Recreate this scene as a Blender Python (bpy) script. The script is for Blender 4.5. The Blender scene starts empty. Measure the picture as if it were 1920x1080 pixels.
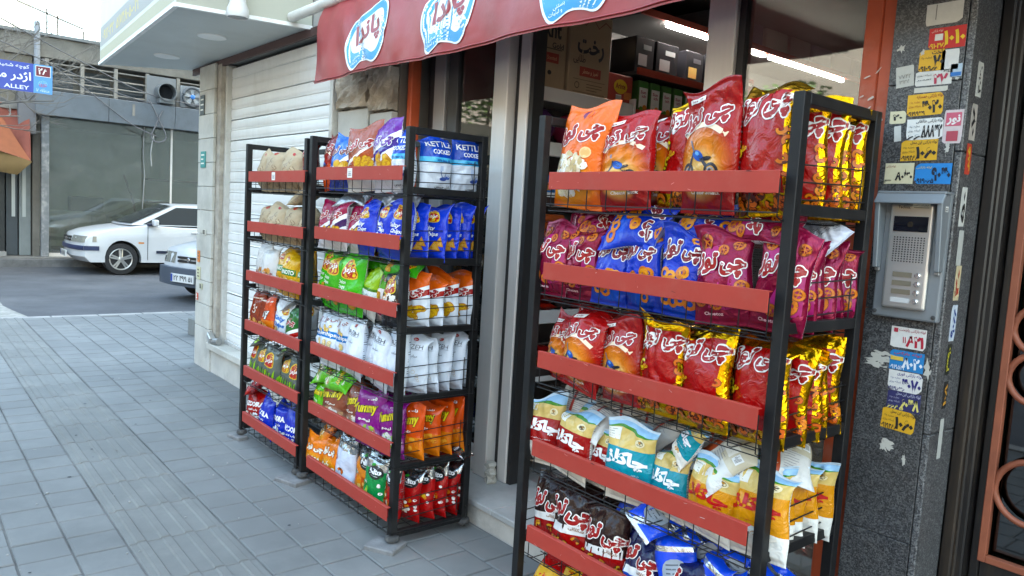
import bpy, bmesh, math, random
import numpy as np
from mathutils import Matrix, Vector
from mathutils.geometry import tessellate_polygon

random.seed(7)
SC = bpy.context.scene
COL = SC.collection

# ------------------------------------------------------------------ camera
cam = bpy.data.cameras.new('camera')
cam.sensor_width = 36.0
cam.lens = 1429.69 / 1920 * 36
cam.clip_start = 0.05
cam.clip_end = 600
camo = bpy.data.objects.new('camera', cam)
COL.objects.link(camo)
_yaw, _pitch, _roll = -0.880393, -0.0939175, 0.0596439
_f = Vector((math.cos(_pitch) * math.sin(_yaw), math.cos(_pitch) * math.cos(_yaw), math.sin(_pitch)))
_r0 = _f.cross(Vector((0, 0, 1))).normalized()
_u0 = _r0.cross(_f)
_r = math.cos(_roll) * _r0 + math.sin(_roll) * _u0
_u = -math.sin(_roll) * _r0 + math.cos(_roll) * _u0
camo.matrix_world = Matrix(((_r.x, _u.x, -_f.x, 0), (_r.y, _u.y, -_f.y, 0), (_r.z, _u.z, -_f.z, 1.5), (0, 0, 0, 1)))
SC.camera = camo

# ------------------------------------------------------------------ sky and sun (sun stands behind the shop building: everything in view lies in open shade)
SUN_EL, SUN_X, SUN_Y = 50.0, 0.75, 0.66
world = bpy.data.worlds.new('World')
SC.world = world
world.use_nodes = True
wn = world.node_tree
bg = wn.nodes['Background']
sky = wn.nodes.new('ShaderNodeTexSky')
sky.sky_type = 'NISHITA'
sky.sun_disc = False
sky.sun_elevation = math.radians(SUN_EL)
sky.sun_rotation = math.atan2(SUN_X, SUN_Y)
sky.air_density = 1.0
sky.dust_density = 2.0
sky.ozone_density = 1.0
sky_tint = wn.nodes.new('ShaderNodeMix')          # white balance: the whole sky tinted a little less blue
sky_tint.data_type = 'RGBA'
sky_tint.blend_type = 'MULTIPLY'
sky_tint.inputs[0].default_value = 1.0
sky_tint.inputs[7].default_value = (1.05, 1.02, 0.82, 1)
wn.links.new(sky.outputs[0], sky_tint.inputs[6])
wn.links.new(sky_tint.outputs[2], bg.inputs[0])
bg.inputs[1].default_value = 0.15
sl = bpy.data.lights.new('sun', 'SUN')
sl.energy = 4.0
sl.angle = math.radians(0.5)
sl.color = (1.0, 0.94, 0.85)
so = bpy.data.objects.new('sun', sl)
COL.objects.link(so)
_sd = Vector((SUN_X * math.cos(math.radians(SUN_EL)), SUN_Y * math.cos(math.radians(SUN_EL)), math.sin(math.radians(SUN_EL))))
so.rotation_euler = _sd.to_track_quat('Z', 'Y').to_euler()
so.location = (0, 0, 30)

vs = SC.view_settings
vs.view_transform = 'Standard'
vs.look = 'None'
vs.exposure = 3.45
vs.gamma = 1.0
vs.use_curve_mapping = False
SC.cycles.max_bounces = 8
SC.cycles.diffuse_bounces = 4
SC.cycles.glossy_bounces = 4
SC.cycles.transmission_bounces = 4
SC.cycles.transparent_max_bounces = 8
SC.cycles.caustics_reflective = False
SC.cycles.caustics_refractive = False
SC.cycles.use_denoising = True

# ------------------------------------------------------------------ materials
def lin(h, a=1.0):
    if not isinstance(h, str):
        return (h[0], h[1], h[2], a)
    h = h.lstrip('#')
    c = [int(h[i:i + 2], 16) / 255 for i in (0, 2, 4)]
    c = [x / 12.92 if x <= 0.04045 else ((x + 0.055) / 1.055) ** 2.4 for x in c]
    return (c[0], c[1], c[2], a)

MATS = {}

def mat(name, color, rough=0.6, metal=0.0, var=0.0, vscale=4.0, color2=None, bump=0.0, bscale=40.0, bdist=0.002, rand=0.0,
        spec=0.5, coat=0.0, emit=None, detail=4.0, stretch=None, dirt=None, dscale=2.0, damt=0.5, alpha=None):
    """Principled material with optional noise colour variation, a second dirt colour, per-object brightness and a bump."""
    if name in MATS:
        return MATS[name]
    m = bpy.data.materials.new(name)
    m.use_nodes = True
    nt = m.node_tree
    N, L = nt.nodes, nt.links
    b = N['Principled BSDF']
    b.inputs['Roughness'].default_value = rough
    b.inputs['Metallic'].default_value = metal
    b.inputs['Specular IOR Level'].default_value = spec
    b.inputs['Coat Weight'].default_value = coat
    c = lin(color)
    b.inputs['Base Color'].default_value = c
    tc = None
    def coords():
        nonlocal tc
        if tc is None:
            t = N.new('ShaderNodeTexCoord')
            g = N.new('ShaderNodeNewGeometry')
            mp = N.new('ShaderNodeMapping')
            L.new(g.outputs['Position'], mp.inputs[0])
            if stretch:
                mp.inputs['Scale'].default_value = stretch
            tc = mp.outputs[0]
        return tc
    sock = None
    if var > 0 or color2:
        n = N.new('ShaderNodeTexNoise')
        n.inputs['Scale'].default_value = vscale
        n.inputs['Detail'].default_value = detail
        n.inputs['Roughness'].default_value = 0.65
        L.new(coords(), n.inputs[0])
        mx = N.new('ShaderNodeMix')
        mx.data_type = 'RGBA'
        mx.inputs[6].default_value = tuple(x * (1 - var) for x in c[:3]) + (1,)
        mx.inputs[7].default_value = lin(color2) if color2 else tuple(min(1, x * (1 + var)) for x in c[:3]) + (1,)
        rmp = N.new('ShaderNodeMapRange')
        rmp.inputs[1].default_value = 0.3
        rmp.inputs[2].default_value = 0.7
        L.new(n.outputs[0], rmp.inputs[0])
        L.new(rmp.outputs[0], mx.inputs[0])
        sock = mx.outputs[2]
    if dirt:
        n = N.new('ShaderNodeTexNoise')
        n.inputs['Scale'].default_value = dscale
        n.inputs['Detail'].default_value = 8
        n.inputs['Roughness'].default_value = 0.7
        L.new(coords(), n.inputs[0])
        rmp = N.new('ShaderNodeMapRange')
        rmp.inputs[1].default_value = 0.5
        rmp.inputs[2].default_value = 0.68
        rmp.inputs[4].default_value = damt
        L.new(n.outputs[0], rmp.inputs[0])
        mx = N.new('ShaderNodeMix')
        mx.data_type = 'RGBA'
        if sock is not None:
            L.new(sock, mx.inputs[6])
        else:
            mx.inputs[6].default_value = c
        mx.inputs[7].default_value = lin(dirt)
        L.new(rmp.outputs[0], mx.inputs[0])
        sock = mx.outputs[2]
    if rand > 0:
        oi = N.new('ShaderNodeObjectInfo')
        mr = N.new('ShaderNodeMapRange')
        mr.inputs[3].default_value = 1 - rand
        mr.inputs[4].default_value = 1 + rand
        L.new(oi.outputs['Random'], mr.inputs[0])
        vm = N.new('ShaderNodeVectorMath')
        vm.operation = 'SCALE'
        if sock is not None:
            L.new(sock, vm.inputs[0])
        else:
            vm.inputs[0].default_value = c[:3]
        L.new(mr.outputs[0], vm.inputs['Scale'])
        sock = vm.outputs[0]
    if sock is not None:
        L.new(sock, b.inputs['Base Color'])
    if bump > 0:
        n = N.new('ShaderNodeTexNoise')
        n.inputs['Scale'].default_value = bscale
        n.inputs['Detail'].default_value = 5
        L.new(coords(), n.inputs[0])
        bp = N.new('ShaderNodeBump')
        bp.inputs['Strength'].default_value = bump
        bp.inputs['Distance'].default_value = bdist
        L.new(n.outputs[0], bp.inputs['Height'])
        L.new(bp.outputs[0], b.inputs['Normal'])
    if emit:
        b.inputs['Emission Color'].default_value = lin(emit[0])
        b.inputs['Emission Strength'].default_value = emit[1]
    MATS[name] = m
    return m

def glass(name, tint='#dfe8e6', refl=0.10, dust=0.0):
    """Window pane: fresnel reflection over clear transmission, with a pale film of dust and painted haze."""
    if name in MATS:
        return MATS[name]
    m = bpy.data.materials.new(name)
    m.use_nodes = True
    nt = m.node_tree
    N, L = nt.nodes, nt.links
    N.remove(N['Principled BSDF'])
    tr = N.new('ShaderNodeBsdfTransparent')
    tr.inputs[0].default_value = lin(tint)
    gl = N.new('ShaderNodeBsdfGlossy')
    gl.inputs['Roughness'].default_value = 0.02
    lw = N.new('ShaderNodeFresnel')
    lw.inputs[0].default_value = 1.5
    ad = N.new('ShaderNodeMath')
    ad.operation = 'MULTIPLY_ADD'
    ad.inputs[1].default_value = 1.6
    ad.inputs[2].default_value = refl
    ad.use_clamp = True
    L.new(lw.outputs[0], ad.inputs[0])
    mx = N.new('ShaderNodeMixShader')
    L.new(ad.outputs[0], mx.inputs[0])
    L.new(tr.outputs[0], mx.inputs[1])
    L.new(gl.outputs[0], mx.inputs[2])
    out = mx.outputs[0]
    if dust > 0:
        df = N.new('ShaderNodeBsdfDiffuse')
        df.inputs[0].default_value = (0.45, 0.45, 0.42, 1)
        n = N.new('ShaderNodeTexNoise')
        n.inputs['Scale'].default_value = 2.5
        n.inputs['Detail'].default_value = 6
        g = N.new('ShaderNodeNewGeometry')
        L.new(g.outputs['Position'], n.inputs[0])
        mr = N.new('ShaderNodeMapRange')
        mr.inputs[1].default_value = 0.25
        mr.inputs[2].default_value = 0.75
        mr.inputs[3].default_value = dust * 0.4
        mr.inputs[4].default_value = dust * 1.6
        L.new(n.outputs[0], mr.inputs[0])
        m2 = N.new('ShaderNodeMixShader')
        L.new(mr.outputs[0], m2.inputs[0])
        L.new(out, m2.inputs[1])
        L.new(df.outputs[0], m2.inputs[2])
        out = m2.outputs[0]
    L.new(out, N['Material Output'].inputs[0])
    MATS[name] = m
    return m

def vivid(h, k=1.25):
    c = lin(h)
    m = (c[0] + c[1] + c[2]) / 3
    c = [max(.004, m + (x - m) * k) for x in c[:3]]
    s = (max(c) - min(c)) / max(c)
    return tuple(min(.8, x * (.94 - .2 * s)) for x in c)

def ink(h, rough=0.35, metal=0.0):
    return mat('ink_%s_%d_%d' % (h.lstrip('#'), rough * 100, metal * 10), vivid(h), rough=rough, metal=metal, spec=.36, bump=0.35, bscale=55, bdist=0.003)

def flatink(h, rough=0.6):
    return mat('print_%s_%d' % (h.lstrip('#'), rough * 100), h, rough=rough, var=0.05, vscale=60)

# ------------------------------------------------------------------ mesh builder
class MB:
    def __init__(s):
        s.v, s.f, s.m = [], [], []
    def add(s, vs, fs, m=0):
        o = len(s.v)
        s.v += [tuple(p) for p in vs]
        s.f += [tuple(i + o for i in f) for f in fs]
        s.m += [m] * len(fs)
        return s
    def box(s, c, d, m=0, rot=None):
        x, y, z = d[0] / 2, d[1] / 2, d[2] / 2
        P = [Vector((a * x, b * y, e * z)) for a in (-1, 1) for b in (-1, 1) for e in (-1, 1)]
        if rot is not None:
            P = [rot @ p for p in P]
        P = [p + Vector(c) for p in P]
        return s.add(P, [(0, 1, 3, 2), (4, 6, 7, 5), (0, 4, 5, 1), (2, 3, 7, 6), (0, 2, 6, 4), (1, 5, 7, 3)], m)
    def span(s, a, b, m=0):
        return s.box([(a[i] + b[i]) / 2 for i in range(3)], [abs(b[i] - a[i]) for i in range(3)], m)
    def bar(s, p, q, w, h=None, m=0):
        """square bar from p to q"""
        p, q = Vector(p), Vector(q)
        h = h or w
        d = q - p
        rot = d.to_track_quat('X', 'Z').to_matrix()
        return s.box((p + q) / 2, (d.length, w, h), m, rot)
    def cyl(s, p, q, r, n=10, m=0, r2=None, caps=True):
        p, q = Vector(p), Vector(q)
        r2 = r if r2 is None else r2
        R = (q - p).to_track_quat('Z', 'Y').to_matrix()
        ring = [Vector((math.cos(2 * math.pi * i / n), math.sin(2 * math.pi * i / n), 0)) for i in range(n)]
        V = [p + R @ (v * r) for v in ring] + [q + R @ (v * r2) for v in ring]
        F = [(i, (i + 1) % n, n + (i + 1) % n, n + i) for i in range(n)]
        if caps:
            F += [tuple(range(n - 1, -1, -1)), tuple(range(n, 2 * n))]
        return s.add(V, F, m)
    def tube(s, pts, r, n=6, m=0, taper=None):
        pts = [Vector(p) for p in pts]
        V, F = [], []
        for i, p in enumerate(pts):
            d = (pts[min(i + 1, len(pts) - 1)] - pts[max(i - 1, 0)]).normalized()
            R = d.to_track_quat('Z', 'Y').to_matrix()
            rr = r if taper is None else r + (taper - r) * i / (len(pts) - 1)
            V += [p + R @ Vector((rr * math.cos(2 * math.pi * k / n), rr * math.sin(2 * math.pi * k / n), 0)) for k in range(n)]
        for i in range(len(pts) - 1):
            for k in range(n):
                F.append((i * n + k, i * n + (k + 1) % n, (i + 1) * n + (k + 1) % n, (i + 1) * n + k))
        return s.add(V, F, m)
    def lathe(s, c, prof, n=20, m=0, axis='z'):
        """prof: list of (radius, height)"""
        V, F = [], []
        for r, h in prof:
            for k in range(n):
                a = 2 * math.pi * k / n
                p = (r * math.cos(a), r * math.sin(a), h)
                if axis == 'x':
                    p = (p[2], p[0], p[1])
                elif axis == 'y':
                    p = (p[0], p[2], p[1])
                V.append((c[0] + p[0], c[1] + p[1], c[2] + p[2]))
        for i in range(len(prof) - 1):
            for k in range(n):
                F.append((i * n + k, i * n + (k + 1) % n, (i + 1) * n + (k + 1) % n, (i + 1) * n + k))
        F.append(tuple(range(n - 1, -1, -1)))
        F.append(tuple(range((len(prof) - 1) * n, len(prof) * n)))
        return s.add(V, F, m)
    def prism(s, pts, axis, a, b, m=0):
        """2-D outline extruded along an axis from a to b"""
        def P(p, t):
            return {'x': (t, p[0], p[1]), 'y': (p[0], t, p[1]), 'z': (p[0], p[1], t)}[axis]
        n = len(pts)
        V = [P(p, a) for p in pts] + [P(p, b) for p in pts]
        F = [(i, (i + 1) % n, n + (i + 1) % n, n + i) for i in range(n)] + [tuple(range(n - 1, -1, -1)), tuple(range(n, 2 * n))]
        return s.add(V, F, m)
    def quad(s, a, b, c, d, m=0):
        return s.add([a, b, c, d], [(0, 1, 2, 3)], m)
    def mesh(s, name, mats, off=(0, 0, 0), smooth=False, bevel=0.0, segs=1, fix=True):
        me = bpy.data.meshes.new(name)
        V = [(p[0] - off[0], p[1] - off[1], p[2] - off[2]) for p in s.v]
        me.from_pydata(V, [], s.f)
        for mm in (mats if isinstance(mats, (list, tuple)) else [mats]):
            me.materials.append(mm)
        me.polygons.foreach_set('material_index', s.m)
        if fix or bevel:
            bm = bmesh.new()
            bm.from_mesh(me)
            if fix:
                bmesh.ops.recalc_face_normals(bm, faces=bm.faces)
            if bevel > 0:
                es = [e for e in bm.edges if len(e.link_faces) == 2 and e.calc_face_angle(0) > 0.6]
                bmesh.ops.bevel(bm, geom=es, offset=bevel, segments=segs, profile=0.5, affect='EDGES', clamp_overlap=True)
            bm.to_mesh(me)
            bm.free()
        if smooth:
            me.polygons.foreach_set('use_smooth', [True] * len(me.polygons))
            if smooth == 'auto':
                me.set_sharp_from_angle(angle=math.radians(40))
        me.update()
        return me
    def build(s, name, mats, parent=None, base=None, **kw):
        off = ROOT.get(parent.name, (0, 0, 0)) if parent is not None else (base or (0, 0, 0))
        me = s.mesh(name, mats, off, **kw)
        o = bpy.data.objects.new(name, me)
        COL.objects.link(o)
        if parent is not None:
            o.parent = parent
            ROOT[o.name] = off
        else:
            o.location = off
            ROOT[o.name] = tuple(off)
        return o

ROOT = {}

def tag(o, label=None, cat=None, group=None, kind=None):
    if label: o['label'] = label
    if cat: o['category'] = cat
    if group: o['group'] = group
    if kind: o['kind'] = kind
    return o

def thing(name, label, cat, loc=(0, 0, 0), group=None, rotz=0.0, local=False):
    o = bpy.data.objects.new(name, None)
    COL.objects.link(o)
    o.empty_display_size = 0.1
    o.location = loc
    o.rotation_euler.z = rotz
    ROOT[o.name] = (0, 0, 0) if local else tuple(loc)
    return tag(o, label, cat, group)

def link(name, me, parent=None, loc=None, rot=None, scale=None):
    o = bpy.data.objects.new(name, me)
    COL.objects.link(o)
    if parent is not None:
        o.parent = parent
        ROOT[o.name] = ROOT.get(parent.name, (0, 0, 0))
    if loc is not None: o.location = loc
    if rot is not None: o.rotation_euler = rot
    if scale is not None: o.scale = scale
    return o

# ------------------------------------------------------------------ lettering
_FA = {}
def _fa(ch, base, n=4):
    _FA[ch] = [base + i for i in range(n)]
for ch, b_, n_ in (('آ', 0xFE81, 2), ('ا', 0xFE8D, 2), ('ب', 0xFE8F, 4), ('پ', 0xFB56, 4), ('ت', 0xFE95, 4), ('ث', 0xFE99, 4), ('ج', 0xFE9D, 4),
                   ('چ', 0xFB7A, 4), ('ح', 0xFEA1, 4), ('خ', 0xFEA5, 4), ('د', 0xFEA9, 2), ('ذ', 0xFEAB, 2), ('ر', 0xFEAD, 2), ('ز', 0xFEAF, 2),
                   ('ژ', 0xFB8A, 2), ('س', 0xFEB1, 4), ('ش', 0xFEB5, 4), ('ص', 0xFEB9, 4), ('ض', 0xFEBD, 4), ('ط', 0xFEC1, 4), ('ظ', 0xFEC5, 4),
                   ('ع', 0xFEC9, 4), ('غ', 0xFECD, 4), ('ف', 0xFED1, 4), ('ق', 0xFED5, 4), ('ک', 0xFB8E, 4), ('گ', 0xFB92, 4), ('ل', 0xFEDD, 4),
                   ('م', 0xFEE1, 4), ('ن', 0xFEE5, 4), ('و', 0xFEED, 2), ('ه', 0xFEE9, 4), ('ی', 0xFBFC, 4), ('ئ', 0xFE89, 4)):
    _fa(ch, b_, n_)

def shape_fa(s):
    """Persian string -> joined presentation forms in visual (left to right) order; digit runs keep their order."""
    out = []
    for i, ch in enumerate(s):
        if ch in _FA:
            prev = i > 0 and s[i - 1] in _FA and len(_FA[s[i - 1]]) == 4
            nxt = len(_FA[ch]) == 4 and i + 1 < len(s) and s[i + 1] in _FA
            k = 3 if (prev and nxt) else 1 if prev else 2 if nxt else 0
            out.append(chr(_FA[ch][k]))
        else:
            out.append(ch)
    res, run = [], ''
    for ch in out:
        if ch in '۰۱۲۳۴۵۶۷۸۹0123456789':
            run += ch
        else:
            if run:
                res.append(run)
                run = ''
            res.append(ch)
    if run:
        res.append(run)
    return ''.join(reversed(res))

_TX = {}
def text2d(s, bold=0.0, shear=0.0, res=2):
    """-> (list of (x, y), faces, island ids); box centred on the origin, unscaled"""
    key = (s, bold, shear, res)
    if key in _TX:
        return _TX[key]
    if any(ch in _FA or ch in '۰۱۲۳۴۵۶۷۸۹' for ch in s):
        body = shape_fa(s)
    else:
        body = s
    c = bpy.data.curves.new('lettering', 'FONT')
    c.body = body
    c.size = 1.0
    c.offset = bold
    c.shear = shear
    c.resolution_u = res
    c.fill_mode = 'FRONT'
    o = bpy.data.objects.new('lettering', c)
    me = bpy.data.meshes.new_from_object(o)
    V = [tuple(v.co[:2]) for v in me.vertices]
    F = [tuple(p.vertices) for p in me.polygons]
    bpy.data.objects.remove(o)
    bpy.data.meshes.remove(me)
    bpy.data.curves.remove(c)
    par = list(range(len(V)))
    def find(a):
        while par[a] != a:
            par[a] = par[par[a]]
            a = par[a]
        return a
    for f in F:
        for a in f[1:]:
            par[find(a)] = find(f[0])
    ids = {}
    isl = [ids.setdefault(find(i), len(ids)) for i in range(len(V))]
    if V:
        x0, x1 = min(v[0] for v in V), max(v[0] for v in V)
        y0, y1 = min(v[1] for v in V), max(v[1] for v in V)
        V = [(v[0] - (x0 + x1) / 2, v[1] - (y0 + y1) / 2) for v in V]
    else:
        x0 = y0 = 0
        x1 = y1 = 1
    _TX[key] = (V, F, isl, x1 - x0, y1 - y0)
    return _TX[key]

class Print2D:
    """flat print: coloured polygons and words in layers, later laid on a surface"""
    def __init__(s):
        s.items = []      # (verts2d, faces, depth list, colour)
        s.n = 0
        s.inc = .3
    def poly(s, pts, col, lift=None):
        tri = tessellate_polygon([[Vector((p[0], p[1], 0)) for p in pts]])
        s.n += s.inc
        s.items.append((list(pts), [tuple(t) for t in tri], [s.n * 1.0] * len(pts), col))
        return s
    def ell(s, cx, cy, rx, ry, col, n=14, rot=0.0, jit=0.0):
        pts = []
        for i in range(n):
            a = 2 * math.pi * i / n
            k = 1 + random.uniform(-jit, jit)
            x, y = rx * k * math.cos(a), ry * k * math.sin(a)
            pts.append((cx + x * math.cos(rot) - y * math.sin(rot), cy + x * math.sin(rot) + y * math.cos(rot)))
        return s.poly(pts, col)
    def rect(s, x0, y0, x1, y1, col, rot=0.0):
        cx, cy = (x0 + x1) / 2, (y0 + y1) / 2
        pts = [(x0, y0), (x1, y0), (x1, y1), (x0, y1)]
        if rot:
            pts = [(cx + (x - cx) * math.cos(rot) - (y - cy) * math.sin(rot), cy + (x - cx) * math.sin(rot) + (y - cy) * math.cos(rot)) for x, y in pts]
        return s.poly(pts, col)
    def strip(s, pts, w, col):
        """thick polyline"""
        n = len(pts)
        L, R = [], []
        for i in range(n):
            a = pts[max(i - 1, 0)]
            b = pts[min(i + 1, n - 1)]
            d = math.hypot(b[0] - a[0], b[1] - a[1]) or 1
            nx, ny = -(b[1] - a[1]) / d * w / 2, (b[0] - a[0]) / d * w / 2
            L.append((pts[i][0] + nx, pts[i][1] + ny))
            R.append((pts[i][0] - nx, pts[i][1] - ny))
        s.n += s.inc
        F = [(i, i + 1, n + i + 1, n + i) for i in range(n - 1)]
        s.items.append((L + R, F, [s.n * 1.0] * (2 * n), col))
        return s
    def ring(s, cx, cy, r, w, col, n=14, rx=1.0):
        pts = [(cx + r * rx * math.cos(2 * math.pi * i / n), cy + r * math.sin(2 * math.pi * i / n)) for i in range(n + 1)]
        return s.strip(pts, w, col)
    def word(s, t, cx, cy, w, h, col, bold=0.02, out=None, outw=0.05, shear=0.0, rot=0.0, fat=0.0):
        """text fitted into a w x h box; optional outline colour under it"""
        V0, F0, I0, W, H = text2d(t, bold, shear)
        if not V0:
            return s
        sx, sy = w / W, h / H
        jobs = []
        if out:      # outline: the same word shifted all round
            for k in range(10):
                a = 2 * math.pi * k / 10
                jobs.append((out, (outw + fat) * sx * math.cos(a), (outw + fat) * sy * math.sin(a)))
        nout = len(jobs)
        for k in range(7 if fat else 0):
            a = 2 * math.pi * k / 7
            jobs.append((col, fat * sx * math.cos(a), fat * sy * math.sin(a)))
        jobs.append((col, 0.0, 0.0))
        for jn, (c, ox, oy) in enumerate(jobs):
            if jn in (0, nout):
                s.n += 2.2
            P = []
            for x, y in V0:
                x, y = x * sx + ox, y * sy + oy
                P.append((cx + x * math.cos(rot) - y * math.sin(rot), cy + x * math.sin(rot) + y * math.cos(rot)))
            k = max(I0) + 1
            s.items.append((P, F0, [s.n + 0.07 * (jn if jn < nout else jn - nout) + 0.06 * i / k for i in I0], c))
        return s
    def mesh(s, name, surf, step=0.00022, lift=0.0008, maxedge=None, matf=ink):
        """surf(x, y, d) -> 3-D point d metres in front of the surface"""
        step = max(8e-6, min(step, .0045 / max(1, s.n)))      # the whole print stays within a few millimetres
        cols = []
        for it in s.items:
            if it[3] not in cols:
                cols.append(it[3])
        AV, AF, AM = [], [], []
        for P, F, D, c in s.items:
            if maxedge:
                bm = bmesh.new()
                vs = [bm.verts.new((p[0], p[1], d)) for p, d in zip(P, D)]
                for f in F:
                    try:
                        bm.faces.new([vs[i] for i in f])
                    except ValueError:
                        pass
                bmesh.ops.triangulate(bm, faces=bm.faces)
                for _ in range(4):
                    es = [e for e in bm.edges if e.calc_length() > maxedge and (e.verts[0].co - e.verts[1].co).xy.length > maxedge]
                    if not es:
                        break
                    bmesh.ops.subdivide_edges(bm, edges=es, cuts=1)
                    bmesh.ops.triangulate(bm, faces=bm.faces)
                bm.verts.index_update()
                P = [(v.co.x, v.co.y) for v in bm.verts]
                D = [v.co.z for v in bm.verts]
                F = [tuple(v.index for v in f.verts) for f in bm.faces]
                bm.free()
            o = len(AV)
            AV += [surf(p[0], p[1], lift + step * d) for p, d in zip(P, D)]
            AF += [tuple(i + o for i in f) for f in F]
            AM += [cols.index(c)] * len(F)
        me = bpy.data.meshes.new(name)
        me.from_pydata(AV, [], AF)
        for c in cols:
            me.materials.append(matf(c) if isinstance(c, str) else c)
        me.polygons.foreach_set('material_index', AM)
        me.polygons.foreach_set('use_smooth', [True] * len(AF))
        me.update()
        return me

def plane_surf(o, ux, uy, n):
    o, ux, uy, n = Vector(o), Vector(ux).normalized(), Vector(uy).normalized(), Vector(n).normalized()
    return lambda x, y, d: tuple(o + ux * x + uy * y + n * d)

# ================================================================== SETTING
M_ASPH = mat('asphalt', (0.075, 0.078, 0.085), rough=0.85, var=0.25, vscale=1.2, bump=0.5, bscale=180, bdist=0.004, dirt=(0.13, 0.13, 0.13), dscale=0.5, damt=0.5)
M_GROUND = mat('ground_earth', (0.16, 0.15, 0.14), rough=0.95, var=0.2, vscale=0.4)
M_MORTAR = mat('mortar', (0.12, 0.12, 0.115), rough=0.95, var=0.55, vscale=2.2, bump=0.6, bscale=120, bdist=0.004)
M_TILE = mat('paving_tile', (0.150, 0.155, 0.152), rough=0.72, var=0.2, vscale=0.8, rand=0.06, bump=0.35, bscale=220, bdist=0.0012, dirt=(0.22, 0.225, 0.215), dscale=1.1, damt=0.55)
M_TACT = mat('tactile_tile', (0.155, 0.158, 0.15), rough=0.75, var=0.12, vscale=3, rand=0.08, bump=0.35, bscale=200, bdist=0.0012, dirt=(0.21, 0.21, 0.195), dscale=2.2, damt=0.6)
M_CONC = mat('concrete', (0.30, 0.295, 0.28), rough=0.9, var=0.25, vscale=3, bump=0.4, bscale=60, bdist=0.004, dirt=(0.16, 0.155, 0.15), dscale=1.5, damt=0.4)

g = MB().quad((-150, -150, -0.14), (150, -150, -0.14), (150, 150, -0.14), (-150, 150, -0.14)).build('ground', M_GROUND)
tag(g, kind='structure')
o = MB().span((-17.6, -60, -0.13), (-10.36, 60, -0.05)).build('side_road', M_ASPH)
tag(o, kind='structure')
o = MB().span((-10.36, -14, -0.13), (60, -1.5, -0.052)).build('main_road', M_ASPH)
tag(o, kind='structure')
# paler patch on the side road, an irregular sheet
pts = [(-13.8, -2.0), (-10.40, -2.0), (-10.40, 1.32), (-10.7, 1.30), (-11.2, 1.22), (-11.7, 1.16), (-12.3, 1.17), (-12.9, 1.08), (-13.5, 1.02), (-13.8, 0.85)]
o = MB().prism(pts, 'z', -0.06, -0.044).build('road_patch', mat('pale_patch', (0.27, 0.265, 0.24), rough=0.95, var=0.3, vscale=9, bump=0.6, bscale=40, bdist=0.01))
tag(o, kind='structure')
# kerb between pavement and side road, almost flush
kb = MB()
for i in range(24):
    y = -4 + i * 0.5
    kb.span((-10.40, y + 0.004, -0.12), (-10.27, y + 0.496, -0.003 + random.uniform(-0.004, 0.004)))
o = kb.build('kerb', M_CONC, bevel=0.008)
tag(o, kind='structure')
pave = MB().span((-10.27, -1.36, -0.13), (9, 2.4, -0.007)).span((-10.27, 2.4, -0.13), (-7.08, 12, -0.0071)).build('pavement', M_MORTAR)
tag(pave, kind='structure')
o = MB().span((-10.27, -1.5, -0.13), (9, -1.36, 0.004)).build('street_kerb', M_CONC)
tag(o, kind='structure')

def tile_mesh(name, lx, ly, h, m, c=0.004, sink=0.012):
    b = MB()
    x, y = lx / 2, ly / 2
    V = [(-x, -y, -sink), (x, -y, -sink), (x, y, -sink), (-x, y, -sink), (-x, -y, h - c), (x, -y, h - c), (x, y, h - c), (-x, y, h - c),
         (-x + c, -y + c, h), (x - c, -y + c, h), (x - c, y - c, h), (-x + c, y - c, h)]
    F = [(8, 9, 10, 11)] + [(i, (i + 1) % 4, 4 + (i + 1) % 4, 4 + i) for i in range(4)] + [(4 + i, 4 + (i + 1) % 4, 8 + (i + 1) % 4, 8 + i) for i in range(4)]
    b.add(V, F)
    return b, V, F

def in_frame(p):
    d = Vector(p) - Vector((0, 0, 1.5))
    z = d.dot(_f)
    if z < 0.3:
        return False
    a, b_ = d.dot(_r) / z * 1429.69, d.dot(_u) / z * 1429.69
    return abs(a) < 1000 and abs(b_) < 570

tb, TV, TF = tile_mesh('paving_tile', 0.1925, 0.1925, 0.0, M_TILE)
tile_me = tb.mesh('paving_tile', M_TILE)
ta, AV_, AF_ = tile_mesh('tactile_tile', 0.396, 0.40, -0.001, M_TACT)
for k in range(4):
    yb = -0.15 + 0.1 * k
    w1, w2, hh = 0.022, 0.016, 0.0055
    V = [(-0.196, yb - w1, -0.0012), (0.196, yb - w1, -0.0012), (0.196, yb + w1, -0.0012), (-0.196, yb + w1, -0.0012),
         (-0.192, yb - w2, hh), (0.192, yb - w2, hh), (0.192, yb + w2, hh), (-0.192, yb + w2, hh)]
    ta.add(V, [(4, 5, 6, 7), (0, 1, 5, 4), (1, 2, 6, 5), (2, 3, 7, 6), (3, 0, 4, 7)])
tact_me = ta.mesh('tactile_tile', M_TACT)
spots = []
rowy = [1.295 + 0.2 * k for k in range(5)] + [0.685 - 0.2 * k for k in range(10)]
for ry in rowy:
    off = random.choice((0.0, 0.03, -0.04, 0.1, 0.07))
    for i in range(60):
        spots.append((-10.17 + off * 0.6 + 0.2 * i, ry))
for i in range(15):                       # side pavement past the corner
    for j in range(30):
        spots.append((-10.17 + 0.2 * i + (0.03 if j % 3 == 0 else 0), 2.295 + 0.2 * j))
spots = [p for p in spots if -10.18 < p[0] < 1.5 and p[1] > -1.25 and not (p[0] > -7.2 and p[1] > 2.2)]
vis = sorted([p for p in spots if in_frame((p[0], p[1], 0)) and not (-4.7 < p[0] < -2.9 and p[1] > 1.85)], key=lambda p: p[0] ** 2 + p[1] ** 2)[:290]
near = set(vis)
for (x, y) in vis:
    link('paving_tile', tile_me, pave, (x, y, random.uniform(-0.0015, 0.001)), (random.uniform(-.004, .004), random.uniform(-.004, .004), random.uniform(-.006, .006)))
rest = MB()
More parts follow.
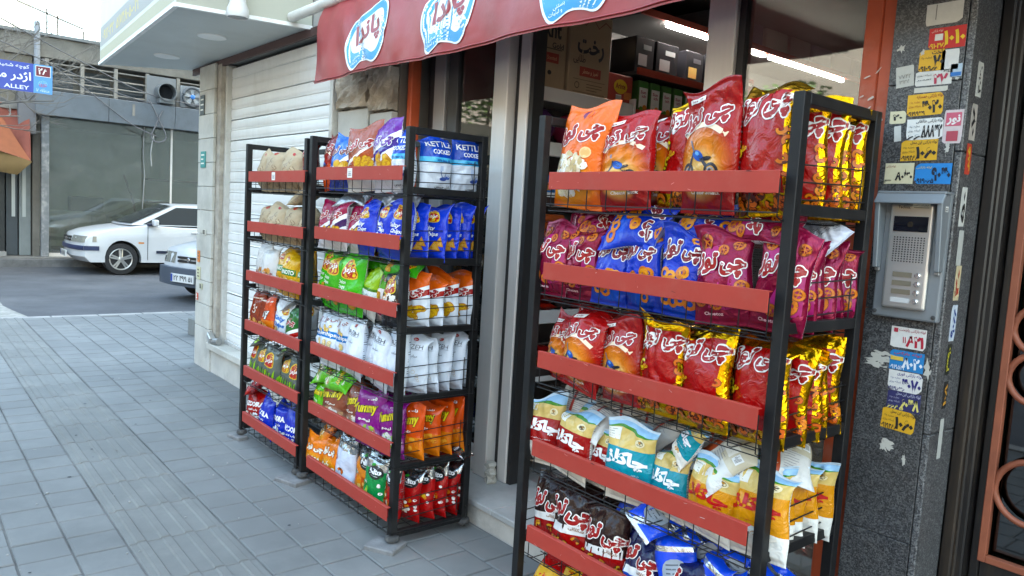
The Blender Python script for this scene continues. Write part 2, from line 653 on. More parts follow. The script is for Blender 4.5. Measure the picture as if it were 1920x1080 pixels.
for p in spots:
    if p not in near:
        dz = random.uniform(-0.0015, 0.001)
        rest.add([(v[0] + p[0], v[1] + p[1], v[2] + dz) for v in TV], TF)
tag(rest.build('paving_tiles', M_TILE, pave), kind='stuff')
for i in range(26):
    x = -10.06 + 0.402 * i
    if x < 0.5:
        link('tactile_tile', tact_me, pave, (x, 0.99, random.uniform(-0.001, 0.001)), (0, 0, random.uniform(-.004, .004)))
# broken spot in one ridge of the tactile strip, bits of grit on the pavement
gr = MB()
for i in range(90):
    x, y = random.uniform(-8, -1.6), random.uniform(0.1, 2.1)
    s = random.uniform(0.003, 0.008)
    gr.box((x, y, s * 0.3), (s, s * random.uniform(.6, 1.6), s * 0.7), 0, Matrix.Rotation(random.random() * 3, 3, 'Z'))
tag(gr.build('grit', M_CONC), label='pale specks of grit scattered over the pavement', cat='grit', kind='stuff')
gm = Print2D()
for i in range(70):
    r_ = random.uniform(.004, .013)
    gm.ell(random.uniform(-9, -1.4), random.uniform(.05, 2.1), r_, r_ * random.uniform(.7, 1.2), random.choice(('#3c4044', '#4c5054', '#35383a', '#7a7c78')), n=9, jit=.25)
for i in range(26):       # dust drifted against the step and the low wall
    gm.ell(random.uniform(-6.6, -1.6), 2.185 - abs(random.gauss(0, .03)), random.uniform(.02, .09), random.uniform(.004, .014), random.choice(('#6a6a64', '#5c5a54', '#8a8880')), n=10, jit=.4)
o = link('gum_spots', gm.mesh('gum_spots', lambda x, y, d: (x, y, .0022 + d * .02), matf=lambda c: flatink(c, .9)))
tag(o, label='dark gum spots and dust marks dotted over the pavement', cat='stains', kind='stuff')
lf = Print2D().ell(0, 0, 0.014, 0.006, '#3a3328', n=7, jit=.3)
o = link('dry_leaf', lf.mesh('dry_leaf', lambda x, y, d: (x, y, d + 0.3 * x * x * 40 * 0.1)), None, (-4.75, 1.02, 0.008))
tag(o, 'small dark dry leaf lying on the ridged paving strip', 'leaf')

# ------------------------------------------------------------------ shop building
M_WALL = mat('render_wall', (0.42, 0.40, 0.36), rough=0.9, var=0.12, vscale=1.5, bump=0.3, bscale=60, bdist=0.004)
M_TRAV = mat('travertine', (0.52, 0.50, 0.44), rough=0.65, var=0.12, vscale=5, rand=0.07, bump=0.25, bscale=50, bdist=0.003, dirt=(0.34, 0.32, 0.27), dscale=3, damt=0.5)
M_ROUGH = mat('rough_stone', (0.42, 0.36, 0.28), rough=0.95, var=0.3, vscale=9, bump=1.0, bscale=22, bdist=0.02)
M_MARB = mat('step_marble', (0.40, 0.41, 0.40), rough=0.45, var=0.12, vscale=6, dirt=(0.22, 0.22, 0.22), dscale=4, damt=0.5)
M_DIRTY = mat('dirty_plaster', (0.50, 0.48, 0.43), rough=0.9, var=0.15, vscale=4, bump=0.4, bscale=50, bdist=0.004, dirt=(0.2, 0.19, 0.17), dscale=3, damt=0.6)
bld = thing('shop_building', 'tall building over the shutter, the snack shop and the dark door', 'building', (-3, 6, 0))
MB().span((-7.08, 2.2, 3.0), (24, 45, 28)).build('upper_wall', M_WALL, bld)  # unseen upper mass, enlarged so that its shadow covers the street
MB().span((-7.075, 2.42, 0), (-3.95, 14, 2.998)).build('ground_floor_wall', M_WALL, bld)
MB().span((-0.78, 2.66, 0), (14, 13.99, 2.997)).span((1.3, 2.3, 0), (14, 2.66, 2.9971)).build('ground_floor_wall', M_WALL, bld)
MB().span((-3.95, 7.0, 0), (-0.78, 13.98, 2.996)).build('ground_floor_wall', M_WALL, bld)
MB().span((-7.07, 2.21, 2.62), (-0.86, 2.419, 2.999)).build('lintel', mat('lintel_grey', (0.40, 0.37, 0.33), rough=0.8, var=0.15, vscale=4), bld)
wn_ = MB()
for k in range(7):
    for j in range(9):
        x = -5.8 + j * 2.2
        wn_.span((x, 2.17, 4.0 + k * 3.2), (x + 1.1, 2.199, 5.5 + k * 3.2))
wn_.build('upper_windows', mat('dark_window', (0.05, 0.06, 0.07), rough=0.1), bld)

# step in front of the shop
st = thing('shop_step', 'worn pale stone step at the snack shop doorway', 'step', (-2.4, 2.3, 0))
MB().span((-4.62, 2.2, -0.02), (-0.78, 2.42, 0.088)).build('riser', M_DIRTY, st)
for i in range(6):
    x0 = -4.62 + i * 0.64
    MB().span((x0 + .002, 2.185, 0.09), (x0 + 0.638, 2.62, 0.118 + random.uniform(-.001, .001))).build('stone_slab', M_MARB, st, bevel=0.004)
# corner pillar with stone tiles
cp = thing('corner_pillar', 'pale travertine corner pillar left of the white roller shutter', 'pillar', (-6.88, 2.3, 0))
MB().span((-7.07, 2.182, 0), (-6.60, 2.42, 2.618)).build('core', mat('pillar_core', (0.40, 0.36, 0.30), rough=0.95, var=0.3, vscale=8, bump=0.8, bscale=30, bdist=0.015), cp)
MB().span((-7.085, 2.155, -0.02), (-6.675, 2.18, 0.36)).build('plinth', M_DIRTY, cp, bevel=0.003)
zz = 0.362
while zz < 2.5:
    h = 0.206
    t = MB().span((-7.085, 2.155 + random.uniform(-.002, .002), zz + .002), (-6.69 + random.uniform(-.004, .004), 2.18, zz + h - .002)).build('stone_tile', M_TRAV, cp, bevel=0.003)
    zz += h
MB().span((-7.085, 2.155, zz + .002), (-6.69, 2.18, 2.617)).build('stone_tile', M_TRAV, cp, bevel=0.003)
# torn notices on the pillar
for (x, z, w, h, c, lab) in ((-6.98, 2.30, .11, .17, '#3c4038', 'dark number plate'), (-6.93, 1.83, .13, .14, '#3f8f88', None), (-7.0, 0.98, .06, .10, '#d8803c', None),
                             (-6.99, 0.83, .08, .11, '#c9c6a0', None), (-7.02, 0.62, .05, .06, '#c84c30', None), (-6.86, 1.2, .09, .05, '#cfcabc', None), (-6.92, .72, .07, .05, '#b9b79a', None)):
    s = MB().span((x - w / 2, 2.147, z - h / 2), (x + w / 2, 2.1522, z + h / 2)).build('notice', flatink(c), cp)
    if lab: s['label'] = lab
    p = Print2D()
    for q in range(3):
        p.rect(-w * .36, h * (.28 - .26 * q) - .006, w * random.uniform(.1, .36), h * (.28 - .26 * q) + .006, '#e9e6da' if c in ('#3f8f88', '#3c4038', '#c84c30') else '#5d5a50')
    link('print_lines', p.mesh('print_lines', plane_surf((x + 6.88, 2.147 - 2.3, z), (1, 0, 0), (0, 0, 1), (0, -1, 0)), matf=flatink), s)
# wall and sill below the shutter
sw = thing('shutter_sill', 'pale stone sill and low wall under the roller shutter', 'sill', (-5.6, 2.25, 0))
MB().span((-6.672, 2.168, -0.02), (-4.625, 2.42, 0.205)).build('low_wall', M_DIRTY, sw)
for i in range(4):
    x0 = -6.672 + i * .512
    MB().span((x0 + .002, 2.125, 0.207), (x0 + .508, 2.418, 0.262 + random.uniform(-.002, .002))).build('sill_slab', M_TRAV, sw, bevel=0.005)
# lock on the sill
lk = thing('shutter_lock', 'small steel lock block standing on the shutter sill', 'lock', (-6.6, 2.14, 0.262))
MB().box((-6.6, 2.14, 0.31), (.09, .05, .06), 0, Matrix.Rotation(.5, 3, 'Y')).build('body', mat('steel_dull', (0.55, 0.55, 0.53), rough=0.4, metal=0.8), lk, bevel=.006)
MB().cyl((-6.57, 2.15, 0.285), (-6.47, 2.17, 0.295), .03, 12).build('bolt', mat('steel_dark', (0.3, 0.3, 0.29), rough=0.5, metal=0.6), lk)
# ------------------------------------------------------------------ roller shutter
M_SHUT = mat('shutter_white', (0.78, 0.78, 0.75), rough=0.42, var=0.04, vscale=3, dirt=(0.52, 0.5, 0.45), dscale=3, damt=0.4, stretch=(1, 1, .35))
sh = thing('roller_shutter', 'white ribbed roller shutter closed over the shop by the corner', 'shutter', (-5.6, 2.26, 0.26))
prof = []
ph = 0.0855
for i in range(7):       # one bulged slat with a small bead at its lower edge
    a = i / 6
    prof.append((-0.006 * math.sin(math.pi * (0.10 + a * 0.82)) ** .5, 0.012 + a * (ph - 0.012)))
prof = [(0.010, 0.0), (0.004, 0.0008), (-0.007, 0.002), (-0.0095, 0.006), (-0.007, 0.010), (0.001, 0.0125)] + prof[1:]
sb = MB()
x0, x1 = -6.56, -4.63
n = len(prof)
V = [(x0, p[0], p[1]) for p in prof] + [(x1, p[0], p[1]) for p in prof]
sb.add(V, [(i, n + i, n + i + 1, i + 1) for i in range(n - 1)])
slat_me = sb.mesh('slat', M_SHUT, smooth='auto')
for k in range(28):
    z = 0.275 + ph * k
    if z > 2.58:
        break
    link('slat', slat_me, sh, (5.6, 2.262 - 2.26 + random.uniform(-.0012, .0012), z - 0.26), (0, random.uniform(-.0006, .0006), 0))
MB().span((-6.56, 2.245, 0.262), (-4.63, 2.275, 0.292)).build('bottom_bar', mat('shutter_bar', (0.62, 0.62, 0.6), rough=0.4, metal=0.4), sh, bevel=.003)
for xx in (-6.60, -4.632):
    MB().span((xx, 2.215, 0.262), (xx + 0.04, 2.29, 2.61)).build('guide_rail', mat('guide_grey', (0.55, 0.54, 0.5), rough=0.5, metal=0.3, dirt=(0.25, 0.2, 0.16), dscale=6), sh, bevel=.003)
MB().span((-6.6, 2.30, 0.262), (-4.6, 2.31, 2.61)).build('backing', mat('dark_void', (0.03, 0.03, 0.03), rough=0.9), sh)
# ------------------------------------------------------------------ stone pier between shutter and shop
pr = thing('stone_pier', 'pier of rough brown stone over smooth pale slabs between shutter and shop', 'pier', (-4.25, 2.34, 0))
MB().span((-4.588, 2.30, 0.1), (-3.905, 2.419, 2.618)).build('core', mat('pier_core', (0.16, 0.13, 0.10), rough=0.95), pr)
for xa, xb, zt in ((-4.586, -4.19, 2.10), (-4.165, -3.91, 2.06)):
    z = 0.12
    while z < zt - 0.05:
        z2 = min(z + 0.66, zt)
        MB().span((xa, 2.255, z + .002), (xb, 2.299, z2 - .002)).build('stone_slab', M_TRAV, pr, bevel=0.004)
        z = z2
    z = zt + .004
    while z < 2.6:
        z2 = min(z + random.uniform(.2, .3), 2.615)
        b = bmesh.new()
        MBx = MB().span((xa + .01, 2.235, z + .006), (xb - .01, 2.3, z2 - .006))
        b.free()
        o = MBx.build('rough_stone', M_ROUGH, pr)
        bm = bmesh.new(); bm.from_mesh(o.data)
        bmesh.ops.subdivide_edges(bm, edges=bm.edges, cuts=5, use_grid_fill=True)
        for v in bm.verts:
            if v.co.y < -0.05:
                v.co += Vector((random.uniform(-.008, .008), random.uniform(-.016, .016), random.uniform(-.006, .006)))
        bm.to_mesh(o.data); bm.free()
        z = z2
M_RED = mat('red_steel', (0.52, 0.085, 0.025), rough=0.5, var=0.15, vscale=5, dirt=(0.5, 0.3, 0.22), dscale=7, damt=0.35, bump=0.2, bscale=30)
o = MB().span((-3.88, 2.335, 0.12), (-3.835, 2.40, 2.62)).build('red_post', M_RED, base=(-3.86, 2.34, 0.12), bevel=.006)
tag(o, 'slim orange-red steel post beside the rough stone pier', 'post')
o = MB().span((-1.205, 2.34, 0.118), (-1.15, 2.46, 2.62)).span((-1.147, 2.335, 0.118), (-1.092, 2.455, 2.62)).build('red_post', M_RED, base=(-1.15, 2.39, 0.118), bevel=.004)
tag(o, 'wide orange-red steel post between shop window and granite pillar', 'post')
# scraps of white paint on the wide red post
p = Print2D()
for i in range(16):
    p.ell(random.uniform(-.045, .045), random.uniform(-.35, .0), random.uniform(.004, .016), random.uniform(.002, .005), '#d8c8b8', n=6, rot=random.random(), jit=.4)
o2 = link('paint_marks', p.mesh('paint_marks', plane_surf((0.0, -.055, 1.9), (1, 0, 0), (0, 0, 1), (0, -1, 0)), matf=flatink), o)

# ------------------------------------------------------------------ canopy with downlights over the shutter
cn = thing('shop_canopy', 'grey signboard canopy with round downlights over the shutter', 'canopy', (-6.5, 1.9, 2.66))
M_CANO = mat('canopy_panel', (0.50, 0.52, 0.50), rough=0.5, var=0.05, vscale=2, dirt=(0.36, 0.36, 0.33), dscale=1.2, damt=0.4)
M_CANF = mat('canopy_fascia', (0.36, 0.36, 0.29), rough=0.55, var=0.08, vscale=2)
A = (-7.95, 1.535); B_ = (-5.04, 1.385); Cc = (-4.90, 2.2); Dd = (-7.45, 2.2)
z0, z1 = 2.655, 3.75
cb = MB()
cb.add([(A[0], A[1], z0), (B_[0], B_[1], z0), (Cc[0], Cc[1], z0), (Dd[0], Dd[1], z0)], [(0, 3, 2, 1)], 0)
cb.build('soffit', M_CANO, cn)
# soffit trim strips and joint
for (p, q) in ((A, B_), (B_, Cc)):
    MB().bar((p[0], p[1], z0 + .002), (q[0], q[1], z0 + .002), 0.03, 0.024).build('edge_trim', mat('trim_silver', (0.75, 0.75, 0.72), rough=0.4, var=.1, dirt=(.3, .3, .28), dscale=8), cn)
MB().add([(A[0], A[1], z0 + .012), (B_[0], B_[1], z0 + .012), (B_[0], B_[1], z1), (A[0], A[1], z1)], [(0, 1, 2, 3)], 0).build('front_board', mat('sign_cream', (0.46, 0.45, 0.39), rough=0.5, var=.04), cn)
MB().add([(B_[0], B_[1], z0 + .012), (Cc[0], Cc[1], z0 + .012), (Cc[0], Cc[1], z1), (B_[0], B_[1], z1)], [(0, 1, 2, 3)], 0).build('side_board', M_CANF, cn)
MB().add([(A[0], A[1], z1), (B_[0], B_[1], z1), (Cc[0], Cc[1], z1), (Dd[0], Dd[1], z1)], [(0, 1, 2, 3)], 0).add([(A[0], A[1], z0 + .001), (Dd[0], Dd[1], z0 + .001), (Dd[0], Dd[1], z1), (A[0], A[1], z1)], [(0, 1, 2, 3)], 0).build('top_sheet', M_CANO, cn)
ux = Vector((B_[0] - A[0], B_[1] - A[1], 0)).normalized()
nn = Vector((ux.y, -ux.x, 0))
p = Print2D().rect(0.02, 0.13, 2.9, 0.30, '#97938e').rect(0.02, 0.02, 2.9, 0.10, '#a8a184')
p.word('۰۲۱-۵۱۷۴۸۰۵  ۰۹۱۲۰۳۲', 0.95, 0.215, 1.6, 0.1, '#c9b45c', bold=.015)
link('lettering', p.mesh('lettering', plane_surf((A[0] + 6.5, A[1] - 1.9, 0.012), ux, (0, 0, 1), nn), matf=flatink), cn)
for (x, y) in ((-5.76, 1.83), (-6.90, 1.83)):
    MB().lathe((x, y, z0 - .012), [(0.085, 0.0), (0.098, 0.003), (0.102, 0.011)], n=28).build('downlight', mat('downlight_white', (0.8, 0.8, 0.78), rough=0.4), cn, smooth='auto')
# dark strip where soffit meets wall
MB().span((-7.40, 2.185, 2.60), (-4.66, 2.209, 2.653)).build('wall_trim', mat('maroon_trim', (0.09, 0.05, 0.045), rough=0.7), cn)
# hanging bell lamp at the canopy edge
lm = thing('bell_lamp', 'pale bell shaped lamp hanging from the canopy edge', 'lamp', (-4.93, 1.72, 2.62))
MB().lathe((-4.93, 1.72, 2.66), [(0.012, 0.22), (0.03, 0.215), (0.042, 0.19), (0.045, 0.12), (0.05, 0.06), (0.066, 0.02), (0.07, -0.01), (0.066, -0.03), (0.06, -0.028), (0.052, 0.0)], n=24).build('shade', mat('lamp_plastic', (0.62, 0.62, 0.6), rough=0.5, var=.06, vscale=12), lm, smooth='auto')
MB().cyl((-4.93, 1.72, 2.87), (-4.93, 1.72, 3.3), .012).build('stem', mat('lamp_stem', (0.4, .4, .38), rough=.5), lm)

# ------------------------------------------------------------------ red awning with blue and white emblems
M_AWN = mat('awning_vinyl', (0.31, 0.032, 0.034), rough=0.40, var=0.12, vscale=2, coat=0.0, dirt=(.36, .10, .09), dscale=3, damt=.3, bump=0.25, bscale=9, bdist=0.01)
aw = thing('red_awning', 'dark red vinyl awning with white and blue emblems over the shop', 'awning', (-3.0, 2.0, 2.23))
AX0, AX1 = -4.41, 2.2
path = [(1.992, 2.222), (1.99, 2.26), (1.988, 2.30), (1.988, 2.35), (1.99, 2.40), (1.994, 2.45), (2.0, 2.50), (2.01, 2.56), (2.03, 2.62), (2.06, 2.68), (2.09, 2.72)]
NX = 150
rngA = random.Random(5)
folds = [(rngA.uniform(AX0, AX1), rngA.uniform(-.9, .9), rngA.uniform(.012, .03), rngA.uniform(-.012, .012), rngA.uniform(0, .3)) for _ in range(46)]
def awn(x, s):
    """point on the awning; s = distance up from the bottom edge in metres"""
    L = 0.0
    for (a, b_) in zip(path[:-1], path[1:]):
        d = math.hypot(b_[0] - a[0], b_[1] - a[1])
        if s <= L + d or b_ is path[-1]:
            t = (s - L) / d
            y, z = a[0] + (b_[0] - a[0]) * t, a[1] + (b_[1] - a[1]) * t
            break
        L += d
    w = 0.0
    for fx, sl, wd, am, sc in folds:
        d = x - fx - sl * (s - .2)
        if abs(d) < wd * 4:
            w += am * math.exp(-(d / wd) ** 2) * math.exp(-((s - sc) / .22) ** 2)
    low = max(0.0, 1 - s / 0.3)
    w += 0.008 * low * math.sin(x * 9 + 1.0) + 0.004 * math.sin(x * 23 + s * 14)
    z += 0.006 * low * math.sin(x * 5.3 + 2)
    if x < AX0 + .12:
        w += (AX0 + .12 - x) * .25 * math.exp(-((s - .1) / .2) ** 2)
    return Vector((x, y + w, z))
ab = MB()
NS = 34
V = [awn(AX0 + (AX1 - AX0) * i / NX, 0.56 * j / NS) for i in range(NX + 1) for j in range(NS + 1)]
ab.add(V, [(i * (NS + 1) + j, (i + 1) * (NS + 1) + j, (i + 1) * (NS + 1) + j + 1, i * (NS + 1) + j + 1) for i in range(NX) for j in range(NS)])
ab.build('canopy_cloth', M_AWN, aw, smooth=True, fix=False)
ab = MB().tube([awn(AX0 + (AX1 - AX0) * i / NX, 0.012) + Vector((0, -.003, 0)) for i in range(NX + 1)], .004, 5).build('hem', M_AWN, aw, smooth=True)
def awn_surf(x, y, d):
    p = awn(x, y)
    return (p.x + 3.0, p.y - 2.0 - d, p.z - 2.23 + d * .2)
blob = [(-.115, .262), (-.02, .285), (.07, .325), (.135, .335), (.195, .30), (.205, .235), (.185, .165), (.165, .10), (.13, .035), (.085, .008), (.02, .03), (-.05, .035), (-.095, .008), (-.14, -.012), (-.175, .02),
        (-.195, .07), (-.21, .125), (-.205, .19), (-.17, .24)]
inner = [(-.10, .225), (-.02, .24), (.06, .275), (.12, .285), (.155, .26), (.155, .20), (.135, .13), (.11, .075), (.07, .06), (.03, .085), (-.03, .095), (-.09, .08), (-.14, .085), (-.165, .13), (-.16, .18)]
def smooth_poly(pts, k=2):
    for _ in range(k):
        q = []
        for i in range(len(pts)):
            a, b_ = pts[i], pts[(i + 1) % len(pts)]
            q += [(a[0] * .75 + b_[0] * .25, a[1] * .75 + b_[1] * .25), (a[0] * .25 + b_[0] * .75, a[1] * .25 + b_[1] * .75)]
        pts = q
    return pts
for cx in (-3.74, -2.98, -2.12, -1.25, -.35):
    cy = 0.025
    p = Print2D()
    S = lambda pts, k: [(cx + x * k, cy + .16 + (y - .16) * k) for x, y in smooth_poly(pts)]
    p.poly(S(blob, 1.04), '#e9ecec').poly(S(blob, .98), '#2f93c6').poly(S(inner, 1.05), '#eceae4')
    p.word('پاندا', cx + .005, cy + .175, .25, .15, '#8f1f2a', bold=.03, out='#c9a8a6', outw=.018, shear=.1, rot=.25)
    p.word('بستنی', cx - .10, cy + .05, .06, .018, '#dfeef4', bold=.01, rot=.3)
    p.word('و لبنیات', cx - .115, cy + .025, .07, .02, '#dfeef4', bold=.01, rot=.3)
    link('emblem', p.mesh('emblem', awn_surf, maxedge=.018, step=.0005, lift=.004, matf=lambda c: mat('vinyl_' + c[1:], c, rough=.35, coat=.1)), aw)
o = MB().cyl((-4.9, 2.06, 2.70), (2.2, 2.06, 2.70), .032, 16).build('roller_tube', mat('white_pipe', (0.72, .71, .66), rough=.4, var=.08, dirt=(.4, .38, .33), dscale=6), None, base=(-2, 2.06, 2.7), smooth='auto')
tag(o, 'white roller tube lying along the top of the red awning', 'tube')

# ================================================================== SHOP FRONT
M_ALU = mat('aluminium', (0.74, 0.70, 0.65), rough=0.42, metal=0.15, var=0.05, vscale=3, stretch=(6, 6, .4))
M_BLK = mat('black_rubber', (0.02, 0.02, 0.021), rough=0.5)
M_GLS = glass('shop_glass', '#d8dedc', refl=0.10, dust=0.03)
FY = 2.44
w1 = thing('shop_window', 'tall glazed side pane in an aluminium frame behind the middle rack', 'window', (-3.4, FY, .12))
MB().span((-3.81, FY, .12), (-3.74, FY + .05, 2.62)).build('jamb', M_BLK, w1)
MB().span((-3.73, FY - .02, .12), (-3.62, FY + .04, 2.62)).build('jamb', mat('grey_jamb', (0.33, .32, .31), rough=.45, metal=.3), w1, bevel=.004)
MB().span((-3.61, FY - .005, .12), (-3.52, FY + .04, 2.62)).build('jamb', mat('dark_jamb', (0.06, .06, .06), rough=.5), w1, bevel=.004)
MB().span((-3.17, FY - .025, .12), (-3.055, FY + .04, 2.62)).build('jamb', M_ALU, w1, bevel=.005)
MB().span((-3.52, FY, .12), (-3.17, FY + .04, .26)).build('bottom_rail', M_ALU, w1, bevel=.004)
MB().span((-3.52, FY + .015, .26), (-3.17, FY + .021, 2.62)).build('pane', M_GLS, w1)
d1 = thing('sliding_door', 'open aluminium sliding door edge at the shop doorway', 'door', (-3.0, FY + .07, .12))
MB().span((-3.05, FY + .03, .12), (-3.02, FY + .1, 2.62)).build('track', M_BLK, d1)
MB().span((-3.018, FY + .02, .12), (-2.945, FY + .09, 2.62)).build('stile', M_ALU, d1, bevel=.004)
MB().span((-2.944, FY + .03, .12), (-2.915, FY + .1, 2.62)).build('seal', M_BLK, d1)
MB().span((-3.45, FY + .05, .25), (-3.05, FY + .056, 2.6)).build('pane', M_GLS, d1)
# crumpled plastic at the foot of the door
cb = MB()
rg = random.Random(3)
cb.lathe((-2.99, 2.40, .119), [(rg.uniform(.02, .032), h * .014) for h in range(9)], n=9)
o = cb.build('crumpled_wrapper', mat('dirty_film', (.5, .48, .42), rough=.5), base=(-2.99, 2.40, .119))
for v in o.data.vertices:
    v.co += Vector((rg.uniform(-.01, .01), rg.uniform(-.01, .01), 0))
tag(o, 'crumpled grey wrapper stuck at the foot of the sliding door', 'wrapper')
w2 = thing('shop_window', 'wide dark shop window behind the near rack beside the red post', 'window', (-1.5, FY, .12))
MB().span((-1.86, FY - .02, .118), (-1.735, FY + .05, 2.62)).build('jamb', M_ALU, w2, bevel=.005)
MB().span((-1.733, FY, .118), (-1.705, FY + .05, 2.62)).build('jamb', M_BLK, w2)
MB().span((-1.705, FY, .118), (-1.21, FY + .04, .2)).build('bottom_rail', M_ALU, w2, bevel=.004)
MB().span((-1.705, FY + .015, .2), (-1.205, FY + .021, 2.62)).build('pane', M_GLS, w2)

# room behind the glass
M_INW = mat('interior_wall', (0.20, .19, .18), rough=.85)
rm = thing('shop_room', 'dim shop interior behind the doorway', 'room', (-2.4, 4.6, .12))
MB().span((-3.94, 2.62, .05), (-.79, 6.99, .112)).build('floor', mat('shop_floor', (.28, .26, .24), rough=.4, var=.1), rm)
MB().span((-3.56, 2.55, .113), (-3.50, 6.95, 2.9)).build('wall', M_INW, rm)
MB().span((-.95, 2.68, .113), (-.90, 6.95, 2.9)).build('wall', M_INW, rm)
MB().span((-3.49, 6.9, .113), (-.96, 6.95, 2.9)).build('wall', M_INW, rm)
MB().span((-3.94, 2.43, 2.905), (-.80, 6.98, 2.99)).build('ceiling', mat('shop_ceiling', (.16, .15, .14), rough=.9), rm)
o = MB().span((-2.85, 2.64, .113), (-1.9, 3.6, .119)).build('doormat', mat('mat_brown', (.12, .09, .08), rough=.95, bump=.8, bscale=200), base=(-2.4, 3.1, .113))
tag(o, 'dark brown door mat just inside the shop', 'mat')
M_SHELF = mat('shelf_white', (.70, .70, .68), rough=.45)
u1 = thing('shelf_unit', 'white shop shelving just inside the doorway', 'shelves', (-3.2, 2.9, .113))
SZ = [2.16, 1.885, 1.625, 1.31, 1.0, .685, .35]
for z in SZ:
    MB().span((-3.44, 2.565, z - .02), (-3.012, 3.28, z)).span((-3.011, 2.56, z - .062), (-2.995, 3.285, z + .01)).build('shelf', M_SHELF, u1, bevel=.003)
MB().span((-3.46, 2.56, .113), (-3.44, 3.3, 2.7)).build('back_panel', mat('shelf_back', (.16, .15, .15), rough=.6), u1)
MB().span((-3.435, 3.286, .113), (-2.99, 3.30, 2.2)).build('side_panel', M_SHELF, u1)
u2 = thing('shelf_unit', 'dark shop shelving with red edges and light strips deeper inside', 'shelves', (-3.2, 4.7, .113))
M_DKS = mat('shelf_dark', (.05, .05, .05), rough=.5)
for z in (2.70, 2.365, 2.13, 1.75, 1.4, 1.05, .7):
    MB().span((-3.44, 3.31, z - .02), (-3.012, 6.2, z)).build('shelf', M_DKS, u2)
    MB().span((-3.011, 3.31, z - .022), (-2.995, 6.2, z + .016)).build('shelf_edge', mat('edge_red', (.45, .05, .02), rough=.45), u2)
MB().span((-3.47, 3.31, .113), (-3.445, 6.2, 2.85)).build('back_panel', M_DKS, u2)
for ya, yb in ((3.55, 4.0), (4.1, 4.55), (4.62, 5.6)):
    MB().span((-3.03, ya, 2.655), (-3.005, yb, 2.672)).build('light_strip', mat('led_white', (1, 1, 1), emit=('#fff6ea', 15.0)), u2)

# goods on the shelving ---------------------------------------------------------
def carton(name, label, cat, x, y, z, dx, dy, dz, m, prn=None, group=None):
    """box whose printed face looks along +X"""
    t = thing(name, label, cat, (x, y, z), group)
    bx = MB().span((x - dx, y - dy / 2, z), (x, y + dy / 2, z + dz)).build('box_body', m, t, bevel=.004)
    if prn:
        link('printed_face', prn.mesh('printed_face', plane_surf((0, 0, dz / 2), (0, 1, 0), (0, 0, 1), (1, 0, 0)), matf=flatink), t)
    return t
M_CARD = mat('cardboard', (.42, .31, .19), rough=.85, var=.06, vscale=8)
p = Print2D().word('Rakht', -.01, .10, .20, .09, '#2c2a28', bold=.03).word('Gold', .07, .02, .08, .03, '#2c2a28').rect(-.09, -.07, .08, -.02, '#a03a2a').rect(-.1, -.002, .1, .004, '#5a4c3a').ell(.02, -.12, .014, .012, '#2c2a28').rect(-.06, -.14, -.03, -.11, '#6c5a42')
p.word('Clean & Scented', -.005, -.045, .14, .02, '#d8b48a', bold=.0)
carton('cardboard_box', 'cardboard box with Gold lettering on the upper white shelf', 'box', -3.03, 2.645, 2.161, .3, .265, .42, M_CARD, p)
p = Print2D().word('رخت', .0, .03, .2, .11, '#26242c', bold=.03).word('طلایی', -.08, -.03, .09, .05, '#3a2e28', bold=.01).rect(-.075, -.115, .085, -.065, '#a03a2a').word('تمیز و معطر', .005, -.09, .12, .03, '#e0b890', bold=.01)
p.strip([(-.14, .15), (-.1, .19), (-.05, .15), (0, .2), (.05, .15), (.1, .19), (.14, .17)], .006, '#8a4a3a').ring(-.09, -.165, .016, .004, '#4a3c2c').rect(-.12, -.2, .12, -.197, '#6a583e').rect(-.12, -.135, .12, -.132, '#6a583e')
p.rect(-.02, -.155, .1, -.151, '#6a583e').rect(-.02, -.17, .1, -.166, '#6a583e').rect(-.02, -.185, .06, -.181, '#6a583e')
carton('cardboard_box', 'cardboard box with dark Persian lettering beside the Gold box', 'box', -3.02, 2.945, 2.161, .3, .31, .44, M_CARD, p)
p = Print2D().ell(0, .015, .055, .04, '#e8c020').word('Arinte', 0, .018, .08, .03, '#a02a20', bold=.03).rect(-.035, -.06, .01, -.03, '#efeee8').rect(.03, -.05, .09, -.01, '#d0803c')
for q in range(6): p.rect(-.033 + q * .007, -.057, -.03 + q * .007, -.036, '#222222')
carton('snack_carton', 'red snack carton with a yellow oval at the end of the white shelf', 'carton', -3.03, 3.205, 2.161, .22, .2, .165, mat('carton_red', (.42, .05, .03), rough=.5), p)
for i in range(6):
    p = Print2D().rect(-.036, -.06, .036, .055, '#e6e8e2').rect(-.036, .055, .036, .085, '#3c7a2c').word('Sun', -.002, .03, .045, .018, '#b03048', bold=.02).word('ich', .004, .008, .035, .018, '#b03048', bold=.02).ell(.015, -.06, .02, .02, '#e08a20').ell(-.015, -.065, .015, .014, '#5a9a30')
    carton('juice_carton', '%s white and green juice carton from the doorway below the red shelf' % ('first', 'second', 'third', 'fourth', 'fifth', 'sixth')[i], 'carton', -3.03, 3.40 + i * .105, 2.131, .07, .08, .19, mat('carton_green', (.06, .17, .04), rough=.4), p, 'juice cartons on the dark shelving')
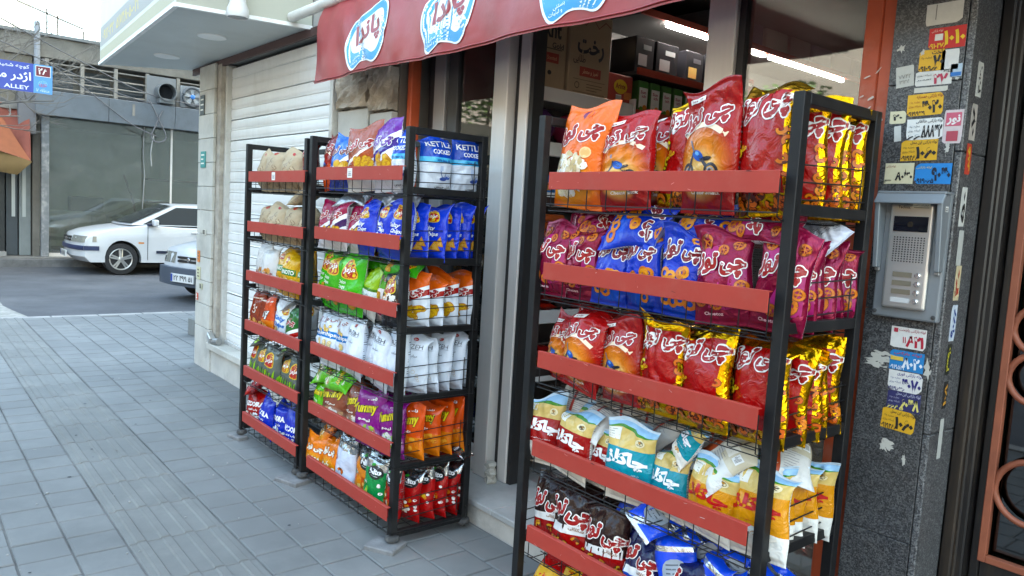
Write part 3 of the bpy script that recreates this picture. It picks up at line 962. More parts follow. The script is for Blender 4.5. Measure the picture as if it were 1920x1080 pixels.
for i, (yy, dy, dz) in enumerate(((3.40, .16, .2), (3.60, .2, .2), (3.86, .17, .2), (4.06, .17, .21), (4.3, .12, .13), (4.44, .12, .13))):
    p = Print2D().rect(-dy * .34, -dz * .3, dy * .12, dz * .02, ('#8c9498', '#8c9498', '#c8a850', '#c8a850', '#a02818', '#a02818')[i]).rect(-dy * .1, dz * .16, dy * .34, dz * .3, ('#5a6064', '#9ca4a8', '#3a3a44', '#3a3a44', '#d8d8d0', '#d8d8d0')[i])
    carton('wrapped_carton', ('dark carton at the near end of the upper dark shelf', 'plastic wrapped black carton with grey print on the upper dark shelf', 'black carton with gold print on the upper dark shelf', 'second black carton with gold print on the upper dark shelf', 'small red and black carton on the upper dark shelf', 'farthest small red and black carton on the upper dark shelf')[i],
           'carton', -3.04, yy, 2.366, .2, dy, dz, mat('carton_black' if i < 4 else 'carton_dkred', (.02, .02, .025) if i < 4 else (.2, .03, .02), rough=.25), p)
for i in range(7):
    o = MB().span((-3.4, 4.0 + i * .3, 2.717), (-3.04, 4.26 + i * .3, 2.86)).build('storage_box', mat('box_tone%d' % (i % 3), ((.3, .3, .32), (.08, .1, .2), (.4, .38, .35))[i % 3], rough=.5), base=(-3.2, 4.13 + i * .3, 2.717), bevel=.006)
    tag(o, '%s storage box from the doorway on top of the dark shelving' % ('first', 'second', 'third', 'fourth', 'fifth', 'sixth', 'seventh')[i], 'box', 'boxes on top of the dark shelving')
# lower white shelves: balls, boxes, packets
def shelfgoods(z, items):
    for (nm, lab, cat, y, dy, dz, h, kind) in items:
        if kind == 'ball':
            o = MB().lathe((-3.12, y, z + dy / 2), [(max(.002, dy / 2 * math.sin(math.pi * k / 12)), -dy / 2 * math.cos(math.pi * k / 12)) for k in range(13)], n=22).build(nm, mat('good_' + h, '#' + h, rough=.25), base=(-3.12, y, z), smooth=True)
        elif kind == 'pack':
            b = MB()
            nu, nv = 10, 6
            for side in (1, -1):
                V = []
                for i in range(nu + 1):
                    for j in range(nv + 1):
                        u, v = i / nu * 2 - 1, j / nv * 2 - 1
                        th = .02 * (1 - abs(u) ** 3) * (1 - abs(v) ** 3) + .001
                        V.append((-3.05 + v * .05, y + u * dy / 2, z + .024 + dz * .0 + side * th))
                b.add(V, [(i * (nv + 1) + j, (i + 1) * (nv + 1) + j, (i + 1) * (nv + 1) + j + 1, i * (nv + 1) + j + 1) for i in range(nu) for j in range(nv)])
            o = b.build(nm, ink('#' + h), base=(-3.05, y, z), smooth=True)
        else:
            o = MB().span((-3.25, y - dy / 2, z), (-3.02, y + dy / 2, z + dz)).build(nm, mat('good_' + h, '#' + h, rough=.4, var=.15, vscale=25), base=(-3.12, y, z), bevel=.004)
            pp = Print2D().rect(-dy * .35, dz * .3, dy * .1, dz * .75, '#e8e4d8' if kind == 'box' else '#d0a050').rect(dy * .15, dz * .2, dy * .4, dz * .6, '#c88030')
            link('printed_face', pp.mesh('printed_face', plane_surf((.10, 0, 0), (0, 1, 0), (0, 0, 1), (1, 0, 0)), matf=flatink), o)
        tag(o, lab, cat)
shelfgoods(1.886, [('play_ball', 'purple netted ball on the second white shelf', 'ball', 2.68, .2, .2, '4a2a5c', 'ball'), ('play_ball', 'pink ball beside the purple ball', 'ball', 2.92, .19, .19, '8a2a4c', 'ball'), ('play_ball', 'darker pink ball at the back of the second white shelf', 'ball', 3.14, .18, .18, '6a2038', 'ball')])
shelfgoods(1.626, [('wafer_box', 'blue wafer box at the near end of the third white shelf', 'box', 2.66, .14, .1, '1f6fb0', 'box'), ('wafer_box', 'second blue wafer box on the third white shelf', 'box', 2.83, .14, .1, '2478b8', 'box'), ('wafer_box', 'third blue wafer box on the third white shelf', 'box', 3.0, .14, .1, '1f6fb0', 'box')])
for k in range(5):
    o = MB().span((-3.25, 2.64, 1.311 + k * .043), (-3.02, 2.84, 1.35 + k * .043)).build('biscuit_pack', mat('good_orange', '#b4501c', rough=.35, rand=.15), base=(-3.12, 2.74, 1.311 + k * .043), bevel=.012, segs=2)
    tag(o, 'orange biscuit pack, %s from the bottom of the pile, fourth white shelf' % ('first', 'second', 'third', 'fourth', 'fifth')[k], 'pack', 'pile of orange biscuit packs')
shelfgoods(1.311, [('biscuit_pack', 'blue biscuit pack beside the orange pile', 'pack', 2.95, .12, .07, '2a4a98', 'pack')])
cols_ = ('7c1f1c', '8a2a20', '2a2426', 'a83a20', '6a1a1c', 'b06a28', '3a3230', '902420')
nth = ('first', 'second', 'third', 'fourth', 'fifth', 'sixth')
for zi, z in enumerate((1.001, .686, .351)):
    for i in range(6):
        for k in range(3 if zi else 2):
            c = cols_[(i * 3 + k + zi * 2) % 8]
            shelfgoods(z + .04 * k, [('biscuit_packet', '%s %s packet from the door in the %s, %s white shelf' % (nth[i], {'7c1f1c': 'dark red', '8a2a20': 'brick red', '2a2426': 'black', 'a83a20': 'orange red', '6a1a1c': 'deep red', 'b06a28': 'tan', '3a3230': 'charcoal', '902420': 'red'}[c], ('bottom layer', 'second layer', 'top layer')[k], ('fifth', 'sixth', 'lowest')[zi]), 'packet', 2.64 + i * .11, .105, .04, c, 'pack')])

# ================================================================== GRANITE PILLAR WITH STICKERS AND DOOR INTERCOM
def granite(name, base):
    m = bpy.data.materials.new(name)
    m.use_nodes = True
    N, L = m.node_tree.nodes, m.node_tree.links
    b = N['Principled BSDF']
    g_ = N.new('ShaderNodeNewGeometry')
    v = N.new('ShaderNodeTexVoronoi'); v.inputs['Scale'].default_value = 260
    n = N.new('ShaderNodeTexNoise'); n.inputs['Scale'].default_value = 330; n.inputs['Detail'].default_value = 4
    n2 = N.new('ShaderNodeTexNoise'); n2.inputs['Scale'].default_value = 5; n2.inputs['Detail'].default_value = 5
    for t in (v, n, n2): L.new(g_.outputs['Position'], t.inputs[0])
    sp = N.new('ShaderNodeSeparateColor')
    L.new(v.outputs['Color'], sp.inputs[0])
    ad = N.new('ShaderNodeMath'); ad.operation = 'MULTIPLY_ADD'; ad.inputs[1].default_value = .5
    L.new(sp.outputs[0], ad.inputs[0])
    ml = N.new('ShaderNodeMath'); ml.operation = 'MULTIPLY'; ml.inputs[1].default_value = .5
    L.new(n.outputs[0], ml.inputs[0]); L.new(ml.outputs[0], ad.inputs[2])
    cr = N.new('ShaderNodeValToRGB')
    e = cr.color_ramp.elements
    e[0].position, e[0].color = .22, (base * .25, base * .25, base * .26, 1)
    e[1].position, e[1].color = .75, (base * 2.6, base * 2.6, base * 2.5, 1)
    e.new(.5).color = (base, base, base * 1.02, 1)
    L.new(ad.outputs[0], cr.inputs[0])
    mr = N.new('ShaderNodeMapRange'); mr.inputs[3].default_value = .7; mr.inputs[4].default_value = 1.3
    L.new(n2.outputs[0], mr.inputs[0])
    vm = N.new('ShaderNodeVectorMath'); vm.operation = 'SCALE'
    L.new(cr.outputs[0], vm.inputs[0]); L.new(mr.outputs[0], vm.inputs['Scale'])
    L.new(vm.outputs[0], b.inputs['Base Color'])
    b.inputs['Roughness'].default_value = .38
    return m
M_GRAN = granite('granite', .05)
M_GRANS = granite('granite_side', .075)
gp = thing('granite_pillar', 'dark speckled granite pillar covered with stickers beside the shop', 'pillar', (-.98, 2.38, 0))
GX0, GX1, GY = -1.088, -.868, 2.285
MB().span((GX0 + .02, GY + .02, 0), (GX1 - .012, 2.64, 3.0)).build('core', mat('pillar_dark', (.05, .05, .05), rough=.9), gp)
for za, zb in ((0.0, .62), (.62, 1.29), (1.29, 1.945), (1.945, 2.6), (2.6, 2.998)):
    MB().span((GX0, GY, za + .001), (GX1 - .021, GY + .022, zb - .001)).build('granite_slab', M_GRAN, gp, bevel=.0015)
for za, zb in ((0.0, .95), (.95, 1.75), (1.75, 2.55), (2.55, 2.997)):
    MB().span((GX1 - .0195, GY + .001, za + .001), (GX1, GY + .17, zb - .001)).build('granite_slab', M_GRANS, gp, bevel=.003)
def sticker(x, z, w, h, col, lines, rot=0.0, side=False, label=None):
    """adhesive advert: thin sheet on the pillar face; lines = (text, cx, cy, w, h, colour, bold), in fractions of the sheet"""
    p = Print2D()
    jag = [(-w / 2, -h / 2), (w / 2, -h / 2), (w / 2, h / 2), (-w / 2, h / 2)]
    c, s = math.cos(rot), math.sin(rot)
    rs = random.Random(int(abs(x * 977 + z * 3571) * 100))
    out_ = []
    for q_, (a, b) in enumerate(jag):     # worn corners, some torn away, slightly ragged edges
        n_ = jag[(q_ + 1) % 4]
        sxn, syn = (1 if a < 0 else -1), (1 if b < 0 else -1)
        if rs.random() < .45:
            t1, t2 = rs.uniform(.04, .18), rs.uniform(.05, .25)
            cc_ = [(a + sxn * w * t1, b), (a + sxn * w * t1 * .5, b + syn * h * t2 * .35), (a, b + syn * h * t2)]
            out_ += cc_ if q_ in (1, 3) else cc_[::-1]
        else:
            out_.append((a, b))
        for tt in (.3, .55, .8):
            ax_, ay_ = a + (n_[0] - a) * tt, b + (n_[1] - b) * tt
            if rs.random() < .35:
                out_.append((ax_ * (1 - rs.uniform(0, .012)), ay_ * (1 - rs.uniform(0, .02))))
    jag = out_
    p.poly([(a * c - b * s, a * s + b * c) for a, b in jag], col)
    if side:
        sf = plane_surf((GX1 + .98, GY + x - 2.38, z), (0, 1, 0), (0, 0, 1), (1, 0, 0))
    else:
        sf = plane_surf((x + .98, GY - 2.38, z), (1, 0, 0), (0, 0, 1), (0, -1, 0))
    o = link('sticker', p.mesh('sticker', sf, lift=.0006, matf=flatink), gp)
    if lines:
        q = Print2D()
        for (t, cx, cy, tw, th, tc, bd) in lines:
            ax, ay = cx * w, cy * h
            if t is None:
                q.rect(ax * c - ay * s - tw * w / 2, ax * s + ay * c - th * h / 2, ax * c - ay * s + tw * w / 2, ax * s + ay * c + th * h / 2, tc, rot)
            else:
                q.word(t, ax * c - ay * s, ax * s + ay * c, tw * w, th * h, tc, bold=bd, rot=rot)
        link('lettering', q.mesh('lettering', sf, lift=.0016, step=.0001, matf=flatink), o)
    if label:
        o['label'] = label
    return o
K = '#1c1a1a'
def ad(big, small, hd, cb_, ch, cs=None):
    return [(hd, .12, .36, .72, .2, ch, .01), (big, .2, -.12, .56, .6, cb_, .05), (small, -.23, -.36, .5, .24, cs or cb_, .03), ('شبانه روزی', -.28, -.06, .34, .13, ch, 0.0), ('تخلیه چاه', -.28, .13, .3, .12, ch, 0.0)]
HD = 'لوله بازکنی'
YL, WH, BL, RD, CR = '#d9a51c', '#dcdad2', '#1f7fc4', '#c42820', '#cfc6a2'
sticker(-.952, 2.132, .097, .059, '#c9c5b8', [(None, -.22, .1, .02, .7, '#5a5852', 0)], label='blank torn pale sticker, topmost')
sticker(-.938, 2.064, .097, .059, RD, [('۱۰۱۰', .2, 0, .58, .66, '#e8c21c', .04), ('۰۹۱۰۴۷۶', -.24, -.33, .48, .24, '#e8c21c', .03), (None, -.22, .06, .22, .3, '#dcd8cc', 0), (HD, -.28, .36, .3, .14, '#e8d8c8', 0)], label='red sticker with yellow numerals 1010')
sticker(-.924, 2.003, .045, .056, '#d4d2ca', None)
sticker(-.972, 2.006, .07, .06, YL, [('تخت', .18, .36, .4, .18, K, .02), ('۷۰', .25, -.06, .42, .6, K, .06), ('۰۹۱۰۹۶۶', -.12, -.36, .72, .24, K, .04), ('تخلیه چاه', -.22, .12, .42, .13, K, 0)], label='yellow sticker with black numerals 70')
sticker(-.963, 1.957, .098, .041, '#cfccc2', [('۲۷', .2, -.1, .4, .7, '#b03048', .06), ('لوله', .36, .38, .2, .2, K, .01), ('شبانه روزی', -.25, .2, .4, .16, K, 0), ('تعمیر', -.25, -.1, .4, .16, K, 0)], label='torn white sticker with red numerals 27')
sticker(-.905, 1.972, .03, .035, '#a9bcc8', [(None, 0, -.3, .9, .3, '#2a6cb0', 0)])
sticker(-1.042, 1.968, .05, .06, '#b9b6aa', [('۷۷۴۲', 0, 0, .7, .2, '#77746c', 0), ('۳۳۵', 0, -.25, .6, .18, '#77746c', 0)], rot=.1)
sticker(-.967, 1.925, .09, .014, '#c2bdae', None)
sticker(-.978, 1.884, .097, .061, YL, ad('۴۰۲۰', '۰۹۱۹۹۳۹', HD + ' همسایه', K, '#8a2a18'), rot=.03, label='yellow sticker with black numerals 4020')
sticker(-.972, 1.815, .099, .06, WH, ad('۸۸۸۴۲', '۶۶۰', HD + ' طالقانی', K, K), rot=.02, label='white sticker with black numerals 88842')
sticker(-.981, 1.756, .1, .059, YL, ad('۱۰۶۰', '۰۹۱۹۴۸۸', HD + ' این محل', K, K), rot=.02, label='yellow sticker with black numerals 1060, upper one')
sticker(-.897, 1.818, .05, .092, '#c9b8b4', [(None, 0, .22, .8, .4, '#c0566a', 0), ('نور', 0, .2, .7, .3, '#ddd6cf', .04), (None, 0, -.28, .6, .3, '#a8404c', 0)], label='torn pink and white sticker')
sticker(-1.05, 1.852, .046, .036, CR, [('۲۰', 0, 0, .6, .5, K, .04)])
sticker(-1.046, 1.805, .02, .045, '#c5c3ba', None, rot=.1)
sticker(-1.03, 1.69, .082, .06, CR, [('۸۰۳۰', .18, -.05, .6, .6, K, .05), ('۴۳۳', -.36, -.36, .24, .22, K, .03), (HD, -.3, .34, .34, .14, '#8a2a18', 0)], label='cream sticker with black numerals 8030')
sticker(-.936, 1.689, .098, .058, BL, [('۹۰۴۰', .22, -.02, .52, .66, '#0e1c30', .05), ('۰۹۱۹۰۶۵', -.22, -.34, .52, .24, '#0e1c30', .03), (HD, -.25, .3, .42, .14, '#d8c23c', 0)], label='blue sticker with dark numerals 9040')
sticker(-.954, 1.216, .099, .061, WH, [('۸۲۱', .2, -.14, .5, .56, '#b01c34', .06), (HD + ' پایتخت', .1, .36, .74, .18, '#a83040', .01), (None, -.36, .33, .12, .2, '#b03040', 0), ('۱۱', -.1, -.1, .1, .3, '#b01c34', .02)], label='white sticker with red numerals 821')
sticker(-.952, 1.149, .096, .058, '#1f7cb8', [('۸۰۲۰', .18, -.1, .6, .58, '#dfe6ea', .05), ('۰۹۱۹۵۲۲', -.24, -.36, .46, .22, '#dfe6ea', .02), ('لوله بازکنی', .02, .36, .8, .16, '#c03028', .01), (None, -.28, .08, .38, .2, '#d8b84a', 0)], label='blue sticker with white numerals 8020')
sticker(-.95, 1.088, .096, .06, WH, ad('۴۰۷۰', '۰۹۱۹۶۳۶', HD + ' فوری', '#2a2870', '#3a3880'), label='white sticker with dark blue numerals 4070')
sticker(-.948, 1.031, .094, .056, '#2c2c5c', ad('۶۰۴۸', '۶۶۸۵', HD + ' این محل', '#d8cc70', '#b8b8c8'), label='dark blue sticker with yellow numerals 6048')
sticker(-.958, .972, .095, .062, YL, ad('۱۰۶۰', '۰۹۱۹۴۸۸', HD + ' این محل', K, K), rot=-.05, label='yellow sticker with black numerals 1060, lowest one')
# torn white scraps
sc = Print2D()
for (x, z, w, h) in ((-.982, .893, .034, .03), (-.99, .885, .02, .03), (-.93, .86, .01, .025), (-1.031, 1.142, .06, .03), (-1.04, 1.125, .045, .02), (-.893, 1.136, .018, .05), (-1.02, 1.16, .05, .012), (-.93, 2.2, .06, .012), (-1.06, 2.05, .02, .02), (-1.0, 2.03, .012, .016), (-.9, 1.95, .012, .01), (-.905, 1.76, .014, .03)):
    sc.ell(x + .98, z, w / 2, h / 2, '#bdbaae', n=17, jit=.55)
    for q_ in range(2):
        sc.ell(x + .98 + random.uniform(-w, w) * .7, z + random.uniform(-h, h) * .7, w * random.uniform(.04, .16), h * random.uniform(.04, .2), '#aeaba0', n=8, jit=.5)
link('torn_scraps', sc.mesh('torn_scraps', plane_surf((0, GY - 2.38, 0), (1, 0, 0), (0, 0, 1), (0, -1, 0)), lift=.0004, step=.00005, matf=flatink), gp)
# vertical stickers on the side face
for (y, z, w, h, col, t, tc, lab) in ((.065, 1.953, .04, .095, '#c9c7bd', '۲۰۳۰', K, 'white vertical sticker with black numerals, topmost on the pillar side'), (.055, 1.835, .042, .1, '#b9b0a4', '۰۷', K, 'cream vertical sticker with black numerals on the pillar side'), (.05, 1.733, .036, .085, '#c4402c', 'فنر', '#e0b830', 'red vertical sticker on the pillar side'),
                              (.05, 1.6, .038, .11, '#cfcdc4', '۵۰', K, 'white vertical sticker with a large five on the pillar side'), (.062, 1.485, .034, .1, '#b8b8b0', None, K, 'scraped white vertical sticker on the pillar side'), (.072, 1.385, .038, .1, '#c9b890', '۲۰', '#b03a24', 'cream vertical sticker with red numerals on the pillar side'),
                              (.075, 1.27, .04, .105, '#c4ccd4', '۹۰۶۶', '#23448c', 'white vertical sticker with blue numerals on the pillar side'), (.07, 1.165, .03, .09, '#2a2c24', '۲۴۹۰', '#b8b030', 'dark vertical sticker with yellow numerals on the pillar side'), (.075, 1.06, .03, .08, '#2c2a28', '۱۰۸', '#c08a28', 'dark vertical sticker with orange numerals on the pillar side'), (.078, .93, .026, .12, '#b4b4ac', None, K, 'torn white vertical sticker low on the pillar side')):
    o = sticker(y, z, w, h, col, None, side=True, label=lab)
    if t:
        q = Print2D().word(t, 0, 0, h * .8, w * .62, tc, bold=.04, rot=math.pi / 2)
        link('lettering', q.mesh('lettering', plane_surf((GX1 + .98, GY + y - 2.38, z), (0, 1, 0), (0, 0, 1), (1, 0, 0)), lift=.0016, step=.0001, matf=flatink), o)

# intercom ----------------------------------------------------------------
ic = thing('door_intercom', 'grey door intercom panel with hood, camera window and four call buttons on granite', 'intercom', (-.965, 2.25, 1.27))
M_HOOD = mat('hood_grey', (.23, .25, .26), rough=.45, metal=.3, var=.06, vscale=8)
M_SIL = mat('intercom_silver', (.62, .61, .58), rough=.3, metal=.7, var=.03)
MB().span((-1.058, 2.262, 1.272), (-.872, 2.284, 1.632)).build('back_plate', M_HOOD, ic, bevel=.006, segs=2)
MB().span((-1.058, 2.225, 1.628), (-.872, 2.284, 1.636)).prism([(2.225, 1.63), (2.205, 1.602), (2.209, 1.600), (2.229, 1.628)], 'x', -1.058, -.872).build('hood_top', M_HOOD, ic, bevel=.002)
MB().prism([(2.2285, 1.627), (2.2105, 1.603), (2.235, 1.415), (2.2615, 1.415), (2.2615, 1.627)], 'x', -.8865, -.8725).build('hood_side', M_HOOD, ic, bevel=.002)
MB().prism([(2.2285, 1.627), (2.2135, 1.603), (2.235, 1.415), (2.2615, 1.415), (2.2615, 1.627)], 'x', -1.0575, -1.0435).build('hood_side', M_HOOD, ic, bevel=.002)
fp = MB().span((-1.026, 2.247, 1.302), (-.906, 2.2615, 1.602)).build('face_plate', M_SIL, ic, bevel=.012, segs=4)
MB().span((-1.012, 2.2445, 1.523), (-.918, 2.2468, 1.566)).build('camera_window', mat('camera_black', (.008, .009, .014), rough=.06), ic)
MB().lathe((-.965, 2.2441, 1.543), [(.008, 0), (.008, -.0008), (.006, -.001)], n=16, axis='y').build('lens', mat('lens_brown', (.03, .025, .02), rough=.1), ic)
dots = MB()
for i in range(11):
    for j in range(11):
        x, z = -1.006 + i * .0082, 1.438 + j * .0068
        dots.lathe((x, 2.2463, z), [(.0022, .0006), (.0022, 0)], n=6, axis='y')
dots.build('speaker_holes', mat('hole_black', (.01, .01, .01), rough=.9), ic)
for k in range(4):
    z = 1.40 - k * .0245
    MB().span((-1.0, 2.2450, z - .007), (-.947, 2.2466, z + .007)).build('name_slot', mat('slot_brown', (.20, .17, .12), rough=.3) if k < 3 else mat('slot_white', (.6, .6, .58), rough=.4), ic)
    MB().lathe((-.931, 2.2395, z), [(.0078, .0075), (.0078, .002), (.006, 0)], n=16, axis='y').build('call_button', mat('button_steel', (.75, .74, .72), rough=.2, metal=.9), ic, smooth='auto')
q = Print2D().word('Technis.', -.022, .322, .034, .008, K, bold=.01).rect(.0, .318, .048, .334, '#c9c7b4').word('فروش نصب تعمیر', .024, .328, .04, .006, K, bold=0).rect(.004, .3205, .045, .322, '#55534a')
link('maker_mark', q.mesh('maker_mark', plane_surf((0, 2.247 - 2.25, 0), (1, 0, 0), (0, 0, 1), (0, -1, 0)), lift=.0003, step=.0001, matf=flatink), ic)
for x, z in ((-1.048, 1.287), (-.884, 1.287)):
    MB().lathe((x, 2.259, z), [(.006, .003), (.006, 0), (.004, -.001)], n=12, axis='y').build('screw', mat('screw_dark', (.05, .05, .05), rough=.4), ic)
for x in (-1.051, -.886):
    MB().span((x - .007, 2.253, 1.405), (x + .007, 2.2615, 1.445)).build('clip', mat('clip_grey', (.28, .29, .29), rough=.4, metal=.4), ic, bevel=.002)
q = Print2D().rect(-.008, -.007, .012, .008, '#cfcec8').rect(-.006, .001, .010, .003, '#444444').rect(-.006, -.004, .008, -.002, '#444444')
link('service_label', q.mesh('service_label', plane_surf((.0935, 2.238 - 2.25, .318), (0, 1, 0), (0, 0, 1), (1, 0, 0)), lift=.0004, matf=flatink), ic)

# dark entrance door ------------------------------------------------------------
M_DOOR = mat('door_black', (.012, .010, .009), rough=.38, var=.3, vscale=4, stretch=(5, 5, .5), dirt=(.10, .065, .035), dscale=3, damt=.35)
M_RUST = mat('rust_paint', (.26, .075, .035), rough=.5, var=.2, vscale=9)
dr = thing('entrance_door', 'black steel entrance door with rust-red ring grille and green glass', 'door', (-.3, 2.5, 0))
MB().prism([(-.8675, 2.456), (-.835, 2.456), (-.832, 2.478), (-.812, 2.478), (-.808, 2.5), (-.808, 2.62), (-.8675, 2.62)], 'z', 0, 2.96).build('jamb', M_DOOR, dr, bevel=.004)
MB().span((-.806, 2.515, .02), (-.779, 2.56, 2.2)).build('stile', M_DOOR, dr, bevel=.004)
MB().span((.215, 2.515, .02), (.24, 2.56, 2.2)).build('stile', M_DOOR, dr, bevel=.004)
MB().span((-.779, 2.515, .02), (.215, 2.56, .565)).build('kick_panel', M_DOOR, dr, bevel=.004)
MB().span((-.806, 2.515, 2.2), (.24, 2.56, 2.9)).build('top_panel', M_DOOR, dr, bevel=.004)
MB().span((-.72, 2.508, .08), (.16, 2.5145, .5)).build('raised_panel', M_DOOR, dr, bevel=.006)
MB().span((.241, 2.47, 0), (1.3, 2.62, 2.96)).build('jamb', M_DOOR, dr)
fr = MB().span((-.778, 2.49, .567), (-.757, 2.514, 2.18)).span((.193, 2.49, .567), (.214, 2.514, 2.18)).span((-.757, 2.4901, .567), (.193, 2.5139, .588)).span((-.757, 2.4901, 2.16), (.193, 2.5139, 2.18)).build('glass_frame', M_RUST, dr, bevel=.002)
MB().span((-.757, 2.535, .588), (.193, 2.541, 2.16)).build('pane', glass('green_glass', '#2a5a48', refl=.06), dr)
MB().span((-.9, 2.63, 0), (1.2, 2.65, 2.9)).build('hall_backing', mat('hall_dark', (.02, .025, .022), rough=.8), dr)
for (zc, r) in ((1.267, .068), (1.127, .072), (.80, .092), (1.62, .092), (1.9, .092)):
    for m_ in range(5):
        xc = -.757 + r + m_ * (2 * r + .02)
        if xc + r < .2:
            MB().tube([(xc + r * math.cos(a * math.pi / 14), 2.502, zc + r * math.sin(a * math.pi / 14)) for a in range(29)], .0095, 8).build('grille_ring', M_RUST, dr, smooth=True)
o = MB().span((-.868, 2.44, -.01), (1.3, 2.62, .06)).build('door_threshold', M_MARB, base=(0, 2.5, 0), bevel=.004)
tag(o, 'low stone threshold under the black entrance door', 'threshold')

# ================================================================== DISPLAY RACKS
M_RACK = mat('rack_black', (.008, .008, .0085), rough=.5, spec=.3, var=.2, vscale=20, dirt=(.03, .028, .025), dscale=9, damt=.4)
M_STRIP = mat('strip_red', (.36, .04, .026), rough=.45, spec=.28, var=.06, vscale=5, dirt=(.36, .10, .07), dscale=14, damt=.2)
M_WIRE = mat('wire_black', (.012, .012, .012), rough=.4, metal=.2)
ORD = ('top', 'second', 'third', 'fourth', 'fifth', 'lowest')
RACKS = {
    'R': dict(x0=-2.055, x1=-1.05, y0=1.775, y1=2.19, zt=1.855, rails=[1.575 - .309 * k for k in range(6)], sx0=-1.94, sx1=-1.075, sy=1.738, floor=[1.55 - .309 * k for k in range(6)], name='near rack', h=.058),
    'B': dict(x0=-3.80, x1=-2.815, y0=1.715, y1=2.135, zt=1.853, rails=[1.60 - .306 * k for k in range(6)], sx0=-3.63, sx1=-2.80, sy=1.682, floor=[1.585 - .3 * k for k in range(6)], name='middle rack', h=.062),
    'A': dict(x0=-4.715, x1=-3.835, y0=1.715, y1=2.135, zt=1.843, rails=[1.58 - .298 * k for k in range(6)], sx0=-4.56, sx1=-3.77, sy=1.682, floor=[1.57 - .293 * k for k in range(6)], name='far rack', h=.062)}
STRIPZ = {'R': [1.655, 1.35, 1.044, .731, .42, .115], 'B': [1.685, 1.39, 1.10, .80, .49, .198], 'A': [1.672, 1.378, 1.083, .782, .498, .21]}
RLAB = {'R': 'near black wire display rack of snack bags beside the granite pillar', 'B': 'middle black wire display rack of crisp bags in front of the stone pier', 'A': 'far black wire display rack of snack bags in front of the white shutter'}
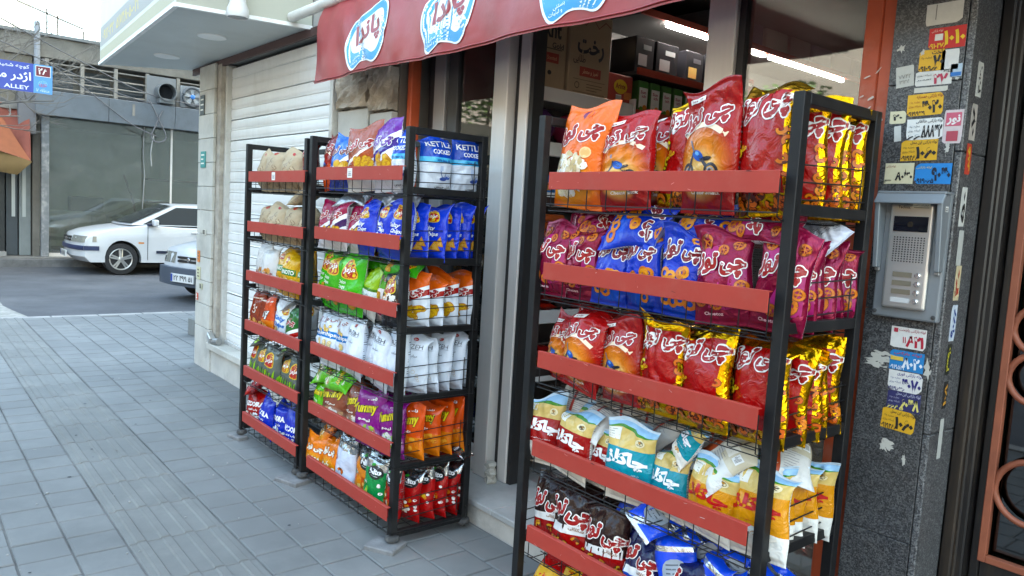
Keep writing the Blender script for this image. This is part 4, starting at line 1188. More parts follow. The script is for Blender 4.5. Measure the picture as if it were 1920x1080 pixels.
def make_rack(k):
    R = RACKS[k]
    t = thing('display_rack', RLAB[k], 'rack', (R['x0'], R['y0'], 0), 'wire display racks on the pavement')
    s = .032
    for x in (R['x0'], R['x1'] - s):
        for y in (R['y0'], R['y1'] - s):
            MB().span((x, y, .055), (x + s, y + s, R['zt'])).build('post', M_RACK, t, bevel=.002)
            ft = MB().cyl((x + s / 2, y + s / 2, .012), (x + s / 2, y + s / 2, .07), .011, 10).lathe((x + s / 2, y + s / 2, .0), [(.032, .03), (.034, .036), (.03, .05), (.014, .056)], n=14).build('foot', mat('foot_rubber', (.05, .05, .05), rough=.8, dirt=(.2, .2, .19), dscale=20), t, smooth='auto')
    for x in (R['x0'], R['x1'] - s):
        MB().span((x, R['y0'] + s, R['zt'] - .03), (x + s, R['y1'] - s, R['zt'] - .0005)).build('top_rail', M_RACK, t, bevel=.002)
    MB().span((R['x0'] + s, R['y1'] - s, R['zt'] - .03), (R['x1'] - s, R['y1'] - .004, R['zt'] - .0005)).build('top_rail', M_RACK, t, bevel=.002)
    for i in range(6):
        rz = R['rails'][i]
        for x in (R['x0'] + .001, R['x1'] - s + .001):
            MB().span((x, R['y0'] + s, rz - .03), (x + s - .003, R['y1'] - s, rz)).build('side_rail', M_RACK, t, bevel=.002)
        sz = STRIPZ[k][i]
        fz = R['floor'][i]
        stp = MB().span((R['sx0'], R['sy'] - .003, sz - R['h']), (R['sx1'], R['sy'], sz)).span((R['sx0'], R['sy'] + .0005, sz - .004), (R['sx1'], R['sy'] + .016, sz - .001)).build('price_strip', M_STRIP, t, bevel=.0012)
        q = Print2D()
        Ls = R['sx1'] - R['sx0']
        for _ in range(6):
            x_, z_ = random.uniform(.01, Ls - .01), random.uniform(-R['h'] + .003, -.003)
            q.strip([(x_, z_), (x_ + random.uniform(-.02, .02), z_ + random.uniform(-.006, .006))], random.uniform(.0006, .0016), random.choice(('#d8887c', '#7a2018', '#c8a8a0', '#5c1810')))
        for _ in range(3):
            x_ = random.uniform(.0, Ls)
            q.ell(x_, random.choice((-.002, -R['h'] + .002)), random.uniform(.003, .01), .0016, '#4a1a14', n=8, jit=.3)
        link('scuffs', q.mesh('scuffs', plane_surf((R['sx0'] - R['x0'], R['sy'] - .003 - R['y0'], sz), (1, 0, 0), (0, 0, 1), (0, -1, 0)), lift=.0004, step=.00002, matf=flatink), stp)
        if k != 'R' and i == 0:
            px = R['sx0'] + (.38 if k == 'A' else .36)
            q = Print2D().rect(-.024, -.022, .024, .022, '#e4e2dc').word('شماره', 0, .006, .03, .009, '#333333').rect(-.016, -.012, .016, -.008, '#555555').rect(-.012, -.004, .014, -.001, '#555555')
            link('price_tag', q.mesh('price_tag', plane_surf((px - R['x0'], R['sy'] - .003 - R['y0'], sz - .03), (1, 0, 0), (0, 0, 1), (0, -1, 0)), lift=.0006, matf=flatink), stp)
        # wire tray: floor grid, front lip, end wires
        w = MB()
        xa, xb, ya, yb = R['sx0'] + .004, R['sx1'] - .004, R['sy'] + .008, R['y1'] - .02
        n = max(8, int((xb - xa) / .085))
        r_ = .0019
        for j in range(n + 1):
            x = xa + (xb - xa) * j / n
            w.tube([(x, ya, sz - .02), (x, ya, fz - .012), (x, ya + .02, fz - .02), (x, yb, fz - .02), (x, yb, fz + .03)], r_, 5)
        for j in range(7):
            y = ya + .02 + (yb - ya - .02) * j / 6
            w.tube([(xa - .03, y, fz - .024), (xb + .0, y, fz - .024)], r_, 5)
        w.tube([(xa - .02, ya, fz - .002), (xb, ya, fz - .002)], r_, 5)
        for zz_ in (.03,):
            w.tube([(xa - .02, yb, fz + zz_), (xb, yb, fz + zz_)], r_, 5)
        w.build('wire_tray', M_WIRE, t, fix=False, smooth=True)
        # slanting wires across the right-hand end, thin horizontal on the left
        e = MB()
        xe = R['x1'] - s * .35
        for q_ in range(3):
            zb = fz + .035 + q_ * .045
            e.tube([(xe, R['y0'] + s, zb), (xe, R['y1'] - s, zb + .012)], .0022, 5)
        e.tube([(xe, R['y1'] - s - .03, fz), (xe, R['y1'] - s - .03, fz + .15)], .0022, 5)
        e.build('end_wires', M_WIRE, t, fix=False, smooth=True)
        e = MB()
        xe = R['x0'] + s * .4
        for q_ in range(3):
            zb = fz + .03 + q_ * .04
            e.tube([(xe, R['y0'] + s, zb), (xe, R['y1'] - s, zb + .012)], .0022, 5)
        e.build('end_wires', M_WIRE, t, fix=False, smooth=True)
        MB().span((R['x0'] + s, R['y1'] - s, rz - .03), (R['x1'] - s, R['y1'] - .006, rz - .0005)).build('back_rail', M_RACK, t, bevel=.002)
    return t
for k in 'RBA':
    make_rack(k)
# bases under the feet
M_PAD = mat('pad_grey', (.16, .16, .16), rough=.9, var=.3, vscale=15, bump=.5, bscale=50)
for i, (x, y, w, d, r, lab) in enumerate(((-2.835, 1.70, .15, .13, .5, 'grey block under the front foot of the middle rack nearest the door'), (-3.81, 1.70, .17, .14, .3, 'grey block under the paired feet where middle and far rack meet'), (-4.70, 1.705, .13, .07, .2, 'small dark block under the outer front foot of the far rack'))):
    o = MB().box((x, y, .004), (w, d, .034), 0, Matrix.Rotation(r, 3, 'Z')).build('foot_block', M_PAD, base=(x, y, 0), bevel=.005)
    tag(o, lab, 'block')

# ================================================================== SNACK BAGS
def bag_mat(name, base, layers, metal=0.0, rough=.3, back=None, lift=0.0):
    """film material: panels of colour laid out in the bag's own UV; crinkle bump"""
    m = bpy.data.materials.new('film_' + name)
    m.use_nodes = True
    N, L = m.node_tree.nodes, m.node_tree.links
    b = N['Principled BSDF']
    b.inputs['Roughness'].default_value = rough
    b.inputs['Coat Weight'].default_value = .0
    b.inputs['Specular IOR Level'].default_value = .36
    uv = N.new('ShaderNodeUVMap')
    sp = N.new('ShaderNodeSeparateXYZ')
    L.new(uv.outputs[0], sp.inputs[0])
    U, V = sp.outputs[0], sp.outputs[1]
    V0 = V
    def mth(op, a, b_=None, c=None):
        n = N.new('ShaderNodeMath')
        n.operation = op
        for i, x in enumerate((a, b_, c)):
            if x is None: continue
            if isinstance(x, (int, float)): n.inputs[i].default_value = x
            else: L.new(x, n.inputs[i])
        return n.outputs[0]
    def between(s, a, b_):
        return mth('MULTIPLY', mth('GREATER_THAN', s, a), mth('LESS_THAN', s, b_))
    col, met = None, None
    if lift: V = mth('DIVIDE', mth('SUBTRACT', V, lift), 1 - lift)
    def mixc(mask, c):
        nonlocal col
        x = N.new('ShaderNodeMix')
        x.data_type = 'RGBA'
        if col is None: x.inputs[6].default_value = vivid(base) + (1,)
        else: L.new(col, x.inputs[6])
        x.inputs[7].default_value = vivid(c) + (1,)
        L.new(mask, x.inputs[0])
        col = x.outputs[2]
    def mixm(mask, v):
        nonlocal met
        x = N.new('ShaderNodeMix')
        x.data_type = 'FLOAT'
        if met is None: x.inputs[2].default_value = metal
        else: L.new(met, x.inputs[2])
        x.inputs[3].default_value = v
        L.new(mask, x.inputs[0])
        met = x.outputs[0]
    anym = any(len(l) > 2 and l[-1] in ('M', 'm') for l in layers) or metal > 0
    for l in layers:
        mt = None
        if l[-1] == 'M': mt, l = .95, l[:-1]
        elif l[-1] == 'm': mt, l = 0.0, l[:-1]
        k, c = l[0], l[-1]
        if k == 'band': mask = between(V, l[1] if l[1] > 0 else -1, l[2])
        elif k == 'rect': mask = mth('MULTIPLY', between(U, l[1], l[2]), between(V, l[3], l[4]))
        elif k == 'slant':   # l1 = slope, between l2 and l3
            mask = between(mth('MULTIPLY_ADD', U, -l[1], V), l[2], l[3])
        elif k == 'ell':
            dx = mth('DIVIDE', mth('SUBTRACT', U, l[1]), l[3])
            dy = mth('DIVIDE', mth('SUBTRACT', V, l[2]), l[4])
            rr2 = mth('ADD', mth('MULTIPLY', dx, dx), mth('MULTIPLY', dy, dy))
            mp_ = N.new('ShaderNodeMapRange')
            mp_.interpolation_type = 'SMOOTHSTEP'
            mp_.inputs[1].default_value, mp_.inputs[2].default_value, mp_.inputs[3].default_value, mp_.inputs[4].default_value = .25, 1.35, 1.0, 0.0
            L.new(rr2, mp_.inputs[0])
            mask = mp_.outputs[0]
        elif k == 'wave':    # V above/below a wavy line: l1 height, l2 amplitude, l3 frequency, l4 lower/upper
            w = mth('MULTIPLY_ADD', mth('SINE', mth('MULTIPLY', U, l[3])), l[2], l[1])
            mask = mth('LESS_THAN', V, w) if l[4] < 0 else mth('GREATER_THAN', V, w)
        if k != 'band':
            mask = mth('MULTIPLY', mask, mth('LESS_THAN', U, 1.5))
        mixc(mask, c)
        if anym: mixm(mask, mt if mt is not None else 0.0)
    if back:
        mk = mth('GREATER_THAN', U, 1.5)
        mixc(mk, back)
        if anym: mixm(mk, metal if back == base else 0.0)
        # fine print lines on the back
        ln = mth('MULTIPLY', mk, mth('MULTIPLY', between(V, .2, .8), mth('GREATER_THAN', mth('SINE', mth('MULTIPLY', V, 150.0)), .55)))
        nz = N.new('ShaderNodeTexNoise')
        nz.inputs['Scale'].default_value = 9
        L.new(uv.outputs[0], nz.inputs[0])
        ln = mth('MULTIPLY', ln, mth('GREATER_THAN', nz.outputs[0], .48))
        mixc(ln, '#6c6c70')
    if col is not None:
        oi = N.new('ShaderNodeObjectInfo')
        mr = N.new('ShaderNodeMapRange')
        mr.inputs[3].default_value, mr.inputs[4].default_value = .9, 1.06
        L.new(oi.outputs['Random'], mr.inputs[0])
        vm = N.new('ShaderNodeVectorMath'); vm.operation = 'SCALE'
        L.new(col, vm.inputs[0]); L.new(mr.outputs[0], vm.inputs['Scale'])
        L.new(vm.outputs[0], b.inputs['Base Color'])
    else:
        b.inputs['Base Color'].default_value = vivid(base) + (1,)
    if met is not None: L.new(met, b.inputs['Metallic'])
    else: b.inputs['Metallic'].default_value = metal
    tc = N.new('ShaderNodeTexCoord')
    vo = N.new('ShaderNodeTexVoronoi')
    vo.inputs['Scale'].default_value = 26
    vo.feature = 'F1'
    nz = N.new('ShaderNodeTexNoise')
    nz.inputs['Scale'].default_value = 20
    nz.inputs['Detail'].default_value = 3
    nz.inputs['Distortion'].default_value = 1.0
    L.new(tc.outputs['Object'], nz.inputs[0])
    mxv = N.new('ShaderNodeMix'); mxv.data_type = 'RGBA'; mxv.inputs[0].default_value = .12
    L.new(tc.outputs['Object'], mxv.inputs[6]); L.new(nz.outputs['Color'], mxv.inputs[7])
    L.new(mxv.outputs[2], vo.inputs[0])
    sm = mth('MULTIPLY_ADD', vo.outputs['Distance'], .55, nz.outputs[0])
    bp = N.new('ShaderNodeBump')
    bp.inputs['Strength'].default_value = .55
    bp.inputs['Distance'].default_value = .007
    L.new(sm, bp.inputs['Height'])
    L.new(bp.outputs[0], b.inputs['Normal'])
    L.new(bp.outputs[0], b.inputs['Coat Normal'])
    return m

def bag_grids(w, h, t, seed, nu=20, nv=30, crump=1.0, flop=0.0, soft=False):
    """front and back vertex grids of a pillow bag: origin at the middle of its lower seal, front towards -Y"""
    rg = np.random.RandomState(seed)
    u = np.linspace(-1, 1, nu + 1)
    s = np.linspace(0, 1, nv + 1)
    v = s - 0.035 * np.sin(2 * np.pi * s) * 1.2          # denser near the seals
    U, V = np.meshgrid(u, v, indexing='ij')
    seal = .045
    e = np.clip((V - seal) / (1 - 2 * seal), 0, 1)
    env = np.sin(np.pi * e) ** .5
    sag = 1.14 - .32 * V
    prof = np.clip(1 - np.abs(U) ** 2.6, 0, 1) ** .6
    T = .5 * t * env * sag * prof + .0006
    side = 1 - .085 * np.sin(np.pi * np.clip(V, 0, 1)) ** .7
    X = U * w / 2 * side
    Z = V * h * (1 - .02) + 0.0 * U
    # shared sway of the whole sheet
    sway = flop * np.clip((V - .78) / .22, 0, 1) ** 1.6 * h
    Zs = Z - np.abs(sway) * .5
    edge = .004 * np.sin(V * 9 + rg.rand() * 6) * (np.abs(U) ** 4)
    X = X + np.sign(U) * edge
    tip = .045 * crump * (rg.rand() - .45) * U + .010 * crump * np.sin(U * 3.1 + rg.rand() * 6)
    Zs = Zs + tip * np.clip((V - .8) / .2, 0, 1)
    if soft:      # gusseted paper: rounded shoulders instead of pointed ears
        top_ = np.clip((V - .72) / .28, 0, 1)
        Zs = Zs - .035 * np.abs(U) ** 2.5 * top_ - .02 * top_
        X = X * (1 - .16 * top_)
    out = []
    for sd in (-1, 1):
        W = np.zeros_like(U)
        # pleats gathering into the seals
        for at, amp in ((0.0, .6), (1.0, 1.0)):
            f = rg.uniform(2.0, 3.6)
            d = np.abs(V - at)
            W += amp * .0048 * crump * np.sin(2 * np.pi * f * U * .5 + rg.rand() * 6 + 2 * d * rg.uniform(-3, 3)) * np.exp(-d / .11) * np.clip((d - .02) / .05, 0.25, 1)
        # sharp creases
        for _ in range(15):
            th = rg.uniform(0, np.pi)
            cx, cz = rg.uniform(-.9, .9), rg.uniform(.05, .98)
            if rg.rand() < .5: cz = rg.choice([.1, .85]) + rg.uniform(-.1, .1)
            dx, dz = (U - cx) * w / 2, (V - cz) * h
            d = dx * np.cos(th) + dz * np.sin(th)
            l = -dx * np.sin(th) + dz * np.cos(th)
            W += rg.uniform(-.008, .008) * crump * np.exp(-np.abs(d) / rg.uniform(.006, .014)) * np.exp(-(l / rg.uniform(.02, .06)) ** 2)
        # facetted folds running out of the seals and along the flanks
        for _ in range(7):
            th = rg.normal(0, .5) if rg.rand() < .65 else rg.uniform(0, np.pi)
            lam = rg.uniform(.022, .05)
            at = rg.choice([0.02, .97, .9, rg.rand()])
            cx = rg.uniform(-.8, .8)
            d = (U - cx) * w / 2 * np.cos(th) + (V - at) * h * np.sin(th)
            q = d / lam + rg.rand()
            tri = 2 * np.abs(2 * (q - np.floor(q + .5))) - 1
            W += rg.uniform(.0015, .0045) * crump * tri * np.exp(-((V - at) / rg.uniform(.12, .3)) ** 2) * np.exp(-((U - cx) / .7) ** 2)
        # soft dents
        for _ in range(5):
            cx, cz = rg.uniform(-.8, .8), rg.uniform(.1, .95)
            rr = rg.uniform(.02, .05)
            W += rg.uniform(-.011, .006) * crump * np.exp(-(((U - cx) * w / 2) ** 2 + ((V - cz) * h) ** 2) / rr ** 2)
        m = np.clip((1 - np.abs(U)) / .12, 0, 1) * np.clip(env * 1.6, 0.12, 1)
        Y = sd * (T + W * m) if sd > 0 else -(T + W * m)
        Y = Y + sway
        # keep the two sheets from crossing
        out.append(np.stack([X, Y, Zs], -1))
    F, B = out
    bad = F[..., 1] > B[..., 1] - .0012
    midy = (F[..., 1] + B[..., 1]) / 2
    F[..., 1] = np.where(bad, midy - .0006, F[..., 1])
    B[..., 1] = np.where(bad, midy + .0006, B[..., 1])
    return F, B, v

class Bag:
    def __init__(s, key, desc, w, h, t, base, layers=(), prints=None, metal=0.0, rough=.22, back=None, crump=1.0, variants=2, cat='snack bag', name='snack_bag', nu=20, nv=30, lift=.15):
        s.key, s.desc, s.w, s.h, s.t = key, desc, w, h, t
        s.cat, s.name = cat, name
        s.lift = lift
        s.mat = bag_mat(key, base, list(layers), metal, rough, back, lift)
        s.var = []
        for i in range(variants):
            seed = (sum(ord(c) for c in key) * 13 + i * 101) % 99991
            F, B, v = bag_grids(w, h, t, seed, nu=nu, nv=nv, crump=crump, flop=(0.02, .13, -.08)[i % 3], soft=(key == 'kraft'))
            me = s.mesh(F, B, v)
            pm = None
            if prints:
                random.seed(seed)
                p = Print2D()
                prints(p, w, h)
                if p.items:
                    pm = p.mesh('printed_design', s.surf(F, v), maxedge=max(w, h) / 14)
            s.var.append((me, pm))
        s.n = 0
    def mesh(s, F, B, v):
        nu, nv = F.shape[0] - 1, F.shape[1] - 1
        V = np.concatenate([F.reshape(-1, 3), B.reshape(-1, 3)])
        n0 = (nu + 1) * (nv + 1)
        fa = []
        for i in range(nu):
            for j in range(nv):
                a, b, c, d = i * (nv + 1) + j, (i + 1) * (nv + 1) + j, (i + 1) * (nv + 1) + j + 1, i * (nv + 1) + j + 1
                fa.append((a, b, c, d))
                fa.append((n0 + a, n0 + d, n0 + c, n0 + b))
        # close the rim
        rim = [(i, 0) for i in range(nu)] + [(nu, j) for j in range(nv)] + [(i, nv) for i in range(nu, 0, -1)] + [(0, j) for j in range(nv, 0, -1)]
        ix = [i * (nv + 1) + j for i, j in rim]
        for a, b in zip(ix, ix[1:] + ix[:1]):
            fa.append((b, a, n0 + a, n0 + b))
        me = bpy.data.meshes.new(s.name)
        me.from_pydata([tuple(p) for p in V], [], fa)
        uvl = me.uv_layers.new(name='UVMap')
        u = np.linspace(0, 1, nu + 1)
        UVv = np.array([(u[i], v[j]) for i in range(nu + 1) for j in range(nv + 1)])
        UVall = np.concatenate([UVv, UVv + np.array([2.0, 0])])
        li = np.zeros(len(me.loops), dtype=np.int32)
        me.loops.foreach_get('vertex_index', li)
        uvl.data.foreach_set('uv', UVall[li].astype(np.float32).ravel())
        me.materials.append(s.mat)
        me.polygons.foreach_set('use_smooth', [True] * len(fa))
        me.update()
        return me
    def surf(s, F, v):
        nu, nv = F.shape[0] - 1, F.shape[1] - 1
        w, h = s.w, s.h
        def f(x, y, d):
            u = min(max((x / w + .5), 0), .9999) * nu
            vv = min(max(s.lift + (1 - s.lift) * y / h, 0), .9999)
            j = min(int(np.searchsorted(v, vv, 'right')) - 1, nv - 1)
            i = int(u)
            a = u - i
            b = (vv - v[j]) / (v[j + 1] - v[j])
            p = (F[i, j] * (1 - a) + F[i + 1, j] * a) * (1 - b) + (F[i, j + 1] * (1 - a) + F[i + 1, j + 1] * a) * b
            return (p[0], p[1] - d, p[2])
        return f
    def put(s, label, loc, w=None, h=None, rz=0.0, lean=0.0, tilt=0.0, group=None, t=1.0, mtx=None, var=None):
        me, pm = s.var[(s.n if var is None else var) % len(s.var)]
        s.n += 1
        o = bpy.data.objects.new(s.name, me)
        COL.objects.link(o)
        sx, sz = (w or s.w) / s.w, (h or s.h) / s.h
        if mtx is not None:
            o.matrix_world = mtx @ Matrix.Diagonal((sx, t, sz, 1))
        else:
            o.location = loc
            o.rotation_euler = (-lean, tilt, rz)
            o.scale = (sx, t, sz)
        tag(o, label, s.cat, group)
        if pm:
            c = bpy.data.objects.new('printed_design', pm)
            COL.objects.link(c)
            c.parent = o
        return o

# ------------------------------------------------------------------ what is printed on the bags
RW, WO = '#a01d2a', '#efece6'
def chitoz(p, w, h, cy, k=.84, hh=.2, fill=RW, out=WO, rot=.08, cx=0.0):
    p.word('چی توز', cx * w, cy * h, w * k, h * hh, fill, bold=.03, out=out, outw=.05, fat=.03, shear=.12, rot=rot)
def mazlogo(p, cx, cy, s):
    tri = smooth_poly([(-.5, -.42), (.5, -.42), (.56, -.1), (.18, .5), (-.18, .5), (-.56, -.1)], 2)
    p.poly([(cx + x * s * 1.12, cy + y * s * 1.12) for x, y in tri], '#e9c832').poly([(cx + x * s, cy + y * s) for x, y in tri], '#b02020')
    p.word('مزمز', cx, cy - .03 * s, s * .82, s * .34, '#f4f0ea', bold=.04, rot=.12)
def curl(p, cx, cy, s, rot, col='#e08028', dark='#5a2a12', span=4.0):
    pts = [(cx + s * math.cos(rot + span * i / 8 - span / 2), cy + s * .8 * math.sin(rot + span * i / 8 - span / 2)) for i in range(9)]
    p.strip(pts, s * .98, dark).strip(pts, s * .72, col)
def curls(p, w, h, n, y0, y1, s, cols=('#e08028', '#e89038', '#d87020'), x0=-.44, x1=.44):
    for i in range(n):
        curl(p, random.uniform(x0, x1) * w, random.uniform(y0, y1) * h, s * random.uniform(.8, 1.2), random.random() * 6.3, random.choice(cols))
def wheel(p, cx, cy, r):
    p.ring(cx, cy, r, r * .62, '#7a3a10').ring(cx, cy, r, r * .46, '#d98228')
    for k in range(3):
        a = k * math.pi / 3 + random.random()
        p.strip([(cx - r * math.cos(a), cy - r * math.sin(a)), (cx + r * math.cos(a), cy + r * math.sin(a))], r * .22, '#c87420')
    p.ell(cx, cy, r * .25, r * .25, '#d98228', n=8)
def chip(p, cx, cy, r, col='#e2b84a', rim='#c08a28'):
    a = random.random() * 3
    p.ell(cx, cy, r, r * .72, rim, rot=a, jit=.06).ell(cx, cy, r * .86, r * .58, col, rot=a, jit=.05)
def chips(p, w, h, n, cx, cy, sx, sy, r, col='#e2b84a', rim='#c08a28'):
    for i in range(n):
        chip(p, (cx + random.uniform(-sx, sx)) * w, (cy + random.uniform(-sy, sy)) * h, r * random.uniform(.8, 1.2), col, rim)
def bits(p, w, h, n, cx, cy, sx, sy, r, cols):
    p.inc = .06
    for i in range(n):
        a, q = random.random() * 6.283, math.sqrt(random.random())
        p.ell(min(.46, max(-.46, cx + sx * q * math.cos(a))) * w, (cy + sy * q * math.sin(a)) * h, r * random.uniform(.6, 1.3), r * random.uniform(.6, 1.2), random.choice(cols), n=7, jit=.3)
    p.inc = .3
def lines(p, w, h, x0, x1, y0, y1, n, col, th=.003):
    for i in range(n):
        y = y0 + (y1 - y0) * i / max(1, n - 1)
        p.rect(x0 * w, y * h - th / 2, (x0 + (x1 - x0) * random.uniform(.6, 1)) * w, y * h + th / 2, col)
def moto(p, w, h):
    s = w * .95
    h0, h = h, h * 1.32
    p.strip([(-.36 * w + .76 * w * i / 10, h * (.40 + .07 * math.sin(math.pi * i / 10))) for i in range(11)], h * .035, '#f2dcc0')
    for cx in (-.24, .22):
        p.ring(cx * s, h * .17, s * .10, s * .045, '#2c2c32', n=16).ring(cx * s, h * .17, s * .05, s * .02, '#9a9aa2', n=12)
    p.strip([(-.24 * s, h * .17), (-.12 * s, h * .30), (.06 * s, h * .24), (.22 * s, h * .17)], s * .05, '#3a3a42')
    p.ell(-.03 * s, h * .27, s * .12, s * .07, '#2460b0', rot=-.4).ell(-.05 * s, h * .285, s * .05, s * .025, '#7ab0e0', rot=-.4)
    p.strip([(-.12 * s, h * .30), (-.2 * s, h * .37)], s * .03, '#6a6a74').ell(.12 * s, h * .25, s * .09, s * .03, '#26262c', rot=.2)
    curls(p, w, h0, 4, .06, .18, w * .055, x0=-.1, x1=.4)
def p_popcorn(p, w, h):
    p.ell(0.02 * w, .89 * h, .1 * w, .055 * h, '#7a2a50').ell(.02 * w, .89 * h, .07 * w, .035 * h, '#d8603c')
    chitoz(p, w, h, .68, .84, .2, rot=.2)
    p.ell(.24 * w, .50 * h, .1 * w, .055 * h, '#f2d2a0').ell(.24 * w, .50 * h, .08 * w, .04 * h, '#e8bc84')
    bits(p, w, h, 190, -.08, .28, .38, .2, .012, ('#efe6d0', '#f6f0e2', '#d8c8a8', '#fbf8f0', '#c8b48c', '#e6d8bc'))
def p_motor(p, w, h):
    moto(p, w, h)
    chitoz(p, w, h, .68, .86, .19, rot=.22)
    p.rect(-.36 * w, .835 * h, -.04 * w, .895 * h, '#e6e0d8', .2).word('موتوری', -.20 * w, .867 * h, .24 * w, .035 * h, '#8a1c24', bold=.02, rot=.2)
    p.word('Cheese Snack', .1 * w, .05 * h, .5 * w, .04 * h, '#f0e6d8', bold=.02)
def p_gold(p, w, h):
    chitoz(p, w, h, .765, .96, .22, rot=.06)
    curls(p, w, h, 16, .05, .17, w * .06)
    curls(p, w, h, 5, .2, .6, w * .05, x0=.36, x1=.46)
    curls(p, w, h, 4, .2, .55, w * .05, cols=('#d8c828', '#e0d040'), x0=-.46, x1=-.36)
    p.word('طلایی', -.3 * w, .47 * h, .22 * w, .06 * h, '#e8b848', bold=.03, rot=.3)
def p_wheels(p, w, h):
    p.poly([(-.45 * w, .45 * h), (-.1 * w, .5 * h), (.05 * w, .8 * h), (-.3 * w, .76 * h)], '#b84078').poly([(.1 * w, .1 * h), (.45 * w, .15 * h), (.45 * w, .55 * h), (.2 * w, .5 * h)], '#a8346c').poly([(-.2 * w, .12 * h), (.1 * w, .1 * h), (.0 * w, .4 * h)], '#c85088')
    for (x, y, r) in ((-.28, .82, .1), (.05, .74, .075), (.3, .8, .085), (.24, .24, .13), (-.32, .20, .1), (-.05, .16, .085), (.38, .36, .08)):
        wheel(p, x * w, y * h, r * w)
    chitoz(p, w, h, .58, .88, .25, rot=-.05)
    p.word('Cheetoz', -.1 * w, .055 * h, .34 * w, .035 * h, '#e8c8d0', bold=.02)
def p_rings(p, w, h):
    p.ring(.26 * w, .9 * h, .09 * w, .075 * w, '#d98a30').ring(.26 * w, .9 * h, .09 * w, .02 * w, '#f0b860')
    chitoz(p, w, h, .72, .86, .23, rot=.0, fill='#7c1c2c')
    for i in range(9):
        p.ring(random.uniform(-.3, .36) * w, random.uniform(.12, .52) * h, .085 * w, .065 * w, random.choice(('#d98a30', '#e09a40', '#c87820')))
    p.word('لقمه', -.36 * w, .38 * h, .16 * w, .06 * h, '#e8d040', bold=.02)
def p_chk(fill):
    def f(p, w, h):
        p.rect(-.47 * w, .70 * h, -.18 * w, .86 * h, '#e9e6da')
        lines(p, w, h, -.44, -.24, .73, .83, 4, '#8a8a84', .002)
        p.ell(.26 * w, .72 * h, .11 * w, .058 * h, '#e8dcb8').ell(.26 * w, .72 * h, .075 * w, .04 * h, '#4a3a2c').ell(.26 * w, .735 * h, .035 * w, .02 * h, '#b88a48')
        p.word('چاکلز', 0.0, .43 * h, .86 * w, .27 * h, fill, bold=.06, rot=-.06)
        p.word('شکلات و بیسکویت', .05 * w, .235 * h, .5 * w, .025 * h, fill, bold=.0)
        p.ell(.12 * w, .06 * h, .26 * w, .055 * h, '#efe9dc').ell(.1 * w, .075 * h, .15 * w, .05 * h, '#d89840', rot=.2).ell(.12 * w, .085 * h, .1 * w, .025 * h, '#edc06c', rot=.2)
    return f
def p_cocoa(p, w, h):
    p.poly([(-.5 * w, .26 * h), (.5 * w, .30 * h), (.5 * w, .44 * h), (-.5 * w, .36 * h)], '#dedcd8')
    chitoz(p, w, h, .56, .98, .3, rot=-.12)
    p.word('شکلاتی', .22 * w, .36 * h, .3 * w, .06 * h, '#8a5a20', bold=.02, rot=-.1)
    curls(p, w, h, 5, .08, .22, w * .06, cols=('#d8a050', '#c88438'))
def p_kettle(p, w, h):
    p.word('KETTLE', .0, .82 * h, .82 * w, .10 * h, '#f2f4f6', bold=.02).word('COOKED', .08 * w, .69 * h, .6 * w, .075 * h, '#f2f4f6', bold=.02)
    p.word('30% less fat', .12 * w, .55 * h, .48 * w, .04 * h, '#1a4a90', bold=.02)
    p.strip([(.02 * w, .42 * h), (.04 * w, .34 * h), (.08 * w, .28 * h), (.16 * w, .27 * h), (.2 * w, .34 * h)], .03 * w, '#7c8fb4').ell(.12 * w, .25 * h, .12 * w, .03 * h, '#4a5fa0').ell(.28 * w, .28 * h, .09 * w, .035 * h, '#5a70b0').ell(.28 * w, .3 * h, .07 * w, .02 * h, '#c8d0e0').rect(.0, .38 * h, .1 * w, .46 * h, '#b8c4d8')
    p.word('کتل چیپس', .15 * w, .12 * h, .5 * w, .055 * h, '#26282e', bold=.02).word('سیب زمینی', .12 * w, .06 * h, .34 * w, .03 * h, '#3a3c44', bold=.01)
def p_slant(word=True, fill=RW, chipcol='#e2b84a'):
    def f(p, w, h):
        chips(p, w, h, 9, .14, .17, .22, .11, w * .13, chipcol)
        if word: chitoz(p, w, h, .58, .78, .22, fill=fill, rot=.1)
        lines(p, w, h, -.4, -.1, .06, .2, 4, '#9a9aa0', .003)
    return f
def p_salty(p, w, h):
    mazlogo(p, .02 * w, .72 * h, .42 * w)
    p.word('Salty', -.08 * w, .47 * h, .5 * w, .11 * h, '#eef2f6', bold=.03, shear=.2).word('Chips', .04 * w, .36 * h, .5 * w, .10 * h, '#eef2f6', bold=.03, shear=.2)
    for (x, y, r) in ((.18, .12, .2), (-.15, .13, .17), (.32, .2, .14)):
        p.poly([((x - r) * w, (y - .06) * h), ((x + r) * w, (y - .07) * h), ((x + .05) * w, (y + .13) * h)], '#c89048').poly([((x - r * .7) * w, (y - .045) * h), ((x + r * .7) * w, (y - .05) * h), ((x + .04) * w, (y + .09) * h)], '#dcb068')
    p.ell(-.2 * w, .26 * h, .1 * w, .05 * h, '#e8eef4')
def p_green(p, w, h):
    mazlogo(p, .04 * w, .68 * h, .5 * w)
    p.word('Onion', -.16 * w, .44 * h, .34 * w, .07 * h, '#e8f0dc', bold=.02).word('Chips', -.16 * w, .34 * h, .36 * w, .08 * h, '#e8f0dc', bold=.02)
    chips(p, w, h, 10, .1, .13, .3, .09, w * .14)
def p_lime(p, w, h):
    lines(p, w, h, -.35, .35, .1, .4, 6, '#9aa09a', .003)
def p_limechip(p, w, h):
    chitoz(p, w, h, .72, .6, .14)
    chips(p, w, h, 10, -.15, .2, .2, .16, w * .15)
    bits(p, w, h, 8, .28, .12, .14, .1, .02, ('#e8e8e4', '#d8a890'))
def p_black(p, w, h):
    mazlogo(p, .0, .66 * h, .5 * w)
    bits(p, w, h, 26, .02, .24, .36, .2, .02, ('#c8c4bc', '#8a8680', '#e8e4da', '#5c3a2c', '#d89048'))
